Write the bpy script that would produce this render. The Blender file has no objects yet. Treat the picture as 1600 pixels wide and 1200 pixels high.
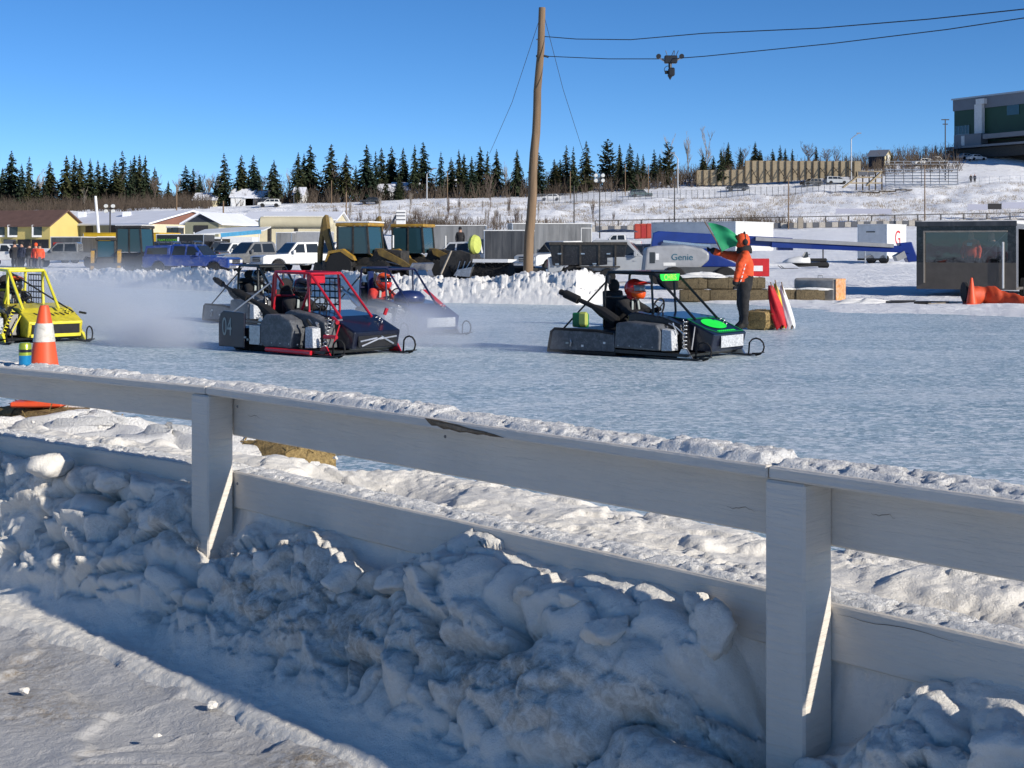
import bpy, math, random
import numpy as np
from mathutils import Vector, Matrix
R = math.radians
rng = random.Random(7)
SC = bpy.context.scene
COL = SC.collection
# ------------------------------------------------------------------ camera, sky, sun, exposure
F, HY, HC = 2150.0, 388.0, 1.6            # focal length in px of the 1600 px wide picture, horizon row, eye height above the ice
cam = bpy.data.cameras.new('camera'); cam_o = bpy.data.objects.new('camera', cam); COL.objects.link(cam_o)
cam.sensor_width = 36.0; cam.lens = F / 1600 * 36.0
cam.shift_y = -(600 - HY) / 1600
cam.clip_start = 0.05; cam.clip_end = 5000
cam_o.location = (0, 0, HC); cam_o.rotation_euler = (R(90), 0, 0)
SC.camera = cam_o
SUN_AZ, SUN_EL = R(-37.5), R(23.0)       # direction towards the sun, measured from +X
sdir = Vector((math.cos(SUN_EL) * math.cos(SUN_AZ), math.cos(SUN_EL) * math.sin(SUN_AZ), math.sin(SUN_EL)))
W = bpy.data.worlds.new('World'); SC.world = W; W.use_nodes = True
wn, wl = W.node_tree.nodes, W.node_tree.links
sky = wn.new('ShaderNodeTexSky'); sky.sky_type = 'NISHITA'; sky.sun_disc = False
sky.sun_elevation = SUN_EL; sky.sun_rotation = math.atan2(sdir.x, sdir.y)
sky.air_density = 0.6; sky.dust_density = 0.0; sky.ozone_density = 4.3; sky.altitude = 1200
hs = wn.new('ShaderNodeHueSaturation'); hs.inputs['Saturation'].default_value = 1.15; wl.new(sky.outputs[0], hs.inputs['Color'])
wl.new(hs.outputs[0], wn['Background'].inputs[0]); wn['Background'].inputs[1].default_value = 0.122
sun = bpy.data.lights.new('sun', 'SUN'); sun_o = bpy.data.objects.new('sun', sun); COL.objects.link(sun_o)
sun.energy = 5.0; sun.angle = R(0.53); sun.color = (1.0, 0.93, 0.82)
sun_o.rotation_euler = sdir.to_track_quat('Z', 'Y').to_euler(); sun_o.location = (30, -30, 40)
SC.view_settings.view_transform = 'Standard'; SC.view_settings.look = 'None'
SC.view_settings.exposure = 0.15; SC.view_settings.gamma = 1.0
SC.render.engine = 'CYCLES'
SC.cycles.use_denoising = True
SC.cycles.max_bounces = 8; SC.cycles.volume_bounces = 2
SC.cycles.transparent_max_bounces = 16

# ------------------------------------------------------------------ helpers
def P(px, py, Y):
    return Vector(((px - 800) / F * Y, Y, HC + (HY - py) / F * Y))
def X_at(px, Y): return (px - 800) / F * Y

def hash2(ix, iy, seed):
    h = (ix.astype(np.int64) * 374761393 + iy.astype(np.int64) * 668265263 + seed * 1274126177) & 0xffffffff
    h = ((h ^ (h >> 13)) * 1103515245) & 0xffffffff
    return ((h ^ (h >> 16)) & 0xffff) / 65535.0
def vnoise(x, y, seed=0):
    ix, iy = np.floor(x), np.floor(y); fx, fy = x - ix, y - iy
    fx = fx * fx * fx * (fx * (fx * 6 - 15) + 10); fy = fy * fy * fy * (fy * (fy * 6 - 15) + 10)
    a, b = hash2(ix, iy, seed), hash2(ix + 1, iy, seed); c, d = hash2(ix, iy + 1, seed), hash2(ix + 1, iy + 1, seed)
    return (a * (1 - fx) + b * fx) * (1 - fy) + (c * (1 - fx) + d * fx) * fy
def fbm(x, y, seed=0, octv=4, gain=0.5):
    s, a, t = 0, 1.0, 0
    for i in range(octv):
        s = s + a * vnoise(x * 2 ** i + 17.3 * i, y * 2 ** i - 9.1 * i, seed + i); t += a; a *= gain
    return s / t
def worley(x, y, seed=0):
    """distance to the nearest cell point, a random value of that cell, and distance gap to the second"""
    ix, iy = np.floor(x), np.floor(y)
    d1 = np.full(np.shape(x), 9.0); d2 = d1.copy(); cid = np.zeros(np.shape(x)); dx1 = np.zeros(np.shape(x)); dy1 = dx1.copy()
    for ox in (-1, 0, 1):
        for oy in (-1, 0, 1):
            cx, cy = ix + ox, iy + oy
            ppx = cx + hash2(cx, cy, seed); ppy = cy + hash2(cx, cy, seed + 51)
            d = np.hypot(x - ppx, y - ppy); m = d < d1
            d2 = np.where(m, d1, np.minimum(d2, d)); cid = np.where(m, hash2(cx, cy, seed + 99), cid)
            dx1 = np.where(m, x - ppx, dx1); dy1 = np.where(m, y - ppy, dy1)
            d1 = np.where(m, d, d1)
    return d1, cid, d2 - d1, dx1, dy1
def sstep(a, b, x):
    t = np.clip((x - a) / (b - a), 0, 1); return t * t * (3 - 2 * t)

class MB:
    """collects shapes; build() links them as ONE mesh object"""
    def __init__(s): s.v = []; s.f = []; s.mi = []; s.m = Matrix.Identity(4); s.cur = 0
    def add(s, vs, fs):
        n = len(s.v); s.v += [s.m @ Vector(q) for q in vs]; s.f += [[n + i for i in f] for f in fs]; s.mi += [s.cur] * len(fs); return s
    def box(s, x0, x1, y0, y1, z0, z1, c=0.0, taper=0.0):
        if c <= 0:
            t = taper
            vs = [(x0, y0, z0), (x1, y0, z0), (x1, y1, z0), (x0, y1, z0), (x0 + t, y0 + t, z1), (x1 - t, y0 + t, z1), (x1 - t, y1 - t, z1), (x0 + t, y1 - t, z1)]
            return s.add(vs, [(0, 3, 2, 1), (4, 5, 6, 7), (0, 1, 5, 4), (1, 2, 6, 5), (2, 3, 7, 6), (3, 0, 4, 7)])
        vs = []; idx = {}
        for i, x in enumerate((x0, x1)):
            for j, y in enumerate((y0, y1)):
                for k, z in enumerate((z0, z1)):
                    sx, sy, sz = (1, -1)[i] * c, (1, -1)[j] * c, (1, -1)[k] * c
                    idx[i, j, k, 0] = len(vs); vs.append((x, y + sy, z + sz))
                    idx[i, j, k, 1] = len(vs); vs.append((x + sx, y, z + sz))
                    idx[i, j, k, 2] = len(vs); vs.append((x + sx, y + sy, z))
        fs = []
        for i in (0, 1):
            q = [idx[i, 0, 0, 0], idx[i, 1, 0, 0], idx[i, 1, 1, 0], idx[i, 0, 1, 0]]; fs.append(q if i else q[::-1])
            q = [idx[0, i, 0, 1], idx[0, i, 1, 1], idx[1, i, 1, 1], idx[1, i, 0, 1]]; fs.append(q if i else q[::-1])
            q = [idx[0, 0, i, 2], idx[1, 0, i, 2], idx[1, 1, i, 2], idx[0, 1, i, 2]]; fs.append(q if i else q[::-1])
        for j in (0, 1):
            for k in (0, 1):
                q = [idx[0, j, k, 1], idx[1, j, k, 1], idx[1, j, k, 2], idx[0, j, k, 2]]; fs.append(q if (j ^ k) else q[::-1])
                q = [idx[j, 0, k, 0], idx[j, 1, k, 0], idx[j, 1, k, 2], idx[j, 0, k, 2]]; fs.append(q[::-1] if (j ^ k) else q)
                q = [idx[j, k, 0, 0], idx[j, k, 1, 0], idx[j, k, 1, 1], idx[j, k, 0, 1]]; fs.append(q if (j ^ k) else q[::-1])
        for i in (0, 1):
            for j in (0, 1):
                for k in (0, 1):
                    q = [idx[i, j, k, 0], idx[i, j, k, 1], idx[i, j, k, 2]]; fs.append(q if (i + j + k) % 2 else q[::-1])
        return s.add(vs, fs)
    def beam(s, p0, p1, w, h, up=(0, 0, 1)):
        p0, p1 = Vector(p0), Vector(p1); d = (p1 - p0).normalized(); u = Vector(up)
        sd = d.cross(u)
        if sd.length < 1e-4: sd = d.cross(Vector((1, 0, 0)))
        sd.normalize(); u = sd.cross(d).normalized()
        vs = []
        for p in (p0, p1):
            for a, b in ((-1, -1), (1, -1), (1, 1), (-1, 1)): vs.append(p + sd * a * w / 2 + u * b * h / 2)
        return s.add(vs, [(0, 1, 2, 3), (7, 6, 5, 4), (0, 4, 5, 1), (1, 5, 6, 2), (2, 6, 7, 3), (3, 7, 4, 0)])
    def tube(s, pts, r, n=8, closed=False, cap=True):
        pts = [Vector(p) for p in pts]; k = len(pts); rs = r if isinstance(r, (list, tuple)) else [r] * k
        vs = []; fs = []; ref = None
        for i, p in enumerate(pts):
            if closed: d = pts[(i + 1) % k] - pts[i - 1]
            else: d = pts[min(i + 1, k - 1)] - pts[max(i - 1, 0)]
            d.normalize()
            if ref is None:
                ref = d.orthogonal().normalized()
            ref = (ref - d * ref.dot(d))
            if ref.length < 1e-6: ref = d.orthogonal()
            ref.normalize(); b = d.cross(ref)
            for j in range(n):
                a = 2 * math.pi * j / n; vs.append(p + (ref * math.cos(a) + b * math.sin(a)) * rs[i])
        for i in range(k if closed else k - 1):
            for j in range(n):
                a, b2 = i * n + j, i * n + (j + 1) % n; c, d2 = ((i + 1) % k) * n + j, ((i + 1) % k) * n + (j + 1) % n
                fs.append((a, b2, d2, c))
        if cap and not closed: fs += [tuple(range(n))[::-1], tuple((k - 1) * n + j for j in range(n))]
        return s.add(vs, fs)
    def lathe(s, prof, c=(0, 0, 0), axis='z', n=20):
        """prof: list of (radius, height)"""
        vs = []; fs = []; c = Vector(c)
        for r, h in prof:
            for j in range(n):
                a = 2 * math.pi * j / n; x, y = r * math.cos(a), r * math.sin(a)
                vs.append(c + Vector({'z': (x, y, h), 'y': (x, h, y), 'x': (h, x, y)}[axis]))
        for i in range(len(prof) - 1):
            for j in range(n): fs.append((i * n + j, i * n + (j + 1) % n, (i + 1) * n + (j + 1) % n, (i + 1) * n + j))
        if prof[0][0] > 1e-5: fs.append(tuple(range(n))[::-1])
        if prof[-1][0] > 1e-5: fs.append(tuple((len(prof) - 1) * n + j for j in range(n)))
        return s.add(vs, fs)
    def prism(s, poly, a0, a1, axis='y', taper=None):
        """poly in the two other axes (x,z for y; y,z for x; x,y for z) extruded a0..a1; taper scales the far ring about its centre"""
        n = len(poly); vs = []
        cx = sum(p[0] for p in poly) / n; cy = sum(p[1] for p in poly) / n
        for q, a in enumerate((a0, a1)):
            for p in poly:
                u, w = p
                if taper and q: u, w = cx + (u - cx) * taper, cy + (w - cy) * taper
                vs.append({'y': (u, a, w), 'x': (a, u, w), 'z': (u, w, a)}[axis])
        fs = [tuple(range(n)), tuple(range(2 * n - 1, n - 1, -1))] + [(i, n + i, n + (i + 1) % n, (i + 1) % n) for i in range(n)]
        return s.add(vs, fs)
    def loft(s, rings, cap=True):
        n = len(rings[0]); vs = [p for r_ in rings for p in r_]; fs = []
        for i in range(len(rings) - 1):
            for j in range(n): fs.append((i * n + j, i * n + (j + 1) % n, (i + 1) * n + (j + 1) % n, (i + 1) * n + j))
        if cap: fs += [tuple(range(n))[::-1], tuple((len(rings) - 1) * n + j for j in range(n))]
        return s.add(vs, fs)
    def ell(s, c, r, nu=12, nv=8, jit=0, seed=0):
        c = Vector(c); rr = random.Random(seed); vs = [c + Vector((0, 0, -r[2]))]; fs = []
        for i in range(1, nv):
            t = math.pi * i / nv - math.pi / 2
            for j in range(nu):
                a = 2 * math.pi * j / nu; k = 1 + rr.uniform(-jit, jit)
                vs.append(c + Vector((r[0] * math.cos(t) * math.cos(a) * k, r[1] * math.cos(t) * math.sin(a) * k, r[2] * math.sin(t) * k)))
        vs.append(c + Vector((0, 0, r[2])))
        for j in range(nu): fs.append((0, 1 + (j + 1) % nu, 1 + j))
        for i in range(nv - 2):
            for j in range(nu):
                a, b = 1 + i * nu + j, 1 + i * nu + (j + 1) % nu; fs.append((a, b, b + nu, a + nu))
        L = len(vs) - 1; o = 1 + (nv - 2) * nu
        for j in range(nu): fs.append((o + j, o + (j + 1) % nu, L))
        return s.add(vs, fs)
    def build(s, name, mat, parent=None, smooth=False, bevel=0, loc=None, rotz=0, world=False, seg=2):
        me = bpy.data.meshes.new(name); vs = s.v
        o = bpy.data.objects.new(name, me); COL.objects.link(o)
        if parent is not None:
            o.parent = parent
            if world:
                inv = parent['_inv'] if False else PINV[parent.name]; vs = [inv @ q for q in vs]
        elif loc is not None:
            o.location = loc; o.rotation_euler = (0, 0, rotz)
            if world:
                inv = (Matrix.Translation(Vector(loc)) @ Matrix.Rotation(rotz, 4, 'Z')).inverted(); vs = [inv @ q for q in vs]
        me.from_pydata([tuple(q) for q in vs], [], s.f); me.update()
        for m_ in (mat if isinstance(mat, (list, tuple)) else [mat]): me.materials.append(MT(m_) if isinstance(m_, str) else m_)
        if any(s.mi): me.polygons.foreach_set('material_index', s.mi)
        bmf = np.ones(len(me.polygons), bool)
        if smooth: me.polygons.foreach_set('use_smooth', bmf)
        if smooth == 'auto': me.set_sharp_from_angle(angle=R(38))
        if bevel:
            md = o.modifiers.new('bevel', 'BEVEL'); md.width = bevel; md.segments = seg; md.limit_method = 'ANGLE'; md.angle_limit = R(35)
        return o
PINV = {}
def tag(o, label=None, cat=None, group=None, kind=None):
    if label: o['label'] = label
    if cat: o['category'] = cat
    if group: o['group'] = group
    if kind: o['kind'] = kind
    return o
def thing(name, label, cat, loc=(0, 0, 0), rotz=0, group=None):
    o = bpy.data.objects.new(name, None); COL.objects.link(o); o.empty_display_size = 0.2
    o.location = loc; o.rotation_euler = (0, 0, rotz)
    PINV[o.name] = (Matrix.Translation(Vector(loc)) @ Matrix.Rotation(rotz, 4, 'Z')).inverted()
    return tag(o, label, cat, group)
def copy_tree(o, parent=None):
    c = o.copy(); COL.objects.link(c); c.parent = parent
    if parent is None and o.name in PINV: PINV[c.name] = PINV[o.name]
    for ch in list(o.children): copy_tree(ch, c)
    return c
ORD = 'first second third fourth fifth sixth seventh eighth ninth tenth eleventh twelfth thirteenth fourteenth fifteenth sixteenth seventeenth eighteenth nineteenth twentieth'.split()
def ordw(i):
    if i >= 99: return 'one hundredth' if i == 99 else 'one hundred and ' + ordw(i - 100)
    if i < 20: return ORD[i]
    t = (i + 1) // 10; u = (i + 1) % 10; tens = ['', '', 'twent', 'thirt', 'fort', 'fift', 'sixt', 'sevent', 'eight', 'ninet'][t]
    return tens + 'ieth' if u == 0 else tens + 'y-' + ORD[u - 1]
def grid_mesh(name, XX, YY, ZZ, mat, kind='structure', smooth=True, parent=None, attr=None):
    nr, nc = XX.shape; me = bpy.data.meshes.new(name)
    co = np.stack([XX, YY, ZZ], -1).reshape(-1, 3).astype(np.float32)
    i = np.arange(nr * nc).reshape(nr, nc)
    q = np.stack([i[:-1, :-1], i[:-1, 1:], i[1:, 1:], i[1:, :-1]], -1).reshape(-1, 4)
    me.vertices.add(len(co)); me.vertices.foreach_set('co', co.ravel())
    me.loops.add(q.size); me.loops.foreach_set('vertex_index', q.ravel().astype(np.int32))
    me.polygons.add(len(q)); me.polygons.foreach_set('loop_start', np.arange(0, q.size, 4, dtype=np.int32))
    me.polygons.foreach_set('loop_total', np.full(len(q), 4, np.int32))
    if smooth: me.polygons.foreach_set('use_smooth', np.ones(len(q), bool))
    me.update(calc_edges=True); me.validate()
    if attr is not None:
        a = me.attributes.new('dirt', 'FLOAT', 'POINT'); a.data.foreach_set('value', attr.ravel().astype(np.float32))
    me.materials.append(MT(mat)); o = bpy.data.objects.new(name, me); COL.objects.link(o)
    if parent is not None: o.parent = parent
    if kind: o['kind'] = kind
    return o

# ------------------------------------------------------------------ materials
MATS = {}
def new_mat(name):
    m = bpy.data.materials.new(name); m.use_nodes = True; MATS[name] = m
    return m, m.node_tree.nodes, m.node_tree.links, m.node_tree.nodes['Principled BSDF']
def ramp(nd, stops):
    r = nd.new('ShaderNodeValToRGB'); cr = r.color_ramp
    while len(cr.elements) < len(stops): cr.elements.new(0.5)
    for e, (p, c) in zip(cr.elements, stops):
        e.position = p; e.color = (c, c, c, 1) if isinstance(c, (int, float)) else (c[0], c[1], c[2], 1)
    return r
def noise_n(nd, lk, scale, detail=4, rough=0.55, dist=0, vec=None, stretch=None, coord='Object'):
    t = nd.new('ShaderNodeTexNoise'); t.inputs['Scale'].default_value = scale; t.inputs['Detail'].default_value = detail
    t.inputs['Roughness'].default_value = rough; t.inputs['Distortion'].default_value = dist
    c = nd.new('ShaderNodeTexCoord'); mp = nd.new('ShaderNodeMapping'); lk.new(c.outputs[coord], mp.inputs[0])
    if stretch: mp.inputs['Scale'].default_value = stretch
    lk.new(mp.outputs[0], t.inputs['Vector']); return t
def mixc(nd, lk, fac, a, b, mode='MIX'):
    m = nd.new('ShaderNodeMix'); m.data_type = 'RGBA'; m.blend_type = mode
    for sock, val in ((m.inputs[0], fac), (m.inputs[6], a), (m.inputs[7], b)):
        if hasattr(val, 'is_output') or isinstance(val, bpy.types.NodeSocket): lk.new(val, sock)
        elif isinstance(val, (int, float)): sock.default_value = val
        else: sock.default_value = (val[0], val[1], val[2], 1)
    return m.outputs[2]
def bump_n(nd, lk, h, strength, dist, prev=None):
    b = nd.new('ShaderNodeBump'); b.inputs['Strength'].default_value = strength; b.inputs['Distance'].default_value = dist
    lk.new(h, b.inputs['Height'])
    if prev is not None: lk.new(prev, b.inputs['Normal'])
    return b.outputs[0]
def paint(name, col, rough=0.45, metal=0.0, var=0.25, scale=5.0, bump=0.0, bscale=60.0, spec=0.4, coat=0.0, dirt=None, dirt_amt=0.0, stretch=None, fine=0.0):
    """a plain painted or raw surface with uneven tone, grime of its own shape and fine relief"""
    m, nd, lk, bs = new_mat(name)
    n1 = noise_n(nd, lk, scale, 5, 0.6, 0.3, stretch=stretch)
    r1 = ramp(nd, [(0.3, tuple(c * (1 - var) for c in col)), (0.7, tuple(min(1, c * (1 + var * 0.5)) for c in col))]); lk.new(n1.outputs[0], r1.inputs[0])
    out = r1.outputs[0]
    if dirt is not None:
        n2 = noise_n(nd, lk, scale * 2.3, 6, 0.65, 0.6, stretch=stretch); r2 = ramp(nd, [(0.62 - dirt_amt * 0.3, 0.0), (0.75, dirt_amt)]); lk.new(n2.outputs[0], r2.inputs[0])
        out = mixc(nd, lk, r2.outputs[0], out, dirt)
    lk.new(out, bs.inputs['Base Color'])
    bs.inputs['Roughness'].default_value = rough; bs.inputs['Metallic'].default_value = metal
    bs.inputs['Specular IOR Level'].default_value = spec; bs.inputs['Coat Weight'].default_value = coat
    if bump:
        n3 = noise_n(nd, lk, bscale, 5, 0.6, 0, stretch=stretch); lk.new(bump_n(nd, lk, n3.outputs[0], bump, 0.02), bs.inputs['Normal'])
    return m
SPEC = {}
def MT(name):
    if name in MATS: return MATS[name]
    f, kw = SPEC[name]; return f(name, **kw)
def D(name, col, **kw): SPEC[name] = (lambda n, **k: paint(n, col, **k), kw)

def m_snow(name, dirt_scale=3.0, dirt_amt=0.35, dirt_col=(0.30, 0.25, 0.19), grain=130, gstr=0.5, base=(0.80, 0.83, 0.88), use_attr=False, lump=0.0, lump_scale=18):
    m, nd, lk, bs = new_mat(name)
    n1 = noise_n(nd, lk, 6, 5, 0.6); r1 = ramp(nd, [(0.3, tuple(c * 0.93 for c in base)), (0.7, base)]); lk.new(n1.outputs[0], r1.inputs[0]); out = r1.outputs[0]
    n2 = noise_n(nd, lk, dirt_scale, 8, 0.7, 0.5); r2 = ramp(nd, [(0.58, 0.0), (0.78, dirt_amt)]); lk.new(n2.outputs[0], r2.inputs[0]); fac = r2.outputs[0]
    if use_attr:
        at = nd.new('ShaderNodeAttribute'); at.attribute_name = 'dirt'
        n5 = noise_n(nd, lk, 22, 8, 0.75, 0.8); r5 = ramp(nd, [(0.40, 0.0), (0.62, 1.0)]); lk.new(n5.outputs[0], r5.inputs[0])
        mu = nd.new('ShaderNodeMath'); mu.operation = 'MULTIPLY'; lk.new(at.outputs['Fac'], mu.inputs[0]); lk.new(r5.outputs[0], mu.inputs[1])
        mx = nd.new('ShaderNodeMath'); mx.operation = 'MAXIMUM'; lk.new(mu.outputs[0], mx.inputs[0]); lk.new(fac, mx.inputs[1]); fac = mx.outputs[0]
    out = mixc(nd, lk, fac, out, dirt_col); lk.new(out, bs.inputs['Base Color'])
    bs.inputs['Roughness'].default_value = 0.75; bs.inputs['Specular IOR Level'].default_value = 0.25
    bs.inputs['Sheen Weight'].default_value = 0.05
    n3 = noise_n(nd, lk, grain, 6, 0.7); nrm = bump_n(nd, lk, n3.outputs[0], gstr, 0.012)
    if lump:
        n4 = noise_n(nd, lk, lump_scale, 6, 0.6, 0.4); nrm = bump_n(nd, lk, n4.outputs[0], lump, 0.08, nrm)
    lk.new(nrm, bs.inputs['Normal']); return m
SPEC['snow'] = (m_snow, dict(use_attr=True, base=(0.80, 0.765, 0.70), dirt_col=(0.26, 0.21, 0.15), lump=0.22, lump_scale=75, gstr=0.5))
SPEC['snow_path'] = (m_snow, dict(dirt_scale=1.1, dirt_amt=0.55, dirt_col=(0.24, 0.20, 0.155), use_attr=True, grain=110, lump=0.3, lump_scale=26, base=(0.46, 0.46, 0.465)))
SPEC['snow_cap'] = (m_snow, dict(dirt_amt=0.05, base=(0.86, 0.85, 0.83), grain=200, gstr=0.7, lump=0.5, lump_scale=70))
SPEC['snow_far'] = (m_snow, dict(dirt_scale=0.5, dirt_amt=0.12, grain=14, gstr=0.7, lump=0.4, lump_scale=3.0))
def m_yard(name):
    m, nd, lk, bs = new_mat(name)
    n1 = noise_n(nd, lk, 0.35, 6, 0.65, 0.5); r1 = ramp(nd, [(0.3, (0.80, 0.81, 0.84)), (0.6, (0.92, 0.93, 0.95))]); lk.new(n1.outputs[0], r1.inputs[0]); out = r1.outputs[0]
    # dry grass and weed stalks poking through the snow on the hillside
    sep = nd.new('ShaderNodeSeparateXYZ'); tc = nd.new('ShaderNodeTexCoord'); lk.new(tc.outputs['Object'], sep.inputs[0])
    rh = nd.new('ShaderNodeMapRange'); rh.inputs[1].default_value = 3.5; rh.inputs[2].default_value = 7.0; lk.new(sep.outputs['Z'], rh.inputs[0])
    n2 = noise_n(nd, lk, 0.9, 9, 0.78, 0.4); r2 = ramp(nd, [(0.52, 0.0), (0.64, 0.75)]); lk.new(n2.outputs[0], r2.inputs[0])
    n4 = noise_n(nd, lk, 0.06, 4, 0.6, 0.4); r4 = ramp(nd, [(0.40, 0.25), (0.6, 1.0)]); lk.new(n4.outputs[0], r4.inputs[0])
    mu = nd.new('ShaderNodeMath'); mu.operation = 'MULTIPLY'; lk.new(r2.outputs[0], mu.inputs[0]); lk.new(rh.outputs[0], mu.inputs[1])
    mv = nd.new('ShaderNodeMath'); mv.operation = 'MULTIPLY'; lk.new(mu.outputs[0], mv.inputs[0]); lk.new(r4.outputs[0], mv.inputs[1])
    out = mixc(nd, lk, mv.outputs[0], out, (0.30, 0.26, 0.21))
    lk.new(out, bs.inputs['Base Color']); bs.inputs['Roughness'].default_value = 0.8; bs.inputs['Specular IOR Level'].default_value = 0.2
    n3 = noise_n(nd, lk, 2.2, 8, 0.7, 0.2); lk.new(bump_n(nd, lk, n3.outputs[0], 0.9, 0.25), bs.inputs['Normal']); return m
SPEC['yard'] = (m_yard, {})
def m_ice(name):
    m, nd, lk, bs = new_mat(name)
    def mul(x, y):
        q = nd.new('ShaderNodeMath'); q.operation = 'MULTIPLY'; lk.new(x, q.inputs[0]); lk.new(y, q.inputs[1]); return q.outputs[0]
    n1 = noise_n(nd, lk, 1.0, 7, 0.62, 0.6, stretch=(0.16, 0.55, 1)); r1 = ramp(nd, [(0.36, (0.20, 0.335, 0.405)), (0.52, (0.29, 0.42, 0.49)), (0.68, (0.48, 0.58, 0.63))]); lk.new(n1.outputs[0], r1.inputs[0]); out = r1.outputs[0]
    # shaved snow and scratches lying along the direction of travel
    n6 = noise_n(nd, lk, 0.5, 5, 0.65, 0.5, stretch=(0.35, 1.5, 1)); r6 = ramp(nd, [(0.38, 0.12), (0.60, 1.0)]); lk.new(n6.outputs[0], r6.inputs[0])
    n2 = noise_n(nd, lk, 5.0, 7, 0.75, 0.4, stretch=(0.30, 1.1, 1)); r2 = ramp(nd, [(0.48, 0.0), (0.58, 0.85)]); lk.new(n2.outputs[0], r2.inputs[0])
    out = mixc(nd, lk, mul(r2.outputs[0], r6.outputs[0]), out, (0.62, 0.69, 0.74))
    # long grooves cut by skis and tracks
    n7 = noise_n(nd, lk, 1.0, 5, 0.7, 0.15, stretch=(0.035, 2.6, 1)); r7 = ramp(nd, [(0.56, 0.0), (0.62, 0.7)]); lk.new(n7.outputs[0], r7.inputs[0]); out = mixc(nd, lk, r7.outputs[0], out, (0.60, 0.68, 0.73))
    r8 = ramp(nd, [(0.36, 0.6), (0.42, 0.0)]); lk.new(n7.outputs[0], r8.inputs[0]); out = mixc(nd, lk, r8.outputs[0], out, (0.17, 0.28, 0.36))
    # chipped ice crystals: each cell has its own tone
    for sc_, lo, hi, amt in ((15.0, 0.72, 0.90, 0.8), (34.0, 0.66, 0.90, 0.95)):
        v = nd.new('ShaderNodeTexVoronoi'); v.inputs['Scale'].default_value = sc_; c = nd.new('ShaderNodeTexCoord'); mp = nd.new('ShaderNodeMapping'); mp.inputs['Scale'].default_value = (0.75, 1, 1); lk.new(c.outputs['Object'], mp.inputs[0]); lk.new(mp.outputs[0], v.inputs['Vector'])
        sp = nd.new('ShaderNodeSeparateColor'); lk.new(v.outputs['Color'], sp.inputs[0]); rv = ramp(nd, [(lo, 0.0), (hi, amt)]); lk.new(sp.outputs[0], rv.inputs[0])
        rk = ramp(nd, [(0.10, 0.45), (0.40, 0.0)]); lk.new(sp.outputs[1], rk.inputs[0])
        out = mixc(nd, lk, rk.outputs[0], out, (0.13, 0.24, 0.31)); out = mixc(nd, lk, rv.outputs[0], out, (0.78, 0.83, 0.87))
    n3 = noise_n(nd, lk, 70, 3, 0.7, 0.2); r3 = ramp(nd, [(0.52, 0.0), (0.60, 0.6)]); lk.new(n3.outputs[0], r3.inputs[0])
    out = mixc(nd, lk, mul(r3.outputs[0], r6.outputs[0]), out, (0.80, 0.84, 0.87))
    lk.new(out, bs.inputs['Base Color'])
    rr = ramp(nd, [(0.35, 0.25), (0.65, 0.6)]); lk.new(n2.outputs[0], rr.inputs[0]); lk.new(rr.outputs[0], bs.inputs['Roughness'])
    bs.inputs['IOR'].default_value = 1.31; bs.inputs['Specular IOR Level'].default_value = 0.5
    n4 = noise_n(nd, lk, 22, 8, 0.78, 0.3, stretch=(0.6, 1, 1)); lk.new(bump_n(nd, lk, n4.outputs[0], 0.6, 0.03), bs.inputs['Normal']); return m
SPEC['ice'] = (m_ice, {})
def m_whitewood(name, base=(0.68, 0.63, 0.555)):
    m, nd, lk, bs = new_mat(name)
    n1 = noise_n(nd, lk, 2.5, 5, 0.6, 0.2); r1 = ramp(nd, [(0.3, tuple(c * 0.9 for c in base)), (0.7, base)]); lk.new(n1.outputs[0], r1.inputs[0]); out = r1.outputs[0]
    n2 = noise_n(nd, lk, 14, 8, 0.7, 1.0, stretch=(0.25, 0.25, 1.6)); r2 = ramp(nd, [(0.70, 0.0), (0.735, 0.85)]); lk.new(n2.outputs[0], r2.inputs[0])
    out = mixc(nd, lk, r2.outputs[0], out, (0.24, 0.20, 0.16))
    n5 = noise_n(nd, lk, 3.0, 7, 0.7, 0.4); r5 = ramp(nd, [(0.50, 0.0), (0.75, 0.35)]); lk.new(n5.outputs[0], r5.inputs[0])
    out = mixc(nd, lk, r5.outputs[0], out, (0.47, 0.45, 0.42))
    lk.new(out, bs.inputs['Base Color']); bs.inputs['Roughness'].default_value = 0.55; bs.inputs['Specular IOR Level'].default_value = 0.3
    n3 = noise_n(nd, lk, 26, 6, 0.6, 0.3, stretch=(0.22, 0.22, 2.2)); lk.new(bump_n(nd, lk, n3.outputs[0], 0.6, 0.015), bs.inputs['Normal']); return m
SPEC['white_wood'] = (m_whitewood, {})
def m_glass(name, col=(0.02, 0.025, 0.03), rough=0.06):
    m, nd, lk, bs = new_mat(name); bs.inputs['Base Color'].default_value = (*col, 1); bs.inputs['Roughness'].default_value = rough; bs.inputs['Specular IOR Level'].default_value = 0.6
    n3 = noise_n(nd, lk, 3, 2, 0.5); lk.new(bump_n(nd, lk, n3.outputs[0], 0.05, 0.02), bs.inputs['Normal']); return m
SPEC['glass'] = (m_glass, {}); SPEC['glass_teal'] = (m_glass, dict(col=(0.02, 0.055, 0.07))); SPEC['glass_pale'] = (m_glass, dict(col=(0.20, 0.24, 0.26)))
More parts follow.
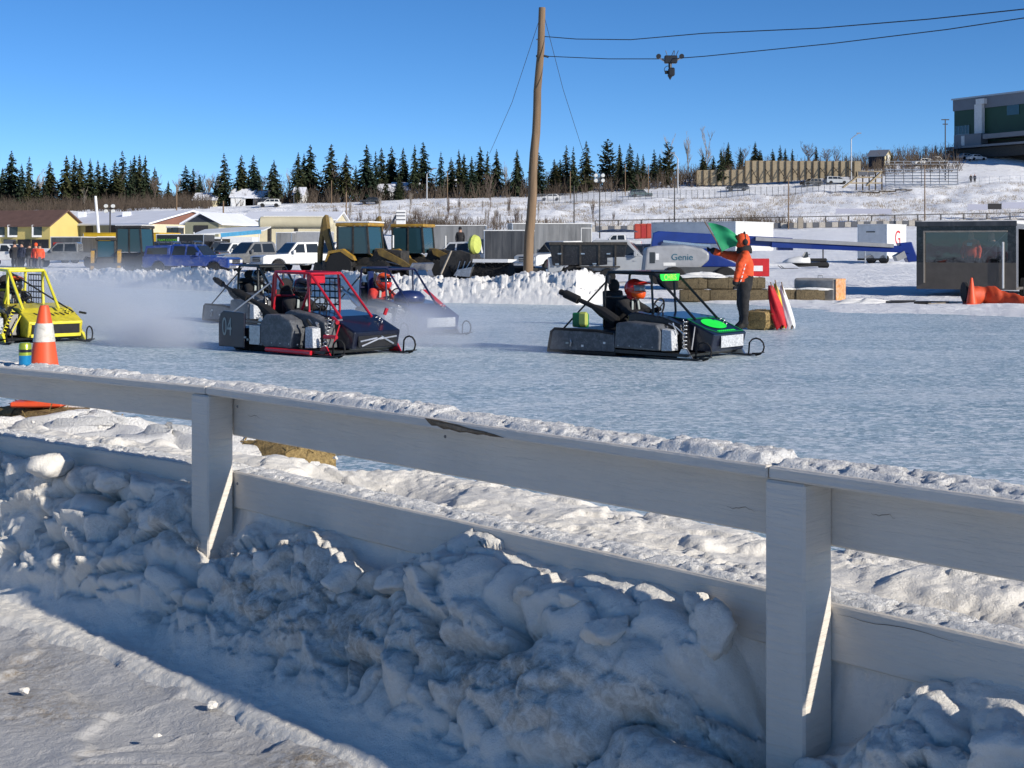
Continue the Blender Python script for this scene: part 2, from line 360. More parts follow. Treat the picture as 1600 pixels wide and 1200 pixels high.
# ------------------------------------------------------------------ terrain
TPX = np.array([-600, 0, 300, 500, 700, 850, 950, 1100, 1200, 1300, 1450, 1600, 2200], float)
def zrow(Y, ys): return HC + (HY - np.array(ys, float)) / F * Y
TY = np.array([20, 45, 86, 110, 145, 205, 235, 290, 320, 380, 900, 2000], float)
_n = len(TPX)
_rz = (TPX - 1000) / 260; _rz = np.clip(_rz, 0, 1)
TZ = np.array([
    np.zeros(_n), np.zeros(_n), 0.05 + 0.45 * _rz, 0.3 + 0.7 * _rz, 0.8 + 1.0 * _rz,
    zrow(205, [378, 376, 375, 374, 373, 373, 373, 370, 367, 364, 362, 360, 356]),
    zrow(235, [362, 360, 357, 354, 353, 353, 352, 351, 350, 349, 345, 342, 338]),
    zrow(290, [335, 332, 326, 320, 314, 315, 312, 308, 303, 298, 291, 284, 275]),
    zrow(320, [330, 328, 323, 316, 308, 303, 291, 279, 273, 268, 252, 241, 234]),
    zrow(380, [332, 330, 325, 318, 310, 305, 293, 281, 275, 270, 254, 243, 236]),
    zrow(900, [384] * _n), zrow(2000, [390] * _n)])
def smooth_interp(xs, x):
    i = np.clip(np.searchsorted(xs, x) - 1, 0, len(xs) - 2); t = np.clip((x - xs[i]) / (xs[i + 1] - xs[i]), 0, 1)
    return i, t
def gz_arr(X, Y):
    px = 800 + F * X / Y
    i, t = smooth_interp(TPX, np.clip(px, -600, 2200)); j, u = smooth_interp(TY, np.clip(Y, 20, 2000))
    t = t * t * (3 - 2 * t)
    return (TZ[j, i] * (1 - t) + TZ[j, i + 1] * t) * (1 - u) + (TZ[j + 1, i] * (1 - t) + TZ[j + 1, i + 1] * t) * u
def gz(X, Y): return float(gz_arr(np.array([float(X)]), np.array([float(Y)]))[0])
def at(px, Y, dz=0.0): x = X_at(px, Y); return Vector((x, Y, gz(x, Y) + dz))
# edge of the ice on the far side of the track
EPX = np.array([-600, 0, 300, 600, 900, 1060, 1150, 1300, 1600, 2200], float)
EYS = np.array([72, 62, 52, 41, 38.5, 41, 39, 34, 31, 27], float)
def edge_y(px): return np.interp(px, EPX, EYS)
pc = np.concatenate([np.arange(-1100, -50, 18), np.arange(-50, 1660, 4), np.arange(1660, 2700, 18)]).astype(float)
yr = np.concatenate([np.arange(25, 70, 0.55), np.arange(70, 150, 1.4), np.arange(150, 210, 2.5), np.arange(210, 340, 1.6), np.arange(340, 900, 25), [1000, 1300, 2000]])
PXG, YG = np.meshgrid(pc, yr); XG = (PXG - 800) / F * YG
ZG = gz_arr(XG, YG)
e = YG - edge_y(PXG) + (fbm(XG * 0.35, YG * 0.5, 3, 4) - 0.5) * 5
ZG = ZG + np.where(YG < 80, -0.06 + 0.12 * sstep(-0.6, 1.2, e), 0.05)
ZG += sstep(0, 3, e) * (fbm(XG * 0.6, YG * 0.6, 11, 5) - 0.5) * 0.22 * np.clip(1.3 - YG / 160, 0.25, 1)
hill = sstep(215, 240, YG) * (1 - sstep(288, 300, YG)); ZG += hill * (fbm(XG * 0.16, YG * 0.16, 21, 5) - 0.5) * 1.6
grid_mesh('ground', XG, YG, ZG, 'yard')
big = MB(); S_ = 2500; big.add([(-S_, -S_, -0.45), (S_, -S_, -0.45), (S_, S_, -0.45), (-S_, S_, -0.45)], [(0, 1, 2, 3)])
tag(big.build('terrain', 'snow_far'), kind='structure')
# ------------------------------------------------------------------ fence line and near snow
PL, PR = Vector((-1.42, 6.37)), Vector((0.751, 4.047))
dM = (PR - PL).normalized(); dL = Vector((-0.784, 0.62)).normalized(); dR = Vector((0.68, -0.733)).normalized()
PLL = PL + dL * 3.16; PLLL = PLL + dL * 3.16; PRR = PR + dR * 3.16
LINE = [PLLL, PLL, PL, PR, PRR]
SL = [0.0]
for a_, b_ in zip(LINE, LINE[1:]): SL.append(SL[-1] + (b_ - a_).length)
S0 = SL[2]; SL = np.array([q - S0 for q in SL])           # s = 0 at the left post
LX = np.array([p.x for p in LINE]); LY = np.array([p.y for p in LINE])
def fence_xy(s, t):
    """s along the fence, t towards the track (+) or the camera (-)"""
    ds = 0.35
    def pos(q): return np.interp(q, SL, LX), np.interp(q, SL, LY)
    x, y = pos(s); xa, ya = pos(np.clip(s - ds, SL[0], SL[-1])); xb, yb = pos(np.clip(s + ds, SL[0], SL[-1]))
    dx, dy = xb - xa, yb - ya; L = np.hypot(dx, dy); return x - dy / L * t, y + dx / L * t
ice = MB(); isx, isy = fence_xy(np.array([SL[0] + 0.4, -3.16, 0.0, 1.6, 3.18, SL[-1] - 0.4]), np.full(6, 0.95))
ivs = [(-70, 80, 0), (-70, isy[0] + 14, 0)] + [(float(x), float(y), 0) for x, y in zip(isx, isy)] + [(60, -40, 0), (60, 80, 0)]
ice.add(ivs, [tuple(range(len(ivs)))]); tag(ice.build('ice_track', 'ice'), kind='structure')
ZC = 0.96                                                  # top of the cap board
def gauss(s, c, w): return np.exp(-((s - c) / w) ** 2)
def bank_base(s, t):
    """ploughed snow on the camera side rising over the foot of the fence, snow shelf on the track side"""
    crest = 0.395 + 0.22 * (fbm(s * 0.9 + 4, s * 0, 41, 3) - 0.45) + 0.05 * gauss(s, -1.2, 0.9) + 0.12 * gauss(s, 1.72, 0.22) + 0.09 * gauss(s, 2.45, 0.42) + 0.03 * gauss(s, 4.0, 0.5)
    crest = crest - 0.20 * gauss(s, 0.05, 0.16) - 0.36 * gauss(s, 3.17, 0.16) - 0.10 * gauss(s, 0.45, 0.22) - 0.2 * gauss(s, 3.42, 0.14) - 0.10 * gauss(s, 1.15, 0.2)
    foot = 0.42 - 0.12 * (1 - sstep(-1.5, 0.8, s)) + 0.12 * (fbm(s * 1.3, t * 0, 31, 3) - 0.5) + 0.14 * gauss(s, 2.5, 0.45) + 0.16 * gauss(s, 4.0, 0.45)
    d = -t
    prof = 1 - sstep(-0.36, 1.0, d / foot)
    z = -0.16 + (crest + 0.16) * prof - 0.05 * sstep(0.4, 1.0, d)
    shelf = 0.51 + 0.08 * (fbm(s * 1.1, t * 1.5, 61, 4) - 0.5)
    shelf = shelf - 0.20 * gauss(s, 0.55, 0.35) * gauss(t, 0.40, 0.3) - 0.13 * gauss(s, 3.45, 0.2) * gauss(t, 0.35, 0.22)
    lf = 0.45 * (1 - sstep(0.0, 0.5, s)); fall = 1 - sstep(1.0 - lf + 0.25 * (fbm(s * 1.7, 0 * s, 71, 3) - 0.5), 1.75 - 1.2 * lf + 0.4 * (fbm(s * 0.8, 0 * s, 72, 2) - 0.5), t)
    zs = -0.05 + (shelf + 0.05) * fall
    k = sstep(0.135, 0.20, t)
    return z * (1 - k) + zs * k, prof * (1 - k), k * fall
res = 0.011
ss = np.arange(-4.6, 5.6, res); tt = np.concatenate([np.arange(-0.70, 0.2, 0.008), np.arange(0.2, 1.2, 0.012), np.arange(1.2, 2.3, 0.02)])
TT, SS = np.meshgrid(tt, ss)
BZ, PF, SH = bank_base(SS, TT)
Q = TT + BZ * 1.15                                          # runs up the slope, so that lumps are not smeared on steep faces
slope = np.clip(np.gradient(BZ, axis=1) / np.gradient(TT, axis=1), -3, 3)
nl = np.sqrt(1 + slope ** 2); nt, nz = -slope / nl, 1 / nl
warp1 = fbm(SS * 3, Q * 3, 5, 3) - 0.5; warp2 = fbm(SS * 3 + 8, Q * 3, 6, 3) - 0.5
w1, c1, g1, dx1, dy1 = worley(SS * 2.3 + warp1 * 1.1, Q * 2.6 + warp2 * 1.1 + 3, 4)
w2, c2, g2, dx2, dy2 = worley(SS * 6.0 + warp1 * 2.2, Q * 6.5 + warp2 * 2.2, 8)
w3, c3, g3, dx3, dy3 = worley(SS * 15 + warp1 * 5, Q * 16 + warp2 * 5, 9)
dome1 = np.sqrt(np.clip(1 - (w1 / 0.78) ** 2, 0, 1)); dome2 = np.sqrt(np.clip(1 - (w2 / 0.8) ** 2, 0, 1))
blk = (0.3 + c1) * 0.17 * (dome1 - 0.62) + (dx1 * (c2 - 0.5) + dy1 * (c1 - 0.6)) * 0.05
sml = (0.2 + c2) * 0.055 * (dome2 - 0.6)
fac2 = (dx2 * (c2 - 0.5) + dy2 * (0.9 - 1.6 * c2)) * 0.085 - 0.012 * np.exp(-g2 * 10)
w4, c4, g4, dx4, dy4 = worley(SS * 30 + warp1 * 4, Q * 32 + warp2 * 4, 19)
crumb = 0.020 * (0.2 + c4) * (np.sqrt(np.clip(1 - (w4 / 0.72) ** 2, 0, 1)) - 0.3) * sstep(0.50, 0.62, fbm(SS * 2.6 + 3, Q * 2.6, 20, 3))
tiny = crumb + (c3 - 0.5) * 0.022 * sstep(0.45, 0.65, fbm(SS * 2.2, Q * 2.2, 12, 3))
frontm = (1 - 0.75 * sstep(0.02, 0.12, TT)) * (1 - sstep(0.13, 0.17, TT)) * sstep(0.02, 0.35, PF)
H = frontm * (blk + fac2 * (0.3 + 1.2 * sstep(0.4, 0.6, fbm(SS * 1.1, Q * 1.3, 22, 2))) + sml * (0.35 + 1.3 * fbm(SS * 1.6, Q * 1.6, 13, 2)) + tiny) + SH * ((c2 - 0.5) * 0.022 + 0.03 * sstep(0.6, 0.75, fbm(SS * 2.4, TT * 2.4, 14, 3)) + tiny * 0.6 + 0.05 * (fbm(SS * 1.2, TT * 2.6, 15, 3) - 0.5) - 0.03 * gauss(TT, 0.33, 0.06) * fbm(SS * 6, SS * 0, 74, 2))
H = H + 0.014 * (fbm(SS * 9, Q * 9, 84, 4) - 0.5) + 0.010 * (fbm(SS * 40, Q * 40, 85, 3) - 0.5)
BT = TT + nt * H; BZ2 = BZ + nz * H - 0.14 * (1 - sstep(-0.68, -0.42, TT + 0.08 * (fbm(SS * 3, TT * 3, 16, 3) - 0.5)))
BX, BY = fence_xy(SS, BT)
dirt = np.clip(frontm * (0.15 + 2.2 * (fbm(SS * 1.3, Q * 2.2, 91, 4) - 0.47)), 0, 0.9) + 0.6 * gauss(SS, 3.6, 0.35) * gauss(TT, 0.45, 0.2) + 0.45 * (1 - sstep(-0.6, -0.35, TT))
grid_mesh('snow_bank', BX, BY, BZ2, 'snow', attr=dirt)
# trodden path on the camera side
gx, gy = np.meshgrid(np.arange(-6.5, 3.5, 0.016), np.arange(1.2, 8.0, 0.016))
w1, c1, g1, dx1, dy1 = worley(gx * 1.7 + 1.2 * fbm(gx * 2, gy * 2, 101, 3), gy * 2.6 + 1.2 * fbm(gx * 2 + 7, gy * 2, 102, 3), 103)
pz = -0.215 + 0.035 * (fbm(gx * 0.9, gy * 0.9, 104, 3) - 0.5) + 0.032 * (c1 - 0.5) * sstep(0.0, 0.05, g1) - 0.006 * np.exp(-g1 * 40) + 0.02 * (fbm(gx * 7, gy * 7, 105, 4) - 0.5)
w3, c3, g3, _, _ = worley(gx * 0.75 + 3, gy * 1.0 + 0.4 * fbm(gx * 3, gy * 3, 107), 109)
pz += 0.035 * np.exp(-(w3 / 0.16) ** 2) * (c3 > 0.72)
# keep it under the bank's own foot
relx, rely = gx - PL.x, gy - PL.y
tdist = relx * (-dM.y) + rely * dM.x
pz = pz - 0.16 * sstep(-0.42, -0.25, tdist) + 0.03 * sstep(-0.75, -0.5, tdist)
pgs = sum(np.exp(-(((gx - a_) / r_) ** 2 + ((gy - b_) / (r_ * 1.3)) ** 2)) for a_, b_, r_ in ((-2.13, 5.94, .26), (-1.78, 5.4, .16), (-1.43, 5.8, .14), (-1.09, 5.47, .15), (-2.0, 5.5, .12), (-.7, 4.7, .15)))
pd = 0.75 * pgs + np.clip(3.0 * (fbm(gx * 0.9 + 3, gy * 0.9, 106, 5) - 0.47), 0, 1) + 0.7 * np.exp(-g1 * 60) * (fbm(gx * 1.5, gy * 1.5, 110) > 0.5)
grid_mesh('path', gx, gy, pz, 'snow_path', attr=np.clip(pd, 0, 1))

# ------------------------------------------------------------------ white board fence
D('grey_ply', (0.13, 0.125, 0.12), rough=0.8, var=0.35, scale=6, bump=0.3)
D('nail_steel', (0.25, 0.24, 0.23), rough=0.5, metal=0.6)
D('bare_wood', (0.20, 0.14, 0.085), rough=0.85, var=0.5, scale=30, bump=0.6, bscale=60)
fence = thing('board_fence', 'weathered white wooden board fence in the foreground, snow along its top', 'fence', (PL.x, PL.y, -0.2))
def fence_box(s0, s1, t0, t1, z0, z1, name, mat='white_wood', parent=fence, n=1, c=0.006, seg=None):
    """a board between two fence stations on one straight segment: built in its own frame so that grain follows it"""
    a, b = seg; d = (b - a).normalized(); nrm = Vector((-d.y, d.x))
    L = (b - a).length; p = a + d * s0
    o = MB().box(0, s1 - s0, t0, t1, z0, z1, c).build(name, mat)
    o.location = (p.x - PL.x, p.y - PL.y, 0.2); o.rotation_euler = (0, 0, math.atan2(d.y, d.x)); o.parent = parent
    return o
SEGS = [(PLLL, PLL), (PLL, PL), (PL, PR), (PR, PRR)]
snows = []
for k, (a, b) in enumerate(SEGS):
    L = (b - a).length
    fence_box(0.002, L - 0.002, 0.0, 0.185, ZC - 0.038, ZC, 'cap_board', seg=(a, b))
    fence_box(0.0, L - 0.004, 0.142, 0.18, ZC - 0.038 - (0.200 if k > 1 else 0.155), ZC - 0.040, 'upper_board', seg=(a, b))
    fence_box(0.0, L - 0.004, 0.142, 0.18, 0.385, 0.553, 'lower_board', seg=(a, b))
    fence_box(0.0, L - 0.004, 0.185, 0.21, 0.02, 0.36, 'kick_board', seg=(a, b), mat='grey_ply')
for k, p in enumerate((PLL, PL, PR, PRR)):
    d = (dL * -1, (dM + dL * -0.6).normalized(), dM, dR)[k]
    o = MB().box(-0.01, 0.13, 0.0, 0.14, -0.35, ZC - 0.040, 0.007).build('post', 'white_wood', fence)
    o.location = (p.x - PL.x, p.y - PL.y, 0.2); o.rotation_euler = (0, 0, math.atan2(d.y, d.x))
    if k == 1: o.location.x -= 0.075; o.location.y += 0.06
# splintered patch where the paint has come off the front of the cap board, nail heads and cracks
def on_seg(seg, s, t, z):
    a, b = seg; d = (b - a).normalized(); nrm = Vector((-d.y, d.x)); q = a + d * s + nrm * t
    return Vector((q.x, q.y, z))
def splinter(pr, t, mat, name):
    n = len(pr); m = MB(); m.add([on_seg(SEGS[2], s, t - .0025, z) for s, z in pr] + [on_seg(SEGS[2], s, t + .003, z) for s, z in pr], [tuple(range(n))] + [(i, n + i, n + (i + 1) % n, (i + 1) % n) for i in range(n)]); m.build(name, mat, fence, world=True)
D('bare_wood_pale', (0.30, 0.225, 0.15), rough=0.85, var=0.5, scale=22, bump=0.8, bscale=50)
splinter([(1.60, .958), (1.66, .958), (1.72, .955), (1.79, .951), (1.85, .944), (1.93, .941), (2.00, .934), (2.04, .928), (1.97, .9265), (1.93, .929), (1.90, .9245), (1.84, .928), (1.80, .9235), (1.74, .930), (1.71, .9265), (1.67, .936), (1.64, .934), (1.62, .944)], 0, 'bare_wood', 'splintered_patch')
splinter([(1.64, .951), (1.74, .949), (1.86, .939), (1.95, .936), (1.88, .932), (1.80, .930), (1.73, .938), (1.68, .940)], -.002, 'bare_wood_pale', 'torn_fibre')
splinter([(1.83, .9215), (1.92, .9215), (2.02, .914), (2.10, .905), (2.06, .903), (1.99, .909), (1.95, .903), (1.90, .912)], .140, 'bare_wood', 'splintered_patch')
for seg, s0, s1, z, t in ((2, 0.14, 0.24, 0.83, 0.1395), (3, 0.15, 0.52, 0.53, 0.1395), (2, 2.92, 3.03, 0.79, 0.1395), (3, 0.26, 0.34, 0.84, 0.1395)):
    cr = MB(); n = 9; rr = random.Random(int(s0 * 100) + seg)
    top = [(s0 + (s1 - s0) * i / n, z + rr.uniform(-0.004, 0.004) - 0.004 * math.sin(i * 0.8)) for i in range(n + 1)]
    vs = [on_seg(SEGS[seg], s, t, q) for s, q in top] + [on_seg(SEGS[seg], s, t, q - 0.0013 * math.sin(math.pi * (i + 0.2) / (n + 0.4)) - 0.0004) for i, (s, q) in enumerate(top)]
    cr.add(vs, [(i, i + 1, n + 2 + i, n + 1 + i) for i in range(n)]).build('crack', 'bare_wood', fence, world=True)
# snow lying on the cap boards and along the lower boards
def snow_strip(seg, t0, t1, z, h, name, seed, smin=0.0, smax=1.0):
    a, b = seg; L = (b - a).length; s = np.arange(smin * L, smax * L, 0.008); t = np.linspace(t0, t1, 26)
    T_, S2 = np.meshgrid(t, s); u = (T_ - t0) / (t1 - t0)
    h = h * sstep(0, 0.03, S2 - s[0]) * sstep(0, 0.03, s[-1] - S2)
    edge_n = 0.10 * (fbm(S2 * 9, S2 * 0, seed, 4) - 0.3)
    prof = sstep(0.0, 0.22, u - edge_n) * sstep(0.0, 0.16, 1 - u)
    Z = z - 0.004 + prof * h * (0.55 + 0.7 * fbm(S2 * 5, T_ * 16, seed + 1, 4)) + (h > 0.004) * prof * 0.012 * (fbm(S2 * 38, T_ * 42, seed + 2, 3) - 0.5) - (h > 0.012) * 0.010 * prof * (fbm(S2 * 18, T_ * 26, seed + 3, 2) > 0.62) + prof * 0.5 * h * (fbm(S2 * 1.7, S2 * 0, seed + 4, 2) > 0.68)
    d = (b - a).normalized(); X = a.x + d.x * S2 - d.y * T_; Y = a.y + d.y * S2 + d.x * T_
    return grid_mesh(name, X, Y, Z, 'snow_cap', kind='structure')
for k, sg in enumerate(SEGS[1:]):
    snow_strip(sg, 0.002, 0.19, ZC, 0.024 if k else 0.018, 'cap_snow', 200 + 10 * k)
    snow_strip(sg, 0.146, 0.30, 0.553, 0.018, 'rail_snow', 300 + 10 * k)

for seg, s, z in ((2, .05, .86), (2, .05, .50), (3, .05, .86), (3, .05, .48), (2, 1.55, .87), (3, 1.2, .46), (2, 3.1, .50)):
    MB().lathe([(0, -.004), (.006, -.003), (.007, .002)], tuple(on_seg(SEGS[seg], s, .1415, z)), 'y', 8).build('nail_head', 'nail_steel', fence, world=True)

# broken blocks of ploughed snow lying on the bank
def snow_chunk(s, t, z, r, seed, sc=(1, 1, 1)):
    x, y = fence_xy(np.array([s]), np.array([t])); nu, nv = 36, 26; rr = np.random.RandomState(seed)
    a = np.linspace(0, math.tau, nu + 1); e = np.linspace(-math.pi / 2, math.pi / 2, nv); AA, EE = np.meshgrid(a, e)
    D_ = np.stack([np.cos(EE) * np.cos(AA), np.cos(EE) * np.sin(AA), np.sin(EE)], -1); k = np.full(AA.shape, 1.25)
    for _ in range(16):                                    # cut flat faces off a ball, then roughen it
        n_ = rr.normal(size=3); n_ /= np.linalg.norm(n_); k = np.minimum(k, rr.uniform(.55, .9) / np.maximum(D_ @ n_, 1e-3))
    k = k + .26 * (fbm(D_[..., 0] * 3 + seed, D_[..., 1] * 3 + D_[..., 2] * 2.2, seed, 4) - .5) + .16 * (fbm(D_[..., 0] * 9 + seed, D_[..., 1] * 9 + D_[..., 2] * 7, seed + 1, 3) - .5)
    V = D_ * (k * r)[..., None]; yaw = rr.uniform(0, 6.28); cx, sx = math.cos(yaw), math.sin(yaw); vx, vy = V[..., 0] * sc[0], V[..., 1] * sc[1]
    return grid_mesh('snow_chunk', vx * cx - vy * sx + float(x[0]), vx * sx + vy * cx + float(y[0]), V[..., 2] * sc[2] + z, 'snow', attr=np.full(AA.shape, .12 * (seed % 3)))
for i, (s, t, z, r, sc) in enumerate(((.78, .02, .30, .10, (1, .9, 1.1)), (.62, -.06, .24, .09, (1.3, 1, .8)), (1.86, .045, .36, .10, (.7, .8, 1.3)), (2.18, .03, .41, .08, (1.2, .8, .8)), (2.40, .02, .42, .08, (1.3, .9, .6)), (2.84, .10, .46, .06, (1, .8, 1)), (2.93, .05, .40, .09, (.9, .8, 1)), (1.12, -.0, .27, .10, (1.2, .9, .8)), (1.45, .02, .32, .09, (1.2, .9, .8)), (.30, -.04, .18, .08, (1, 1, .8)), (-.35, .02, .32, .10, (1.2, .9, .9)), (-.75, .03, .44, .10, (1.3, .9, .7)), (-1.2, .0, .47, .11, (1.2, .9, .8)), (-1.9, .0, .42, .09, (1.3, .9, .7)), (-2.6, .0, .40, .09, (1.2, .9, .7)), (3.62, -.06, .24, .11, (1.1, .9, .8)), (3.95, -.02, .34, .13, (1.2, .9, .7)), (4.3, -.02, .30, .11, (1.1, .9, .8)), (3.30, -.10, .08, .045, (1, 1, 1)), (3.38, -.05, .10, .04, (1, 1, 1)), (2.60, -.06, .36, .07, (1.2, .9, .8)), (2.0, -.06, .28, .07, (1.3, .9, .8)))):
    snow_chunk(s, t, z, r, 500 + i, sc)
rc = random.Random(17)
for i in range(26): s = rc.uniform(-2.8, 4.6); snow_chunk(s, -rc.uniform(.30, .95) if i < 6 else rc.uniform(.35, 1.0), (-.19 + .01 * rc.random()) if i < 6 else .50, rc.uniform(.008, .022), 600 + i, (1.2, 1, .8))
# ------------------------------------------------------------------ people
D('jacket_orange', (0.72, 0.085, 0.02), rough=0.75, var=0.25, scale=9, bump=0.5, bscale=22)
D('jacket_red', (0.55, 0.04, 0.03), rough=0.75, var=0.3, scale=12, bump=0.4, bscale=25)
D('cloth_black', (0.018, 0.018, 0.02), rough=0.85, var=0.3, scale=12, bump=0.5, bscale=25)
D('cloth_navy', (0.02, 0.025, 0.05), rough=0.85, var=0.3, scale=12, bump=0.4, bscale=25)
D('cloth_grey', (0.10, 0.10, 0.11), rough=0.85, var=0.3, scale=12, bump=0.4, bscale=25)
D('cloth_red_flag', (0.50, 0.012, 0.02), rough=0.7, var=0.2, scale=6, bump=0.3, bscale=18)
D('cloth_green', (0.01, 0.26, 0.11), rough=0.7, var=0.2, scale=6, bump=0.2, bscale=18)
D('cloth_white', (0.72, 0.72, 0.70), rough=0.75, var=0.12, scale=6, bump=0.3, bscale=18)
D('cloth_yellow', (0.66, 0.50, 0.05), rough=0.7, var=0.2, scale=6, bump=0.3, bscale=18)
D('skin', (0.45, 0.25, 0.17), rough=0.6, var=0.12, scale=20)
D('boot', (0.02, 0.018, 0.016), rough=0.7, var=0.3, scale=20, bump=0.2)
D('helmet_orange', (0.80, 0.10, 0.015), rough=0.22, var=0.1, scale=6, coat=0.6)
D('helmet_red', (0.62, 0.03, 0.02), rough=0.25, var=0.15, scale=6, coat=0.6)
D('helmet_black', (0.015, 0.015, 0.018), rough=0.25, var=0.2, scale=6, coat=0.6)
D('rubber', (0.012, 0.012, 0.013), rough=0.8, var=0.4, scale=14, bump=0.4, bscale=40)
D('black_metal', (0.014, 0.014, 0.016), rough=0.4, metal=0.0, var=0.35, scale=9, spec=0.5)
D('steel', (0.42, 0.43, 0.45), rough=0.35, metal=0.85, var=0.3, scale=12, dirt=(0.12, 0.09, 0.07), dirt_amt=0.5)
D('alu', (0.62, 0.63, 0.65), rough=0.32, metal=0.8, var=0.2, scale=8)
def person(name, label, joints, edges, mats, loc, rotz=0, group=None, sub=2):
    """joints: name -> (x,y,z,rx,ry); edges: (a,b,material index); one continuous skinned body"""
    names = list(joints); idx = {n: i for i, n in enumerate(names)}
    me = bpy.data.meshes.new('skeleton'); me.from_pydata([joints[n][:3] for n in names], [(idx[a], idx[b]) for a, b, _ in edges], []); me.update()
    o = bpy.data.objects.new('skeleton', me); COL.objects.link(o)
    md = o.modifiers.new('skin', 'SKIN'); md.use_smooth_shade = True
    sv = me.skin_vertices[0].data if me.skin_vertices else None
    if sv is None:
        import bmesh
        bm = bmesh.new(); bm.from_mesh(me); bm.verts.layers.skin.verify(); bm.to_mesh(me); bm.free(); sv = me.skin_vertices[0].data
    for n in names: sv[idx[n]].radius = joints[n][3:5]; sv[idx[n]].use_root = False
    sv[0].use_root = True
    ms = o.modifiers.new('sub', 'SUBSURF'); ms.levels = sub; ms.render_levels = sub
    dg = bpy.context.evaluated_depsgraph_get(); ev = o.evaluated_get(dg); nm = bpy.data.meshes.new_from_object(ev)
    bpy.data.objects.remove(o)
    for m_ in mats: nm.materials.append(MT(m_))
    seg = [(Vector(joints[a][:3]), Vector(joints[b][:3]), k) for a, b, k in edges]
    for p in nm.polygons:
        c = p.center; best = 9; bk = 0
        for a, b, k in seg:
            ab = b - a; t = max(0, min(1, (c - a).dot(ab) / max(ab.length_squared, 1e-9))); d_ = (a + ab * t - c).length
            if d_ < best: best, bk = d_, k
        p.material_index = bk; p.use_smooth = True
    nv = len(nm.vertices); co = np.empty(nv * 3, np.float32); nr = np.empty(nv * 3, np.float32); nm.vertices.foreach_get('co', co); nm.vertices.foreach_get('normal', nr); co = co.reshape(-1, 3); nr = nr.reshape(-1, 3)
    wr = (fbm(co[:, 0] * 7 + co[:, 1] * 5, co[:, 2] * 13 + co[:, 1] * 4, len(label), 3) - .5) * .05       # creases in the clothing
    nm.vertices.foreach_set('co', (co + nr * wr[:, None]).ravel()); nm.update()
    t = thing(name, label, 'person', loc, rotz, group)
    bo = bpy.data.objects.new('body', nm); COL.objects.link(bo); bo.parent = t
    return t
def standing(h=1.0, arm_l=None, arm_r=None, lean=0.0, stance=0.10, bulky=1.0):
    """faces +x; y is left. returns joints, edges; materials 0 legs, 1 jacket, 2 head, 3 gloves, 4 boots"""
    b = bulky
    J = {'pelvis': (0, 0, 0.95, .155 * b, .17 * b), 'waist': (0.0 + lean * .4, 0, 1.12, .155 * b, .175 * b), 'chest': (lean * .8, 0, 1.33, .155 * b, .19 * b), 'neck': (lean, 0, 1.50, .085, .085), 'head': (lean + .02, 0, 1.66, .092, .10), 'crown': (lean + .015, 0, 1.77, .07, .075)}
    E = [('pelvis', 'waist', 1), ('waist', 'chest', 1), ('chest', 'neck', 1), ('neck', 'head', 2), ('head', 'crown', 2)]
    for s, n in ((1, 'l'), (-1, 'r')):
        J['hip' + n] = (0, s * .09, .86, .115 * b, .12 * b); J['knee' + n] = (0.03, s * (stance), .48, .082 * b, .085 * b); J['ankle' + n] = (0, s * (stance + .01), .11, .062, .065); J['toe' + n] = (.16, s * (stance + .03), .05, .045, .045); J['heel' + n] = (-.03, s * (stance + .01), .05, .05, .05)
        E += [('pelvis', 'hip' + n, 0), ('hip' + n, 'knee' + n, 0), ('knee' + n, 'ankle' + n, 0), ('ankle' + n, 'toe' + n, 4), ('ankle' + n, 'heel' + n, 4)]
        A = arm_l if n == 'l' else arm_r
        A = A or [(0.0, s * .27, 1.14), (.08, s * .25, .90), (.10, s * .24, .80)]
        J['sh' + n] = (lean * .95, s * .20, 1.40, .082 * b, .085 * b); J['el' + n] = (*A[0], .066 * b, .066 * b); J['wr' + n] = (*A[1], .048 * b, .048 * b); J['ha' + n] = (*A[2], .045, .05)
        E += [('chest', 'sh' + n, 1), ('sh' + n, 'el' + n, 1), ('el' + n, 'wr' + n, 1), ('wr' + n, 'ha' + n, 3)]
    return {k: tuple(q * h for q in v) for k, v in J.items()}, E
def fingers(t, base, d, up, mat, side):
    """five gloved fingers curled round a stick from the palm"""
    base, d, up = Vector(base), Vector(d).normalized(), Vector(up).normalized(); sd = d.cross(up)
    for i in range(4):
        o = base + up * (0.03 - 0.02 * i); L = (0.05, 0.056, 0.052, 0.042)[i]
        MB().tube([o, o + d * L * .6, o + d * L * .8 + sd * L * .5 * side, o + d * L * .3 + sd * L * .8 * side], [.012, .012, .011, .008], 6).build('finger', mat, t, smooth=True)
    MB().tube([base - d * .02 + sd * .02 * side, base + up * .02 + d * .02 + sd * .045 * side, base + up * .035 + d * .045 + sd * .03 * side], [.014, .013, .009], 6).build('thumb', mat, t, smooth=True)
SEAT_J = {'pelvis': (.84, .76, .34, .14, .15), 'waist': (.86, .76, .50, .14, .15), 'chest': (.93, .76, .70, .14, .18), 'neck': (.99, .76, .84, .08, .08), 'head': (1.03, .76, .96, .09, .09)}
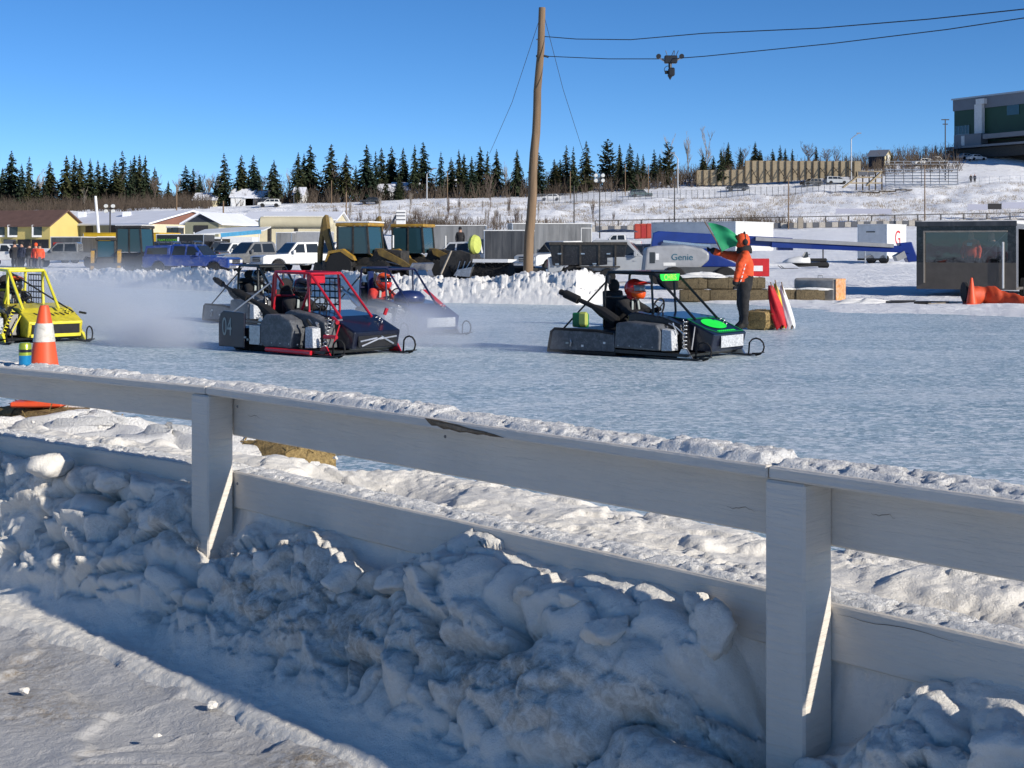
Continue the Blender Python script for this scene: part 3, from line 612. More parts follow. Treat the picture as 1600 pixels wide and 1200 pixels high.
def driver(sled_t, label, jacket, helmet, visor='glass', peak='helmet_orange', chin=None, glove='cloth_black', dh=0.0):
    J = dict(SEAT_J); E = [('pelvis', 'waist', 1), ('waist', 'chest', 1), ('chest', 'neck', 1), ('neck', 'head', 2)]
    for s, n in ((1, 'l'), (-1, 'r')):
        J['hip' + n] = (.92, .76 + s * .10, .33, .10, .10); J['knee' + n] = (1.36, .76 + s * .14, .46, .08, .08); J['ankle' + n] = (1.72, .76 + s * .12, .24, .06, .06)
        J['sh' + n] = (.95, .76 + s * .20, .76, .08, .08); J['el' + n] = (1.16, .76 + s * .27, .60, .062, .062); J['wr' + n] = (1.37, .76 + s * .15, .66, .045, .045); J['ha' + n] = (1.44, .76 + s * .13, .69, .042, .042)
        E += [('pelvis', 'hip' + n, 0), ('hip' + n, 'knee' + n, 0), ('knee' + n, 'ankle' + n, 0), ('chest', 'sh' + n, 1), ('sh' + n, 'el' + n, 1), ('el' + n, 'wr' + n, 1), ('wr' + n, 'ha' + n, 3)]
    t = person('person', label, J, E, ['cloth_black', jacket, helmet, glove, 'boot'], sled_t.location, sled_t.rotation_euler[2], 'drivers seated in the racing sleds')
    for s in (-1, 1): MB().beam((1.075, .76 + s * .075, .80), (1.09, .76 + s * .10, .60), .045, .008, (1, 0, 0)).build('harness_strap', 'number_grey', t)
    c = Vector((1.055, .76, .985 + dh))
    hb = MB(); hb.ell(c, (.165, .135, .155), 18, 12)
    h = hb.build('helmet', helmet, t, smooth=True)
    ch = MB(); ring = []
    for zz, rr, xo in ((-.155, .06, .10), (-.12, .115, .075), (-.06, .14, .06), (-.03, .145, .05)):
        ring.append([c + Vector((xo + rr * 1.05 * math.cos(a), rr * .92 * math.sin(a), zz)) for a in [i * math.pi / 7 * 2 - math.pi * .0 for i in range(7)]])
    ch.loft(ring).build('chin_guard', chin or helmet, h, smooth=True)
    MB().loft([[c + Vector((.075 + .10 * math.cos(a), .118 * math.sin(a), zz)) for a in [i * math.tau / 12 for i in range(12)]] for zz in (-.05, .0, .055)]).build('goggles', visor, h, smooth=True)
    pk = MB(); vs = []
    for i in range(7):
        yy = -.12 + .04 * i; vs.append(c + Vector((.09, yy, .115 - yy * yy * 2))); vs.append(c + Vector((.30 - yy * yy * 4, yy * .8, .075 - yy * yy * 1)))
    vs2 = [v + Vector((0, 0, .014)) for v in vs]; n = 14
    fs = [(2 * i, 2 * i + 1, 2 * i + 3, 2 * i + 2) for i in range(6)] + [(n + 2 * i + 2, n + 2 * i + 3, n + 2 * i + 1, n + 2 * i) for i in range(6)] + [(2 * i + 1, n + 2 * i + 1, n + 2 * i + 3, 2 * i + 3) for i in range(6)] + [(0, n, n + 1, 1), (12, 13, n + 13, n + 12)]
    pk.add(vs + vs2, fs).build('visor_peak', peak, h, smooth=True)
    return t

# ------------------------------------------------------------------ racing sleds
D('panel_grey', (0.085, 0.09, 0.10), rough=0.5, var=0.3, scale=7, dirt=(0.25, 0.26, 0.28), dirt_amt=0.5)
D('body_navy', (0.008, 0.010, 0.024), rough=0.3, var=0.3, scale=8, coat=0.4)
D('body_black', (0.010, 0.010, 0.012), rough=0.35, var=0.4, scale=8, coat=0.3, dirt=(0.2, 0.2, 0.22), dirt_amt=0.25)
D('body_blue', (0.008, 0.02, 0.10), rough=0.28, var=0.3, scale=8, coat=0.4)
D('body_yellow', (0.62, 0.52, 0.03), rough=0.4, var=0.2, scale=6, coat=0.2, dirt=(0.12, 0.10, 0.06), dirt_amt=0.45)
D('tube_red', (0.46, 0.012, 0.025), rough=0.35, var=0.2, scale=6, coat=0.3)
D('tube_yellow', (0.74, 0.66, 0.04), rough=0.35, var=0.15, scale=6, coat=0.3)
D('tube_navy', (0.012, 0.014, 0.05), rough=0.3, var=0.2, scale=6, coat=0.3)
D('tube_black', (0.010, 0.012, 0.012), rough=0.35, var=0.3, scale=6)
D('green_fluo', (0.02, 0.82, 0.06), rough=0.4, var=0.1, scale=6)
D('green_dark', (0.008, 0.16, 0.05), rough=0.45, var=0.2, scale=6)
D('lime', (0.50, 0.55, 0.12), rough=0.5, var=0.15, scale=9)
D('olive', (0.08, 0.085, 0.05), rough=0.5, var=0.2)
D('number_grey', (0.30, 0.34, 0.33), rough=0.5, var=0.2, scale=12)
D('white_paint', (0.72, 0.72, 0.71), rough=0.4, var=0.1, scale=4, dirt=(0.35, 0.32, 0.28), dirt_amt=0.3)
D('frost', (0.55, 0.57, 0.60), rough=0.8, var=0.5, scale=40, bump=0.8, bscale=70)
def text(body, parent, size, M4, mat, name='lettering', ext=0.002, align='CENTER', sx=1.0):
    cu = bpy.data.curves.new(name, 'FONT'); cu.body = body; cu.size = size; cu.extrude = ext; cu.align_x = align; cu.align_y = 'CENTER'
    fo = bpy.data.objects.new(name, cu); COL.objects.link(fo)
    me = bpy.data.meshes.new_from_object(fo.evaluated_get(bpy.context.evaluated_depsgraph_get())); bpy.data.objects.remove(fo)
    me.materials.clear(); me.materials.append(MT(mat)); o = bpy.data.objects.new(name, me); COL.objects.link(o)
    if parent is not None: o.parent = parent
    o.matrix_local = M4 @ Matrix.Diagonal((sx, 1, 1, 1)); return o
def frame(o, xdir, zdir):
    """matrix whose x runs along the writing and z out of the surface"""
    x = Vector(xdir).normalized(); z = Vector(zdir).normalized(); y = z.cross(x).normalized(); x = y.cross(z)
    return Matrix(((x.x, y.x, z.x, o[0]), (x.y, y.y, z.y, o[1]), (x.z, y.z, z.z, o[2]), (0, 0, 0, 1)))
def sled(label, O, a, c, opts=()):
    """x forward from the tail, y to the sled's left (away from the camera), z up"""
    t = thing('racing_sled', label, 'snow sled', (O[0], O[1], 0.0), -a, 'caged racing sleds on the ice')
    cage, body, panel = c['cage'], c['body'], c['panel']
    B = lambda: MB()
    # rubber track under a closed tunnel
    tr = B(); tr.prism([(.02, .10), (.12, .02), (1.25, .02), (1.4, .12), (1.3, .2), (.1, .2)], .18, 1.30)
    for i in range(12): tr.box(.12 + i * .095, .15 + i * .095, .2, 1.28, .0, .03)
    tr.build('track', 'rubber', t)
    B().prism([(.03, .15), (1.28, .15), (1.28, .37), (.12, .37), (.05, .30)], .04, 1.44).build('tunnel', 'black_metal', t, bevel=.02)
    plate = c.get('plate')
    if plate == 'tall':
        pl = B().prism([(-.02, .06), (.62, .06), (.62, .60), (.10, .62), (.03, .58), (-.02, .48)], -.02, .02).build('tail_plate', body, t, bevel=.01)
        text('04', pl, .40, frame((.20, -.024, .36), (1, 0, 0), (0, -1, 0)), 'number_grey', 'race_number', sx=.62)
        B().box(.72, .98, .0, .03, .12, .42, .006).build('heat_shield', 'steel', t)
    else:
        B().prism([(0, .05), (1.22, .07), (1.22, .35), (.10, .36), (.05, .32)], -.015, .02).build('skirt', panel, t, bevel=.008)
        B().tube([(.0, -.02, .05), (.06, -.02, .335), (.12, -.02, .375), (.9, -.02, .372), (1.2, -.02, .34)], .022, 6).build('skirt_lip', 'rubber', t)
        B().box(-.02, 1.24, -.03, .015, .015, .06).build('skirt_edge', 'rubber', t)
        B().tube([(.42, -.03, .12), (.44, -.03, .18), (.43, -.03, .22)], .012, 6).build('latch', 'steel', t)
    # clutch side cover
    B().prism([(1.22, .13), (2.02, .12), (2.03, .40), (1.96, .50), (1.46, .53), (1.26, .50)] if plate != 'tall' else [(1.02, .16), (1.12, .10), (1.75, .10), (1.80, .40), (1.72, .52), (1.50, .60), (1.15, .60), (1.03, .48)], -.03, .22).build('side_cover', panel, t, bevel=.025)
    B().prism([(2.03, .12), (2.22, .13), (2.20, .42), (2.04, .44)], .0, .16).build('frosted_plate', 'frost', t, bevel=.01)
    B().prism([(1.15, .06), (2.45, .05), (2.5, .09), (1.15, .11)], .0, 1.4).build('belly_pan', 'black_metal', t)
    # engine box between cover and cockpit
    B().prism([(1.30, .12), (2.30, .12), (2.22, .50), (1.9, .60), (1.42, .66), (1.30, .62)], .22, .42).build('engine_cowl', c.get('cowl', panel), t, bevel=.02)
    # nose
    nose = B().prism([(1.55, .10), (2.60, .10), (2.66, .36), (2.15, .575), (1.55, .64)], .42, 1.36).build('nose', body, t, bevel=.02)
    if c.get('frost_front'):
        B().box(2.655, 2.662, .62, 1.26, .16, .33).build('radiator', 'frost', nose)
    else:
        B().box(2.64, 2.656, .5, 1.28, .13, .30).build('grille_opening', 'black_metal', nose)
    if 'open_front' in opts:
        for y0, y1, z0, z1 in ((.52, .86, .22, .26), (.90, 1.26, .24, .27), (.55, .95, .15, .26), (.95, 1.2, .28, .16)):
            B().tube([(2.67, y0, z0), (2.67, y1, z1)], .014, 6).build('tie_rod', 'alu', nose)
    # cage
    y0, y1 = .46, 1.08; zt = 1.23; cg = B(); r = c.get('r', .020)
    hoop = lambda y: [(.70, y, .40), (.72, y, .9), (.755, y, zt - .05), (.80, y, zt), (1.60, y, zt - .015), (1.66, y, zt - .05), (2.34 if 'steep' not in opts else 2.1, y - .02, .56)]
    for y in (y0, y1): cg.tube(hoop(y), r, 7)
    for x, z in ((.78, zt), (1.62, zt - .02)): cg.tube([(x, y0, z), (x, y1, z)], r, 7)
    cg.tube([(.72, y0, .85), (.72, y1, .85)], r, 7)
    for y in (y0, y1): cg.tube([(1.56, y, zt - .02), (1.60, y, .58)], r * .9, 7)
    if 'brace' in opts:
        cg.tube([(1.58, y0, .95), (1.40, y0, .62)], r, 7); cg.tube([(.80, y0, zt - .02), (.98, y0, zt - .2)], r * .8, 6)
        cg.tube([(.72, y0, .5), (.80, y0 - .02, .9), (.80, y0, zt)], r * 1.2, 7)
    cg.build('roll_cage', cage, t, smooth='auto')
    for y in (y0,): B().tube([(.75, y + .02, zt - .12), (.22, .08, .38 if plate != 'tall' else .6)], .014, 6).build('rear_stay', c.get('stay', 'tube_black'), t)
    for y in (.20, 1.22): B().tube([(2.35, y + (.2 if y < 1 else -.2), .46), (2.42, y, .14)], .012, 6).build('arm', c.get('arm', 'steel'), t)
    # cockpit: seat, panel, wheel
    B().prism([(.62, .30), (1.05, .30), (1.08, .36), (.80, .40), (.70, .95), (.60, .95)], .54, .98).build('seat', 'cloth_black', t, bevel=.03)
    B().ell((.68, .76, 1.02), (.05, .14, .11), 10, 6).build('headrest', 'cloth_black', t, smooth=True)
    B().box(1.0, 1.58, 1.06, 1.10, .3, .62, .01).build('far_panel', body, t)
    wh = B(); wh.tube([(1.49 + .04 * math.sin(i * math.tau / 18) , .76 + .15 * math.cos(i * math.tau / 18), .70 + .145 * math.sin(i * math.tau / 18)) for i in range(18)], .014, 6, closed=True)
    for k in (0, 1, 2): wh.tube([(1.51, .76, .70), (1.49, .76 + .15 * math.cos(k * 2.1 + .5), .70 + .145 * math.sin(k * 2.1 + .5))], .010, 5)
    wh.build('steering_wheel', 'rubber', t, smooth=True)
    # exhaust can pointing back and up
    ex = B(); ex.tube([(1.05, .30, .50), (.80, .28, .64), (.62, .28, .72), (.34, .27, .82)], [.08, .085, .04, .035], 9); ex.tube([(.36, .27, .81), (.12, .25, .90)], .066, 10); ex.tube([(.13, .25, .895), (.03, .245, .93)], .045, 9)
    ex.build('muffler', c.get('muffler', 'rubber'), t, smooth='auto')
    # shocks, skis
    for y, nm in ((.08, 0), (1.42, 1)):
        u0 = 2.38 if nm == 0 else 2.48
        sp = B(); ax0, ax1 = Vector((u0 - .14, y + (.24 if nm == 0 else -.24), .56)), Vector((u0, y, .14)); ex_ = (ax1 - ax0).normalized(); s1 = ex_.orthogonal().normalized(); s2 = ex_.cross(s1)
        sp.tube([ax0 + (ax1 - ax0) * (i / 60) + (s1 * math.cos(i * .84) + s2 * math.sin(i * .84)) * .032 for i in range(61)], .008, 5)
        sp.build('shock_spring', c.get('spring', 'alu'), t, smooth=True)
        sk = B(); sk.loft([[(u0 - .62, y - .06, .02), (u0 - .62, y + .06, .02), (u0 - .62, y + .06, .035), (u0 - .62, y - .06, .035)], [(u0 + .25, y - .07, .012), (u0 + .25, y + .07, .012), (u0 + .25, y + .07, .03), (u0 + .25, y - .07, .03)], [(u0 + .42, y - .05, .05), (u0 + .42, y + .05, .05), (u0 + .42, y + .05, .065), (u0 + .42, y - .05, .065)]])
        s_o = sk.build('ski', 'black_metal', t)
        B().tube([(u0 + .18, y, .03)] + [(u0 + .31 + .13 * math.cos(th), y, .14 + .125 * math.sin(th)) for th in [math.pi * (.85 - i * .17) for i in range(10)]] + [(u0 + .36, y, .04)], .013, 6).build('ski_loop', 'rubber', s_o, smooth=True)
        B().prism([(u0 - .12, .03), (u0 + .12, .03), (u0 + .03, .16), (u0 - .04, .16)], y - .025, y + .025).build('ski_saddle', c.get('saddle', 'alu'), s_o)
    rk = random.Random(int(abs(O[0]) * 100))
    for k in range(7):
        p0 = Vector((rk.uniform(2.0, 2.3), rk.uniform(.05, .4), rk.uniform(.25, .5))); p1 = p0 + Vector((rk.uniform(-.25, .2), rk.uniform(-.1, .15), rk.uniform(.02, .18))); B().tube([p0, p0.lerp(p1, .5) + Vector((0, -.04, .04)), p1], rk.uniform(.008, .02), 6).build('hose', rk.choice(('rubber', 'steel', 'alu')), t)
    for k in range(5): u_ = rk.uniform(.2, 1.1); B().box(u_, u_ + rk.uniform(.04, .1), -.0185, -.0155, .12 + .03 * k, .15 + .03 * k).build('decal', rk.choice(('number_grey', 'white_paint', 'panel_grey')), t)
    for k in range(4): B().tube([(1.30 + .2 * k, -.034, .17), (1.30 + .2 * k, -.028, .17)], .012, 6).build('bolt', 'steel', t)
    if 'net' in opts:
        nt = B(); n0, n1, zb, zt2 = .88, 1.60, .62, 1.13
        for i in range(7): x = n0 + (n1 - n0) * i / 6; nt.beam((x, y1 + .01, zb), (x - .01, y1 + .01, zt2), .022, .004, (0, 1, 0))
        for i in range(6): z = zb + (zt2 - zb) * i / 5; nt.beam((n0, y1 + .006, z), (n1, y1 + .006, z), .022, .004, (0, 1, 0))
        nt.build('window_net', 'cloth_black', t)
    return t
def dust_mat(name, dens, seed, dims, scale=0.9, col=(0.93, 0.95, 1.0)):
    m = bpy.data.materials.new(name); m.use_nodes = True; nd, lk = m.node_tree.nodes, m.node_tree.links; nd.remove(nd['Principled BSDF'])
    v = nd.new('ShaderNodeVolumePrincipled'); v.inputs['Color'].default_value = (*col, 1); v.inputs['Anisotropy'].default_value = 0.2
    tc = nd.new('ShaderNodeTexCoord'); mp = nd.new('ShaderNodeMapping'); mp.inputs['Scale'].default_value = tuple(1 / q for q in dims); lk.new(tc.outputs['Object'], mp.inputs[0])
    ln = nd.new('ShaderNodeVectorMath'); ln.operation = 'LENGTH'; lk.new(mp.outputs[0], ln.inputs[0])
    fo = nd.new('ShaderNodeMapRange'); fo.interpolation_type = 'SMOOTHSTEP'; fo.inputs[1].default_value = 1.0; fo.inputs[2].default_value = 0.15; lk.new(ln.outputs['Value'], fo.inputs[0])
    nz = nd.new('ShaderNodeTexNoise'); nz.inputs['Scale'].default_value = scale; nz.inputs['Detail'].default_value = 4; nz.noise_dimensions = '4D'; nz.inputs['W'].default_value = seed; lk.new(tc.outputs['Object'], nz.inputs['Vector'])
    nr = nd.new('ShaderNodeMapRange'); nr.inputs[1].default_value = 0.36; nr.inputs[2].default_value = 0.68; lk.new(nz.outputs[0], nr.inputs[0])
    m1 = nd.new('ShaderNodeMath'); m1.operation = 'MULTIPLY'; lk.new(fo.outputs[0], m1.inputs[0]); lk.new(nr.outputs[0], m1.inputs[1])
    m2 = nd.new('ShaderNodeMath'); m2.operation = 'MULTIPLY'; lk.new(m1.outputs[0], m2.inputs[0]); m2.inputs[1].default_value = dens; lk.new(m2.outputs[0], v.inputs['Density'])
    lk.new(v.outputs[0], nd['Material Output'].inputs['Volume']); return m
def dust(label, cx, cy, lx, ly, h, yaw, dens, seed):
    o = MB().box(-lx, lx, -ly, ly, 0.015, h).build('snow_dust', dust_mat('snow_dust_%d' % seed, dens, seed, (lx, ly, h)), loc=(cx, cy, 0), rotz=yaw)
    return tag(o, label, 'snow dust', kind='stuff')

A40, A42, A50 = R(39), R(41), R(50)
# green and black sled in front of the flagman
sA = sled('black racing sled with fluorescent green nose panel and green name strip above its windscreen', (.57, 21.1), A40, dict(cage='tube_black', body='body_navy', panel='panel_grey', cowl='body_black', frost_front=True))
def hood_pt(x, y, lift=.006):   # on the sloping top of the nose
    f_ = (x - 2.15) / .51; z = .575 + (.36 - .575) * f_; return Vector((x, y, z + lift))
hp = MB(); cs = [hood_pt(2.18, .47), hood_pt(2.18, 1.31), hood_pt(2.62, 1.31), hood_pt(2.62, .62), hood_pt(2.48, .47)]
for p, q in zip(cs, cs[1:] + cs[:1]): hp.beam(p, q, .03, .004, (.4, 0, .9))
hp.build('hood_outline', 'green_dark', sA)
ring = [hood_pt(2.37 + .15 * math.sin(i * math.tau / 28), .90 + .27 * math.cos(i * math.tau / 28), .009) for i in range(28)]
MB().add([hood_pt(2.37, .90, .009)] + ring, [(0, 1 + i, 1 + (i + 1) % 28) for i in range(28)]).build('hood_disc', 'green_fluo', sA)
hm = MB()
for i in range(9): hm.beam(hood_pt(2.57, .66 + i * .055, .008), hood_pt(2.60, .69 + i * .055, .008), .03, .004, (.4, 0, .9))
hm.build('hood_marks', 'green_fluo', sA)
MB().box(.76, 1.60, .47, 1.07, 1.245, 1.26, .004).build('roof_sheet', 'body_black', sA)
ns = MB().prism([(.52, 1.215), (1.06, 1.215), (1.03, 1.115), (.54, 1.115)], 1.665, 1.68, axis='x').build('name_strip', 'green_fluo', sA)
text('CHRIS', ns, .12, frame((1.683, .79, 1.165), (0, 1, 0), (1, 0, 0)), 'lime', 'driver_name', sx=1.05)
MB().box(.34, .62, .12, .20, .40, .62, .02).build('fuel_tank', 'green_dark', sA)
MB().box(.50, .66, .06, .13, .42, .64, .03).build('overflow_bottle', 'lime', sA)
MB().box(.80, .84, .40, .47, 1.06, 1.20, .01).build('mirror_box', 'body_black', sA)
driver(sA, 'driver in bright orange helmet seated in the black and green sled', 'cloth_black', 'helmet_red', peak='helmet_red', chin='helmet_orange', visor='glass_pale')
# red cage sled with tail number 04
sB = sled('dark racing sled with bright red cage and number 04 on its tail plate', (-4.60, 21.7), A42, dict(cage='tube_red', body='body_navy', panel='panel_grey', plate='tall', stay='alu', spring='alu', saddle='tube_red', muffler='rubber', arm='tube_red', r=.021), ('net', 'brace', 'open_front'))
MB().tube([(1.2, -.05, .07), (2.2, -.02, .06)], .035, 7).build('nerf_bar', 'tube_red', sB)
MB().tube([(2.35, .10, .30), (2.60, .12, .30)], .03, 7).build('bumper_stub', 'tube_red', sB)
MB().tube([(2.25, .36, .56), (2.42, .30, .50)], .032, 7).build('damper_top', 'tube_red', sB)
MB().tube([(2.35, 1.32, .58), (2.38, 1.34, .68)], .03, 7).build('mirror_post', 'tube_red', sB)
MB().lathe([(.0, .50), (.045, .50), (.045, .78), (.02, .82), (.02, .86), (0, .86)], (.66, .36, 0), n=10).build('fire_bottle', 'body_black', sB, smooth='auto')
MB().prism([(1.70, .02), (2.03, .02), (2.03, .06), (1.70, .06)], .8, 1.2).build('mud_flap', 'rubber', sB)
MB().box(1.50, 1.60, .50, .78, 1.06, 1.19, .01).build('brow_panel', 'tube_red', sB)
driver(sB, 'driver in dark helmet seated inside the red caged sled', 'cloth_black', 'helmet_black', peak='helmet_black')
# blue sled behind it
sC = sled('navy blue racing sled behind the red caged one, red flash on its nose', (-3.72, 26.6), A50, dict(cage='tube_navy', body='body_blue', panel='panel_grey', frost_front=True, muffler='steel'))
rf = MB(); rf.add([hood_pt(1.75, 1.30, .075), hood_pt(1.75, 1.18, .075), hood_pt(2.30, 1.22), hood_pt(2.30, 1.32)], [(0, 1, 2, 3)]).build('red_flash', 'tube_red', sC)
MB().box(.74, .80, .60, .72, .60, 1.16, .01).build('blue_strap', 'body_blue', sC)
MB().lathe([(.0, .62), (.28, .60), (.30, .70), (.20, .80), (0, .82)], (1.85, .80, 0), n=14).build('hood_scoop', 'body_blue', sC, smooth=True)
driver(sC, 'driver in orange helmet and red jacket seated in the blue sled', 'jacket_red', 'helmet_orange', chin='helmet_red')
# dark sled half hidden in the blown snow
sD = sled('dark grey racing sled half hidden in blown snow behind the red one', (-6.79, 30.3), A50, dict(cage='tube_black', body='body_black', panel='panel_grey', r=.026))
MB().box(.76, 1.60, .47, 1.07, 1.245, 1.26, .004).build('roof_sheet', 'body_black', sD)
driver(sD, 'driver in black helmet inside the dark sled half hidden by blown snow', 'cloth_black', 'helmet_black', peak='helmet_black')
# yellow sled cut by the left edge
sE = sled('yellow racing sled cut by the left edge of the picture', (-10.12, 24.8), A50, dict(cage='tube_yellow', body='body_yellow', panel='body_yellow', cowl='body_black', saddle='tube_yellow', spring='tube_yellow', arm='tube_yellow', r=.026), ('net', 'brace'))
MB().box(2.655, 2.668, .46, 1.32, .10, .155, .004).build('front_bumper', 'tube_yellow', sE)
MB().box(2.655, 2.668, .46, 1.32, .315, .345, .004).build('upper_bumper', 'tube_yellow', sE)
MB().box(2.652, 2.66, .48, 1.30, .16, .31).build('mesh_grille', 'cloth_black', sE)
sc_ = MB()
for i in range(7): sc_.beam(hood_pt(2.35, .62 + i * .09), hood_pt(2.42 + .03 * (i % 2), .67 + i * .09), .03, .004, (.4, 0, .9))
sc_.build('hood_marks', 'body_black', sE)
MB().tube([(2.5, 1.36, .50), (2.6, 1.44, .48)], .02, 6).build('nose_peg', 'body_black', sE)
MB().tube([(1.62, .46, 1.20), (2.40, 1.30, .50)], .014, 6).build('screen_stay', 'body_black', sE)
driver(sE, 'driver in black and orange helmet with white glove in the yellow sled', 'cloth_black', 'helmet_black', peak='helmet_orange', glove='cloth_white')
# ------------------------------------------------------------------ things along the track
D('cone_orange', (0.78, 0.095, 0.03), rough=0.5, var=0.12, scale=8, dirt=(0.3, 0.10, 0.06), dirt_amt=0.3)
D('cone_white', (0.62, 0.60, 0.54), rough=0.5, var=0.15, scale=10, dirt=(0.25, 0.23, 0.2), dirt_amt=0.6)
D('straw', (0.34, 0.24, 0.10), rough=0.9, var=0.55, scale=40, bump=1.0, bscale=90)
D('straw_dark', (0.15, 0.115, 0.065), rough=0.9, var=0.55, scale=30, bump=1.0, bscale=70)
D('pole_wood', (0.22, 0.145, 0.085), rough=0.8, var=0.45, scale=6, bump=0.6, bscale=16, stretch=(1, 1, 0.06), dirt=(0.10, 0.07, 0.05), dirt_amt=0.5)
D('wire', (0.02, 0.025, 0.03), rough=0.5)
D('concrete', (0.40, 0.37, 0.33), rough=0.85, var=0.3, scale=4, bump=0.3)
D('concrete_orange', (0.60, 0.24, 0.06), rough=0.8, var=0.5, scale=5, dirt=(0.55, 0.47, 0.38), dirt_amt=0.8)
def cone(label, loc, h, band=True, lean=0.0):
    t = thing('traffic_cone', label, 'cone', loc)
    t.rotation_euler = (0, lean, 0)
    k = h / .7
    MB().box(-.18 * k, .18 * k, -.18 * k, .18 * k, 0, .035 * k, .01).build('base', 'cone_orange', t)
    seg = [(.135, .035), (.098, .26), (.076, .40), (.030, .69), (.022, .70)] if band else [(.135, .035), (.03, .69), (.022, .70)]
    pr = [(r * k, z * k) for r, z in seg]
    if band:
        MB().lathe([(.135 * k, .035 * k), (.074 * k, .445 * k)], n=28).build('lower_cone', 'cone_orange', t, smooth='auto')
        MB().lathe([(.077 * k, .445 * k), (.060 * k, .575 * k)], n=28).build('reflective_band', 'cone_white', t, smooth='auto')
        MB().lathe([(.056 * k, .575 * k), (.036 * k, .68 * k), (.028 * k, .70 * k), (.0, .70 * k)], n=28).build('upper_cone', 'cone_orange', t, smooth='auto')
    else:
        MB().lathe(pr + [(0, .70 * k)], n=24).build('cone_body', 'cone_orange', t, smooth='auto')
    return t
def straw_bale(label, loc, rz, L=.95, w=.42, h=.38, mat='straw', group='straw bales along the track', stalks=260, seed=1):
    t = thing('straw_bale', label, 'straw bale', loc, rz, group); rr = random.Random(seed)
    b = MB(); n = 12; rings = []
    for i in range(n + 1):
        x = -L / 2 + L * i / n; k = 1 - .10 * (abs(i - n / 2) / (n / 2)) ** 4
        rings.append([(x, (-w / 2 * math.cos(0) if False else w / 2 * k * math.copysign(abs(math.cos(a)) ** .35, math.cos(a)) * (1 + rr.uniform(-.04, .04))), h / 2 + h / 2 * k * math.copysign(abs(math.sin(a)) ** .35, math.sin(a)) * (1 + rr.uniform(-.04, .03))) for a in [q * math.tau / 14 + .2 for q in range(14)]])
    b.loft(rings).build('bale_body', mat, t, smooth='auto')
    if stalks:
        s = MB()
        for i in range(stalks):
            f_ = rr.random(); x, y, z = rr.uniform(-L / 2, L / 2), rr.uniform(-w / 2, w / 2), rr.uniform(0.02, h)
            if f_ < .45: y = -w / 2 * .98
            elif f_ < .6: y = w / 2 * .98
            elif f_ < .75: z = h * .98
            elif f_ < .88: x = L / 2 * .98
            else: x = -L / 2 * .98
            d = Vector((rr.gauss(0, 1), rr.gauss(0, 1), rr.gauss(0, .5))).normalized() * rr.uniform(.04, .11); p = Vector((x, y, z)); sd = d.orthogonal().normalized() * .004
            s.add([p - sd, p + sd, p + d + sd, p + d - sd], [(0, 1, 2, 3)])
        st = s.build('loose_straw', mat, t); st['kind'] = 'stuff'
    for x in (-L * .22, L * .22): MB().tube([(x, w * .51 * math.copysign(abs(math.cos(a)) ** .4, math.cos(a)), h / 2 + h * .51 * math.copysign(abs(math.sin(a)) ** .4, math.sin(a))) for a in [q * math.tau / 16 for q in range(16)]], .004, 4, closed=True).build('twine', 'straw_dark', t)
    return t
def snow_lump(loc, r, seed, name='snow_heap', sc=(1, 1, .6)):
    """a rounded heap of snow, closed and lumpy"""
    nu, nv = 40, 22; b = MB(); vs = []; 
    a = np.linspace(0, math.tau, nu, endpoint=False); e = np.linspace(-.25, math.pi / 2, nv)
    AA, EE = np.meshgrid(a, e); k = 1 + .35 * (fbm(np.cos(AA) * 1.6 + 5 + seed, np.sin(AA) * 1.6 + EE * 1.7, seed, 4) - .5) * 2 + .12 * (fbm(np.cos(AA) * 6 + seed, np.sin(AA) * 6 + EE * 5, seed + 3, 3) - .5)
    XX = r * sc[0] * k * np.cos(EE) * np.cos(AA); YY = r * sc[1] * k * np.cos(EE) * np.sin(AA); ZZ = r * sc[2] * k * np.sin(EE)
    XX = np.concatenate([XX, XX[:, :1]], 1); YY = np.concatenate([YY, YY[:, :1]], 1); ZZ = np.concatenate([ZZ, ZZ[:, :1]], 1)
    return grid_mesh(name, XX + loc[0], YY + loc[1], ZZ + loc[2], 'snow_cap', kind='structure')
# near side: bales under snow, cone, can
straw_bale('snow covered straw bale poking out behind the fence, right of the left post', (-1.50, 8.05, .06), R(-42), seed=3, h=.46, L=1.0)
straw_bale('straw bale under the traffic cone at the left, buried in snow', (-3.32, 9.98, .02), R(-38), seed=4, h=.43, L=1.05)
cone('orange traffic cone with white band on a snowy bale behind the fence', (-3.40, 10.0, .465), .72)
snow_lump((-1.95, 7.9, .28), .62, 5, sc=(1.3, .8, .42)); snow_lump((-1.05, 7.55, .15), .40, 6, sc=(1.0, .8, .5)); snow_lump((-2.5, 8.7, .16), .7, 7, sc=(1.6, .8, .45)); snow_lump((-3.9, 9.4, .08), .55, 8, sc=(1.3, .9, .45)); snow_lump((-1.42, 8.15, .46), .34, 9, sc=(1.1, .6, .18))
snow_lump((-3.2, 10.15, .42), .3, 19, sc=(1.2, .8, .2)); snow_lump((-2.95, 9.62, .18), .42, 20, sc=(1.3, .7, .62)); snow_lump((-3.6, 9.72, .16), .36, 21, sc=(1.2, .7, .6)); snow_lump((-1.42, 7.72, .20), .42, 10, sc=(1.2, .8, .5))
canX = X_at(33, 7.36); can = thing('drink_can', 'small blue and lime drink can standing on the fence cap', 'can', (canX, 7.42, ZC + .008))
MB().lathe([(.024, 0), (.032, .008), (.033, .055)], n=24).build('lower_can', D('can_blue', (.02, .28, .55), rough=.25, metal=.5, var=.2, scale=30) or 'can_blue', can, smooth='auto')
MB().lathe([(.033, .055), (.033, .112), (.027, .122), (.026, .124), (.0, .121)], n=24).build('upper_can', D('can_lime', (.42, .50, .06), rough=.25, metal=.5, var=.25, scale=30) or 'can_lime', can, smooth='auto')
MB().lathe([(.0334, .072), (.0334, .088)], n=24).build('label_band', 'body_black', can, smooth='auto')
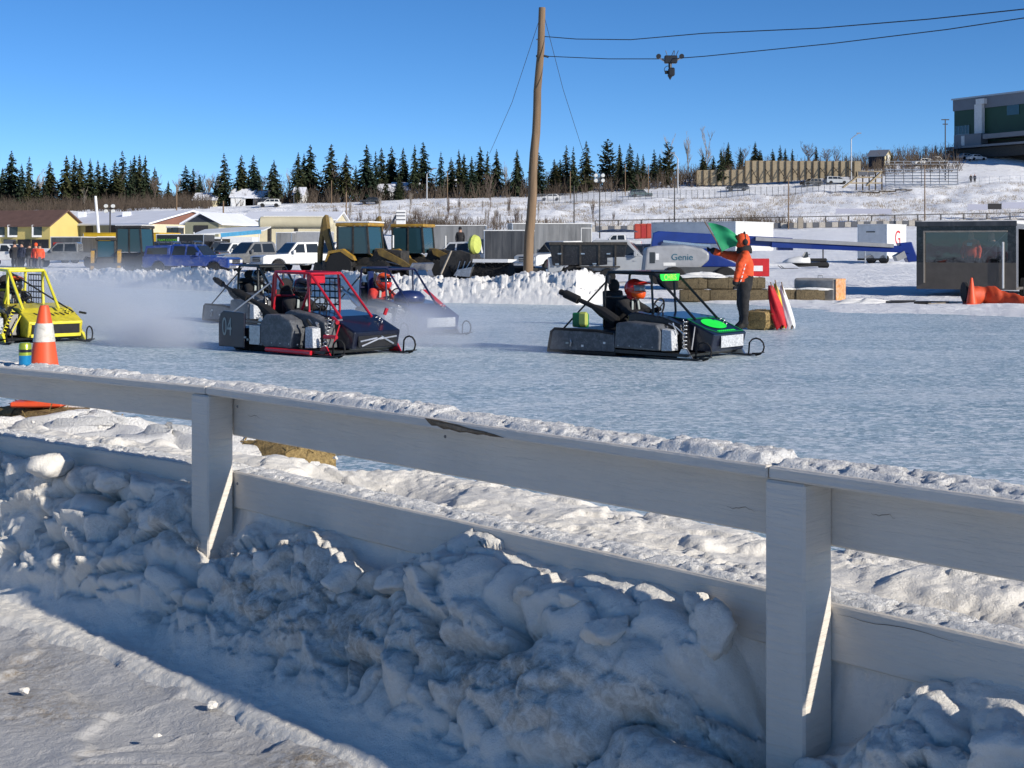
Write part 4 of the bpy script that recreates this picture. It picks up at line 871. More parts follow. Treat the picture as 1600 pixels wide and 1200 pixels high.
# utility pole and its wires
PY = 43.0; pb, pt = P(822, 436, PY), P(848, 12, PY); pb.z = 0.0
pole = thing('utility_pole', 'tall leaning wooden utility pole rising out of the far snow bank', 'pole', tuple(pb))
n = 14; MB().tube([pb + (pt - pb) * (i / n) + Vector((.02 * math.sin(i * 1.7), .02 * math.cos(i * 2.1), 0)) for i in range(n + 1)], [.165 - .06 * i / n for i in range(n + 1)], 14).build('shaft', 'pole_wood', pole, world=True, smooth='auto')
att = P(845, 88, PY); MB().tube([att + Vector((-.15, 0, 0)), att + Vector((.1, -.02, .01)), att + Vector((.24, 0, -.02))], .035, 7).build('cable_clamp', 'black_metal', pole, world=True)
MB().tube([P(838, 62, PY), P(846, 60, PY)], .02, 6).build('bolt', 'steel', pole, world=True)
def wire(label, pts, r):
    pts = [Vector(p) for p in pts]; fine = []
    for i in range(len(pts) - 1):
        for k in range(8): fine.append(pts[i].lerp(pts[i + 1], k / 8))
    fine.append(pts[-1]); b = MB().tube(fine, r, 5).build('overhead_wire', 'wire', loc=tuple(pts[0]), world=True); return tag(b, label, 'wire', 'overhead wires')
wire('upper overhead wire running from the pole top to the right edge', [P(850, 57, PY), P(900, 61, 42), P(985, 62, 40), P(1100, 52, 37), P(1280, 44, 34), P(1450, 30, 31), P(1640, 10, 28)], .014)
wire('lower wire carrying the hanging camera, pole to right edge', [P(856, 88, PY), P(950, 92, 41), P(1046, 92, 39), P(1100, 88, 38), P(1300, 68, 35), P(1480, 46, 32), P(1640, 22, 30)], .013)
wire('thin guy wire from the pole down to the left', [P(843, 30, PY), P(800, 160, 50), P(765, 240, 58)], .009)
wire('thin guy wire from the pole down to the right', [P(851, 28, PY), P(880, 140, 50), P(912, 240, 58)], .009)
cc = P(1047, 92, 39); rig = thing('cable_camera', 'black camera rig hanging from the lower wire', 'camera', tuple(cc)); q = 39 / F
def cp(dx, dy, d=0): return (dx * q, d, -dy * q)
MB().box(-9 * q, 11 * q, -.09, .09, -7 * q, 5 * q, .02).build('carriage', 'black_metal', rig)
for sx in (-1, 1):
    MB().tube([cp(sx * 8, 4), cp(sx * 16, -1), cp(sx * 18, -3)], .025, 6).build('arm', 'steel', rig); MB().tube([cp(sx * 18, -4, -.04), cp(sx * 18, -4, .04)], .07, 10).build('wheel', 'black_metal', rig)
for dx, tx in ((-4, -7), (2, 6), (6, 7), (9, 13)): MB().tube([cp(dx, -4), cp(tx, -13)], .010, 5).build('antenna', 'wire', rig)
MB().tube([cp(0, 6), cp(0, 14)], .05, 8).build('mast', 'black_metal', rig)
MB().box(-3 * q, 7 * q, -.1, .1, -27 * q, -14 * q, .03).build('camera_body', 'black_metal', rig); MB().tube([cp(-2, 21), cp(-8, 21)], .05, 9).build('lens', 'rubber', rig); MB().lathe([(.0, -.17), (.07, -.05), (.07, 0)], cp(0, 24), n=8).build('ball', 'black_metal', rig)
MB().tube([cp(-3 - 6 * math.sin(i * .52), 17 - 6 * math.cos(i * .52)) for i in range(7)], .010, 5).build('cable_loop', 'wire', rig)
# flagman
fl = at(1163, 26.9); FX = fl.x
J, E = standing(1.03, arm_l=[(.16, .28, 1.14), (.20, .24, .93), (.21, .23, .86)], arm_r=[(.30, -.25, 1.42), (.55, -.18, 1.50), (.64, -.17, 1.53)], stance=.11, bulky=1.25)
# he faces left: +x of the figure points to the left of the picture
fm = person('person', 'flagman in orange jacket and black trousers holding up a green flag', J, E, ['cloth_black', 'jacket_orange', 'skin', 'cloth_black', 'boot'], (FX, 26.9, .0), R(180), sub=3)
MB().loft([[(.03 + rx * math.cos(a), rx * .95 * math.sin(a), z) for a in [i * math.tau / 14 for i in range(14)]] for z, rx in ((1.62, .125), (1.72, .14), (1.80, .135), (1.87, .10), (1.90, .03))]).build('hat', 'jacket_orange', fm, smooth=True)
MB().loft([[(.0 + rx * math.cos(a), rx * .95 * math.sin(a), z) for a in [i * math.tau / 14 for i in range(14)]] for z, rx in ((1.50, .15), (1.58, .155), (1.66, .125))]).build('neck_gaiter', 'cloth_black', fm, smooth=True)
for s in (-1, 1): MB().ell((.0, s * .125, 1.72), (.055, .035, .065), 10, 7).build('ear_muff', 'cloth_black', fm, smooth=True)
MB().tube([(.0, .125 * math.cos(a), 1.72 + .20 * math.sin(a)) for a in [math.pi * i / 10 for i in range(11)]], .014, 6).build('headband', 'cloth_black', fm)
MB().ell((.135, 0, 1.73), (.035, .02, .03), 8, 6).build('nose', 'skin', fm, smooth=True)
MB().box(.10, .14, -.07, .07, 1.745, 1.775, .008).build('dark_glasses', 'glass', fm)
MB().box(-.04, .21, -.20, .20, .86, 1.02, .05).build('jacket_hem', 'cloth_black', fm, bevel=.02)
lm = MB()
for i in range(5): lm.beam((.03 + .02 * i, .352 - .006 * i, 1.30 - .075 * i), (.045 + .02 * i, .352 - .006 * i, 1.255 - .075 * i), .014 + .008 * (i % 2), .004, (0, 1, 0))
lm.build('sleeve_print', 'cloth_white', fm)
fingers(fm, (.66, -.17, 1.57), (.8, 0, .2), (0, .3, .9), 'cloth_black', 1); fingers(fm, (.215, .23, .86), (.2, 0, -1), (1, 0, 0), 'cloth_black', -1)
flg = thing('race_flag', 'green race flag waved by the flagman in orange', 'flag', (X_at(1127, 26.9), 26.9, 1.52), 0, 'race flags')
fx0, fz0 = X_at(1120, 26.9) - X_at(1127, 26.9), 0
MB().tube([(.02, .06, .0), (-.13, .0, .28), (-.33, -.04, .60)], .012, 6).build('flag_stick', 'pole_wood', flg)
gu, gv = np.meshgrid(np.linspace(0, 1, 26), np.linspace(0, 1, 18)); sxf, szf = -.36 + .36 * (1 - gv), .57 * gv
ux = -.28 * gv + (.80 - .16 * gv) * gu * (.6 + .5 * gv) + .02; uz = .02 + .56 * gv - (.02 + .34 * gu) * gu * gv + .16 * gu * (1 - gv) * (1.7 - gu)
uy = .09 * np.sin(gu * 7 + gv * 2) * gu + .04 * np.sin(gv * 9 + gu * 3) * gu
grid_mesh('flag_cloth', ux, uy, uz, 'cloth_green', kind=None, parent=flg)
straw_bale('small straw bale behind the flagman with rolled flags leaning on it', (X_at(1191, 27.2), 27.2, .0), R(55), L=.62, w=.5, h=.38, seed=8)
def leaning_flag(label, px, py_top, px_b, Y, mat, w):
    top, bot = P(px, py_top, Y), P(px_b, 514, Y - .15); bot.z = .03
    t = thing('race_flag', label, 'flag', tuple(bot), 0, 'race flags')
    MB().tube([bot, bot.lerp(top, .5) + Vector((0, .0, 0)), top + Vector((0, 0, .08))], .011, 6).build('flag_stick', 'pole_wood', t, world=True)
    g1, g2 = np.meshgrid(np.linspace(0, math.tau, 24), np.linspace(0, 1, 16)); r_ = w * (.25 + .75 * (1 - g2) ** .8) * (1 + .18 * np.sin(g1 * 4 + g2 * 3)) * (1 - .35 * (1 - g2) ** 4)
    c0 = bot.lerp(top, 0.0); X_ = bot.x + (top.x - bot.x) * (g2 * .98 + .02) + r_ * np.cos(g1); Y_ = bot.y + (top.y - bot.y) * g2 + r_ * .6 * np.sin(g1) + .02; Z_ = bot.z + .03 + (top.z - bot.z) * g2 * .98 + .05 * np.sin(g1 * 3) * (1 - g2)
    inv = PINV[t.name].translation; grid_mesh('flag_cloth', X_ + inv.x, Y_ + inv.y, Z_ + inv.z, mat, kind=None, parent=t); return t
leaning_flag('furled red flag leaning against the small bale', 1204, 447, 1222, 27.0, 'cloth_red_flag', .16)
leaning_flag('furled white flag leaning beside the red one', 1221, 447, 1238, 27.0, 'cloth_white', .10)
leaning_flag('furled yellow flag between the red and white flags', 1211, 444, 1229, 27.3, 'cloth_yellow', .09)
# double wall of bales behind the flagman
sc = 41.0
for i, px in enumerate((1082, 1128, 1172)):
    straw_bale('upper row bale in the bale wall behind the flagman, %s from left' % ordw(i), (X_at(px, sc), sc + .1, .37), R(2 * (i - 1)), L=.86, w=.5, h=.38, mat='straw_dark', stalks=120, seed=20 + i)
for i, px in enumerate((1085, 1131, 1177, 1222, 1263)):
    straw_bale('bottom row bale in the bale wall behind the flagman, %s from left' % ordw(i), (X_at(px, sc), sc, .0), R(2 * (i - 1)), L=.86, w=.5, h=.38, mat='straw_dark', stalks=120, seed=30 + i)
for i, px in enumerate((1072, 1110, 1160, 1215, 1270)): snow_lump((X_at(px, sc), sc + .05, (.74 if px < 1190 else .37)), .5, 60 + i, sc=(1.1, .5, .12))
snow_lump((X_at(1100, 42), 42.3, .72), .5, 66, sc=(1.3, .5, .28))
blk = thing('concrete_block', 'concrete block with orange painted end beyond the bale wall', 'block', (X_at(1283, 41.6), 41.6, 0), R(-38))
MB().box(-.75, .62, -.35, .35, 0, .70, .06).build('block_body', 'concrete', blk, bevel=.02); MB().box(.621, .64, -.34, .34, .02, .69, .02).build('painted_end', 'concrete_orange', blk); MB().tube([(-.1, 0, .69), (-.1, 0, .77), (.05, 0, .77), (.05, 0, .69)], .012, 6).build('lifting_eye', 'steel', blk)
# far snow bank along the outside of the ice
s_ = np.linspace(-120, 968, 900); t_ = np.linspace(-.4, 4.2, 74); SB, TB = np.meshgrid(s_, t_)
yb = edge_y(SB) + TB; xb = (SB - 800) / F * yb
cr = .62 + .25 * (fbm(xb * .35, xb * 0, 131, 3) - .5) + .25 * np.exp(-((SB - 905) / 38) ** 2) + .16 * np.exp(-((SB - 830) / 30) ** 2) - .15 * sstep(300, 60, SB) - .5 * sstep(940, 968, SB)
prof = sstep(.0, 1.3, TB) * (1 - .75 * sstep(1.5, 3.6, TB))
QB = TB + 1.3 * cr * prof
wA, cA, gA, dA, eA = worley(xb * 1.5 + fbm(xb, yb, 140), QB * 1.7, 132); wB, cB, gB, dB, eB = worley(xb * 4.2 + 1.5 * fbm(xb * 3, QB * 3, 141), QB * 4.4 + 1.5 * fbm(xb * 3 + 5, QB * 3, 143), 133); wC, cC, gC, dC, eC = worley(xb * 9, QB * 9.5, 136)
zb = cr * prof + prof * ((cA - .5) * .22 + (dA * (cB - .5)) * .18 + (.3 + cB) * .16 * (np.sqrt(np.clip(1 - (wB / .8) ** 2, 0, 1)) - .6) + .05 * cC * np.sqrt(np.clip(1 - (wC / .8) ** 2, 0, 1))) + .05 * (fbm(xb * 7, yb * 7, 134, 3) - .5) - .05 + .10 * sstep(0, .4, TB)
grid_mesh('far_snow_bank', xb, yb, zb, 'snow_cap')
# black trailer with a wide window on the right, people inside, things lying before it
D('trailer_black', (0.012, 0.013, 0.015), rough=0.25, var=0.4, scale=2, coat=0.3, dirt=(0.12, 0.12, 0.13), dirt_amt=0.5)
D('trailer_tan', (0.10, 0.085, 0.07), rough=0.55, var=0.2, scale=3)
D('trailer_white', (0.66, 0.66, 0.65), rough=0.45, var=0.12, scale=2, dirt=(0.35, 0.33, 0.3), dirt_amt=0.3)
D('trailer_grey', (0.17, 0.175, 0.18), rough=0.4, var=0.35, scale=1.5, dirt=(0.30, 0.30, 0.30), dirt_amt=0.6, stretch=(1, 1, 0.12))
D('trailer_dark', (0.05, 0.053, 0.058), rough=0.4, var=0.35, scale=1.5, dirt=(0.14, 0.14, 0.14), dirt_amt=0.6, stretch=(1, 1, 0.12))
D('trim_tan', (0.30, 0.26, 0.21), rough=0.5)
def m_win(name):
    m, nd, lk, bs = new_mat(name); nd.remove(bs)
    g = nd.new('ShaderNodeBsdfGlossy'); g.inputs['Roughness'].default_value = 0.03; tr = nd.new('ShaderNodeBsdfTransparent'); tr.inputs[0].default_value = (.62, .66, .70, 1)
    nz = noise_n(nd, lk, 1.1, 2, .5); lk.new(bump_n(nd, lk, nz.outputs[0], .08, .05), g.inputs['Normal'])
    mx = nd.new('ShaderNodeMixShader'); mx.inputs[0].default_value = 0.10; lk.new(tr.outputs[0], mx.inputs[1]); lk.new(g.outputs[0], mx.inputs[2]); lk.new(mx.outputs[0], nd['Material Output'].inputs[0]); return m
SPEC['window_clear'] = (m_win, {})
c0 = P(1432, 466, 44.2); c0.z = 0
TR = thing('black_trailer', 'black trailer with wide window in its end wall at the right edge', 'trailer', (c0.x, 44.2, 0), R(-30))
Wd, Ln, Zb, Zt = 3.05, 6.0, .30, 2.46      # x across the end wall, y back along the trailer
wl0, wl1, wz0, wz1 = .22, 2.80, 1.15, 2.16
MB().box(0, Wd, 0, Ln, Zb, Zb + .08).build('floor', 'trailer_tan', TR)
for nm, bx_ in (('end_wall', (0, Wd, 0, .05, Zb + .08, wz0)), ('end_header', (0, Wd, 0, .05, wz1, Zt - .1)), ('corner_post', (0, wl0, 0, .05, wz0, wz1)), ('corner_post', (wl1, Wd, 0, .05, wz0, wz1))): MB().box(*bx_).build(nm, 'trailer_black' if nm != 'end_wall' else 'trailer_tan', TR)
MB().box(0, .05, .05, Ln, Zb + .08, Zt - .1).build('side_wall', 'trailer_black', TR); MB().box(Wd - .05, Wd, .05, .40, Zb + .08, Zt - .1).build('side_wall', 'trailer_black', TR); MB().box(Wd - .05, Wd, 2.3, Ln, Zb + .08, Zt - .1).build('side_wall', 'trailer_black', TR); MB().box(Wd - .05, Wd, .40, 2.3, Zt - .25, Zt - .1).build('sun_gap_header', 'trailer_black', TR)  # unseen gap in the right wall, added so sunlight reaches the people inside
MB().box(.05, Wd - .05, Ln - .05, Ln, Zb + .08, Zt - .1).build('back_wall', 'trailer_tan', TR)
MB().box(-.03, Wd + .03, -.05, Ln, Zt - .1, Zt, .02).build('roof', 'trailer_white', TR); MB().box(-.035, Wd + .035, -.075, -.05, Zt - .16, Zt - .005, .008).build('roof_trim', 'trailer_dark', TR)
for nm, bx_ in (('window_frame', (wl0, wl1, -.03, -.001, wz1 - .05, wz1)), ('window_frame', (wl0, wl0 + .05, -.03, -.001, Zb + .2, wz1 - .05))): MB().box(*bx_).build(nm, 'trim_tan', TR)
MB().box(wl0, wl1, .02, .03, wz0, wz1).build('window_pane', 'window_clear', TR)
MB().box(wl1 - .16, wl1 - .10, -.06, -.02, .35, 1.80, .01).build('door_bar', 'trailer_white', TR)
MB().tube([(wl1 - .04, .05, 2.1), (1.9, .10, 1.2)], .010, 5).build('gas_strut', 'steel', TR)
for y in (1.6, 2.5):
    MB().lathe([(.0, -.09), (.25, -.09), (.33, -.06), (.33, .06), (.25, .09), (0, .09)], (Wd - .05, y, .33), 'x', 18).build('wheel', 'rubber', TR, smooth='auto')
rs = MB(); gx_, gy_ = np.meshgrid(np.linspace(0, Wd, 30), np.linspace(.1, Ln, 50)); o = grid_mesh('roof_snow', gx_, gy_, Zt - .004 + .05 * sstep(0, .2, gx_) * sstep(0, .12, Wd - gx_) * sstep(.1, .5, gy_) * (.4 + fbm(gx_ * 1.5, gy_ * 1.5, 150, 4)), 'snow_cap', kind=None, parent=TR)
def tr_w(x, y, z): return Matrix.Translation(TR.location) @ Matrix.Rotation(R(-30), 4, 'Z') @ Vector((x, y, z))
J, E = standing(1.0); p_ = tr_w(1.55, .75, Zb + .08); t1 = person('person', 'person in orange jacket behind the window of the black trailer', J, E, ['cloth_black', 'jacket_orange', 'skin', 'cloth_black', 'boot'], tuple(p_), R(-120))
MB().box(.16, .175, -.10, .06, 1.30, 1.40).build('chest_print', 'cloth_white', t1)
J, E = standing(.97); p_ = tr_w(2.15, .9, Zb + .08); person('person', 'person in dark coat behind the trailer window, right of the orange jacket', J, E, ['cloth_black', 'cloth_navy', 'skin', 'cloth_black', 'boot'], tuple(p_), R(-120))
cone('plain orange cone in front of the black trailer', at(1518, 37.4, .06).to_tuple(), .74, band=False)
# orange air fence bag lying in front
bag = thing('air_fence', 'deflated orange air fence bag lying before the black trailer', 'air fence', at(1545, 37.6).to_tuple())
pts = [P(1508, 462, 37.8), P(1535, 458, 37.9), P(1556, 461, 37.7), P(1580, 468, 37.4), P(1610, 474, 37.0), P(1660, 478, 36.6)]
b = MB(); rings = []
for i in range(41):
    u = i / 40 * 5; k = min(int(u), 4); c = pts[k].lerp(pts[k + 1], u - k); rr_ = .34 - .12 * (i / 40) + .03 * math.sin(i * .55) + .012 * math.sin(i * 1.3); c.z = max(.06, c.z - .05)
    rings.append([(c.x, c.y + rr_ * .9 * math.cos(a) * (1 + .06 * math.sin(3 * a + i * .4)), max(.03, c.z + rr_ * .85 * math.sin(a) * (1 + .06 * math.sin(2 * a + i * .3)))) for a in [q * math.tau / 16 for q in range(16)]])
b.loft(rings).build('bag', D('bag_orange', (.55, .07, .02), rough=.6, var=.3, scale=3, bump=.5, bscale=9) or 'bag_orange', bag, world=True, smooth=True)
e0 = P(1507, 456, 37.75); MB().lathe([(.0, -.03), (.27, -.03), (.27, .04), (0, .04)], tuple(e0), 'x', 18).build('end_cap', 'rubber', bag, world=True)
# aluminium poles lying in the snow
for i, (a_, b_, w_, m_, lb) in enumerate((((1384, 467, 38.5), (1508, 467, 38.2), .07, 'black_metal', 'long black rail lying in front of the black trailer'), ((1388, 464, 39.2), (1430, 464, 39.4), .05, 'black_metal', 'short bent black bar lying left of the trailer'), ((1432, 465, 38.8), (1508, 466, 38.0), .06, 'alu', 'bright aluminium pole lying along the trailer end'), ((1428, 472, 37.6), (1455, 473, 37.5), .10, 'rubber', 'dark rubber mat on the snow before the trailer'), ((1450, 474, 37.4), (1496, 464, 38.0), .03, 'trim_tan', 'thin wooden stick lying slantwise before the trailer'))):
    p0, p1 = P(*a_), P(*b_); p0.z = p1.z = .10; o = MB().beam(p0, p1, w_, w_ * .8).build('lying_pole', m_, loc=tuple(p0), world=True); tag(o, lb, 'pole')
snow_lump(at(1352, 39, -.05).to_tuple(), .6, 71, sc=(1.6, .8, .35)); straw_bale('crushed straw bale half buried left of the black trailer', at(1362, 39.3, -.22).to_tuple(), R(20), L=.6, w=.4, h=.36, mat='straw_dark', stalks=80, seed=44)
# ------------------------------------------------------------------ vehicles
def auto(name, col, **kw): D(name, col, rough=0.3, var=0.12, scale=2.0, coat=0.5, dirt=(0.32, 0.32, 0.33), dirt_amt=0.45, **kw)
auto('car_white', (0.66, 0.66, 0.64)); auto('car_grey', (0.13, 0.135, 0.14)); auto('car_black', (0.012, 0.012, 0.014)); auto('car_blue', (0.01, 0.04, 0.22)); auto('car_silver', (0.36, 0.38, 0.40)); auto('car_green', (0.03, 0.06, 0.05)); auto('car_navy', (0.02, 0.03, 0.06))
D('chrome', (0.55, 0.56, 0.58), rough=0.22, metal=0.9, var=0.2, scale=8); D('lamp_glass', (0.62, 0.62, 0.58), rough=0.15, var=0.1); D('tail_red', (0.35, 0.01, 0.01), rough=0.3)
def wheel(t, x, y, r, w=.24, out=-1):
    wo = MB().lathe([(r * .62, -w / 2), (r * .92, -w / 2), (r, -w * .3), (r, w * .3), (r * .92, w / 2), (r * .62, w / 2)], (x, y, r), 'y', 20).build('wheel', 'rubber', t, smooth='auto')
    rim = MB(); rim.lathe([(r * .62, -w * .38), (r * .58, -w * .30), (r * .16, -w * .34), (0, -w * .36)] if out < 0 else [(0, w * .36), (r * .16, w * .34), (r * .58, w * .30), (r * .62, w * .38)], (x, y, r), 'y', 16)
    rim.build('rim', 'chrome', wo, smooth='auto')
def vehicle(label, kind, mat, loc, heading, group='vehicles parked in the paddock', name=None, detail=True, topper=False, big=1.0, cat=None):
    """heading: direction of travel in the ground plane (radians from +X). x forward"""
    name = name or {'pickup': 'pickup_truck', 'suv': 'sport_utility_car', 'car': 'parked_car', 'van': 'minivan'}[kind]
    t = thing(name, label, cat or {'pickup': 'pickup truck', 'suv': 'car', 'car': 'car', 'van': 'van'}[kind], loc, heading, group)
    t.scale = (big, big, big)
    if kind == 'pickup':
        L, Wd, r, wx = 5.8, 1.98, .41, (-1.85, 1.85); belt, roof = 1.18, 1.92; hood = 1.16
        prof_low = [(-2.9, .55), (-2.9, 1.16), (-.95, 1.18), (1.05, 1.18), (2.65, 1.10), (2.88, 1.0), (2.9, .50)]
        cab = [(-1.05, 1.17), (1.22, 1.17), (.55, 1.88), (-.85, 1.92), (-1.0, 1.85)]; win = [[(-.92, 1.24), (-.06, 1.24), (-.06, 1.78), (-.82, 1.80)], [(.06, 1.24), (1.0, 1.24), (.48, 1.77), (.06, 1.78)]]; ws = (1.20, .58)
    elif kind == 'suv':
        L, Wd, r, wx = 4.8, 1.9, .37, (-1.42, 1.42); prof_low = [(-2.35, .45), (-2.38, 1.0), (-2.0, 1.08), (.85, 1.08), (2.2, .98), (2.38, .85), (2.4, .42)]
        cab = [(-2.2, 1.07), (1.15, 1.07), (.40, 1.68), (-1.7, 1.72), (-2.0, 1.65)]; win = [[(-2.0, 1.14), (-1.15, 1.14), (-1.15, 1.60), (-1.75, 1.60)], [(-1.05, 1.14), (-.2, 1.14), (-.2, 1.60), (-1.05, 1.60)], [(-.1, 1.14), (.88, 1.14), (.36, 1.59), (-.1, 1.60)]]; ws = (1.13, .43)
    elif kind == 'van':
        L, Wd, r, wx = 5.0, 1.95, .34, (-1.5, 1.55); prof_low = [(-2.45, .40), (-2.48, 1.0), (-2.3, 1.08), (1.4, 1.05), (2.3, .90), (2.48, .75), (2.5, .38)]
        cab = [(-2.4, 1.06), (1.75, 1.03), (.55, 1.70), (-1.9, 1.76), (-2.25, 1.70)]; win = [[(-2.15, 1.13), (-1.15, 1.13), (-1.15, 1.62), (-2.0, 1.63)], [(-1.05, 1.13), (.0, 1.13), (.0, 1.62), (-1.05, 1.63)], [(.1, 1.13), (1.35, 1.11), (.52, 1.60), (.1, 1.62)]]; ws = (1.72, .58)
    else:
        L, Wd, r, wx = 4.5, 1.78, .32, (-1.35, 1.35); prof_low = [(-2.2, .40), (-2.22, .90), (-1.6, .95), (.8, .93), (2.05, .80), (2.22, .65), (2.25, .36)]
        cab = [(-1.9, .93), (1.05, .92), (.3, 1.40), (-1.0, 1.43), (-1.35, 1.38)]; win = [[(-1.5, .98), (-.5, .98), (-.5, 1.34), (-1.15, 1.34)], [(-.4, .98), (.8, .97), (.27, 1.33), (-.4, 1.34)]]; ws = (1.03, .32)
    # lower body with wheel arches
    poly = [];
    for i, p in enumerate(prof_low): poly.append(p)
    bottom = []
    zb = prof_low[-1][1] - .06
    for x in (wx[1], wx[0]):
        bottom += [(x + r * 1.22 * math.cos(a), r * .95 + r * 1.22 * math.sin(a)) for a in [math.pi * i / 9 for i in range(10)] if r * .95 + r * 1.22 * math.sin(a) > zb]
    poly = prof_low + [(prof_low[-1][0] - .1, zb)] + bottom + [(prof_low[0][0] + .1, zb)]
    body = MB().prism(poly, -Wd / 2, Wd / 2).build('body', mat, t, bevel=.05)
    cb = MB(); n = len(cab); vs = [(x, -Wd / 2 + .03 + .20 * max(0, (z - cab[0][1])) / (cab[2][1] - cab[0][1]), z) for x, z in cab] + [(x, Wd / 2 - .03 - .20 * max(0, (z - cab[0][1])) / (cab[2][1] - cab[0][1]), z) for x, z in cab]
    cb.add(vs, [tuple(range(n)), tuple(range(2 * n - 1, n - 1, -1))] + [(i, n + i, n + (i + 1) % n, (i + 1) % n) for i in range(n)]).build('cab', mat, t, bevel=.04)
    zr = cab[2][1]; z0 = cab[0][1]
    for s in (-1, 1):
        for w in win:
            MB().add([(x, s * (Wd / 2 - .024 - .20 * (z - z0) / (zr - z0)), z) for x, z in w] + [(x, s * (Wd / 2 - .06 - .20 * (z - z0) / (zr - z0)), z) for x, z in w], [(0, 1, 2, 3), (0, 4, 5, 1), (1, 5, 6, 2), (2, 6, 7, 3), (3, 7, 4, 0)]).build('side_window', 'glass', t)
    xa, xb_ = ws; zt_ = cab[2][1]; e = .015
    def wsp(f_, s): z = z0 + .06 + (zt_ - z0 - .12) * f_; return (xa + (xb_ - xa) * ((z - z0) / (zt_ - z0)) + e + .012, s * (Wd / 2 - .10 - .20 * (z - z0) / (zr - z0)), z + .01)
    MB().add([wsp(0, -1), wsp(0, 1), wsp(1, 1), wsp(1, -1)], [(0, 1, 2, 3)]).build('windscreen', 'glass', t)
    xr = cab[-1][0]; MB().add([(cab[0][0] - .012 if kind != 'pickup' else cab[0][0] - .012, -.62, z0 + .1), (cab[0][0] - .012, .62, z0 + .1), (xr - .012, .55, cab[-1][1] - .06), (xr - .012, -.55, cab[-1][1] - .06)], [(3, 2, 1, 0)]).build('rear_window', 'glass', t)
    for x in wx:
        for s in (-1, 1): wheel(t, x, s * (Wd / 2 - .13), r, out=s)
    xf = prof_low[-1][0]; zf = prof_low[-2][1]
    if detail:
        MB().box(xf - .02, xf + .03, -.52, .52, zf - .30, zf - .02, .01).build('grille', 'black_metal' if kind == 'pickup' else 'black_metal', t)
        if kind == 'pickup':
            for z in (zf - .22, zf - .12): MB().box(xf + .03, xf + .045, -.5, .5, z - .015, z + .015).build('grille_bar', 'chrome', t)
        for s in (-1, 1):
            MB().box(xf - .06, xf + .025, s * .72 - .17, s * .72 + .17, zf - .24, zf - .04, .02).build('headlight', 'lamp_glass', t)
            MB().box(xf - .1, xf + .02, s * .70 - .09, s * .70 + .09, zf - .50, zf - .42, .01).build('fog_lamp', 'lamp_glass', t)
            MB().box(cab[1][0] - .42, cab[1][0] - .28, s * (Wd / 2 + .10) - .11, s * (Wd / 2 + .10) + .11, z0 + .02, z0 + .24, .02).build('mirror', mat, t)
            MB().box(prof_low[0][0] - .02, prof_low[0][0] + .1, s * (Wd / 2 - .12) - .08, s * (Wd / 2 - .12) + .08, .75, 1.05, .01).build('tail_light', 'tail_red', t)
        MB().box(xf - .1, xf + .09, -Wd / 2 + .06, Wd / 2 - .06, zf - .56, zf - .38, .03).build('front_bumper', 'chrome' if kind == 'pickup' else mat, t)
        MB().box(xf + .092, xf + .10, -.16, .16, zf - .53, zf - .43).build('number_plate', 'white_paint', t)
        MB().box(prof_low[0][0] - .08, prof_low[0][0] + .08, -Wd / 2 + .06, Wd / 2 - .06, .5, .66, .03).build('rear_bumper', 'chrome' if kind == 'pickup' else mat, t)
        for x in ([-.12, .95] if kind == 'pickup' else [-1.1, -.1]):
            for s in (-1, 1): MB().box(x - .16, x, s * (Wd / 2 + .012) - .015, s * (Wd / 2 + .012) + .015, z0 - .18, z0 - .14).build('door_handle', mat, t)
    if kind == 'pickup' and not topper:
        MB().box(-2.82, -1.1, -Wd / 2 + .14, Wd / 2 - .14, 1.10, 1.185).build('bed_opening', 'rubber', t)
    if topper:
        MB().prism([(-2.86, 1.17), (-1.06, 1.17), (-1.02, 1.86), (-2.70, 1.80)], -Wd / 2 + .08, Wd / 2 - .08).build('bed_topper', mat, t, bevel=.05)
        for s in (-1, 1): MB().prism([(-2.62, 1.28), (-1.25, 1.28), (-1.22, 1.70), (-2.55, 1.66)], s * (Wd / 2 - .07) - .012, s * (Wd / 2 - .07) + .012).build('topper_window', 'glass', t)
    return t
def face_l(a): return math.pi + R(a)          # heading left, turned a degrees towards the camera
def place(px, Y, dz=0): return at(px, Y, dz + .04).to_tuple()
vehicle('blue pickup truck with bed topper, parked side-on at left beyond the snow bank', 'pickup', 'car_blue', place(301, 78), R(-14), topper=True, big=.92)
vehicle('grey pickup truck parked beside the white ones, front to the camera', 'pickup', 'car_grey', place(398, 88), face_l(42))
vehicle('white pickup truck with dark grille, second of the angled row', 'pickup', 'car_white', place(468, 86), face_l(34))
vehicle('white pickup truck nearest the backhoe, partly behind its bucket', 'pickup', 'car_white', place(528, 88), face_l(40))
vehicle('white pickup truck behind the grey one, hood scoop toward camera', 'pickup', 'car_white', place(362, 104), face_l(50), big=.92)
vehicle('dark pickup truck in the second row under the white canopy', 'pickup', 'car_black', place(333, 112), face_l(50), big=.95)
vehicle('white sport utility car behind the row of white pickups', 'suv', 'car_white', place(512, 108), face_l(35))
vehicle('black pickup truck behind the blue one at the banner trailer', 'pickup', 'car_black', place(290, 98), R(170), big=1.0)
vehicle('dark blue pickup truck parked behind the loader', 'pickup', 'car_navy', place(255, 94), R(175), big=1.0)
vehicle('white sport utility car at the left edge beneath the yellow building', 'suv', 'car_white', place(12, 100), R(-10))
vehicle('grey pickup truck with open bed near the group of people', 'pickup', 'car_grey', place(104, 98), R(185), big=.95)
vehicle('white heavy pickup truck parked just right of the utility pole', 'pickup', 'car_white', place(878, 84), face_l(40), big=1.03)
vehicle('silver crew cab pickup truck behind the lift engine cowl', 'pickup', 'car_silver', place(962, 60), R(-6), big=1.0)
vehicle('white pickup truck carrying a spare tank behind the brush machine', 'pickup', 'car_white', place(722, 88), face_l(-25), big=1.0)
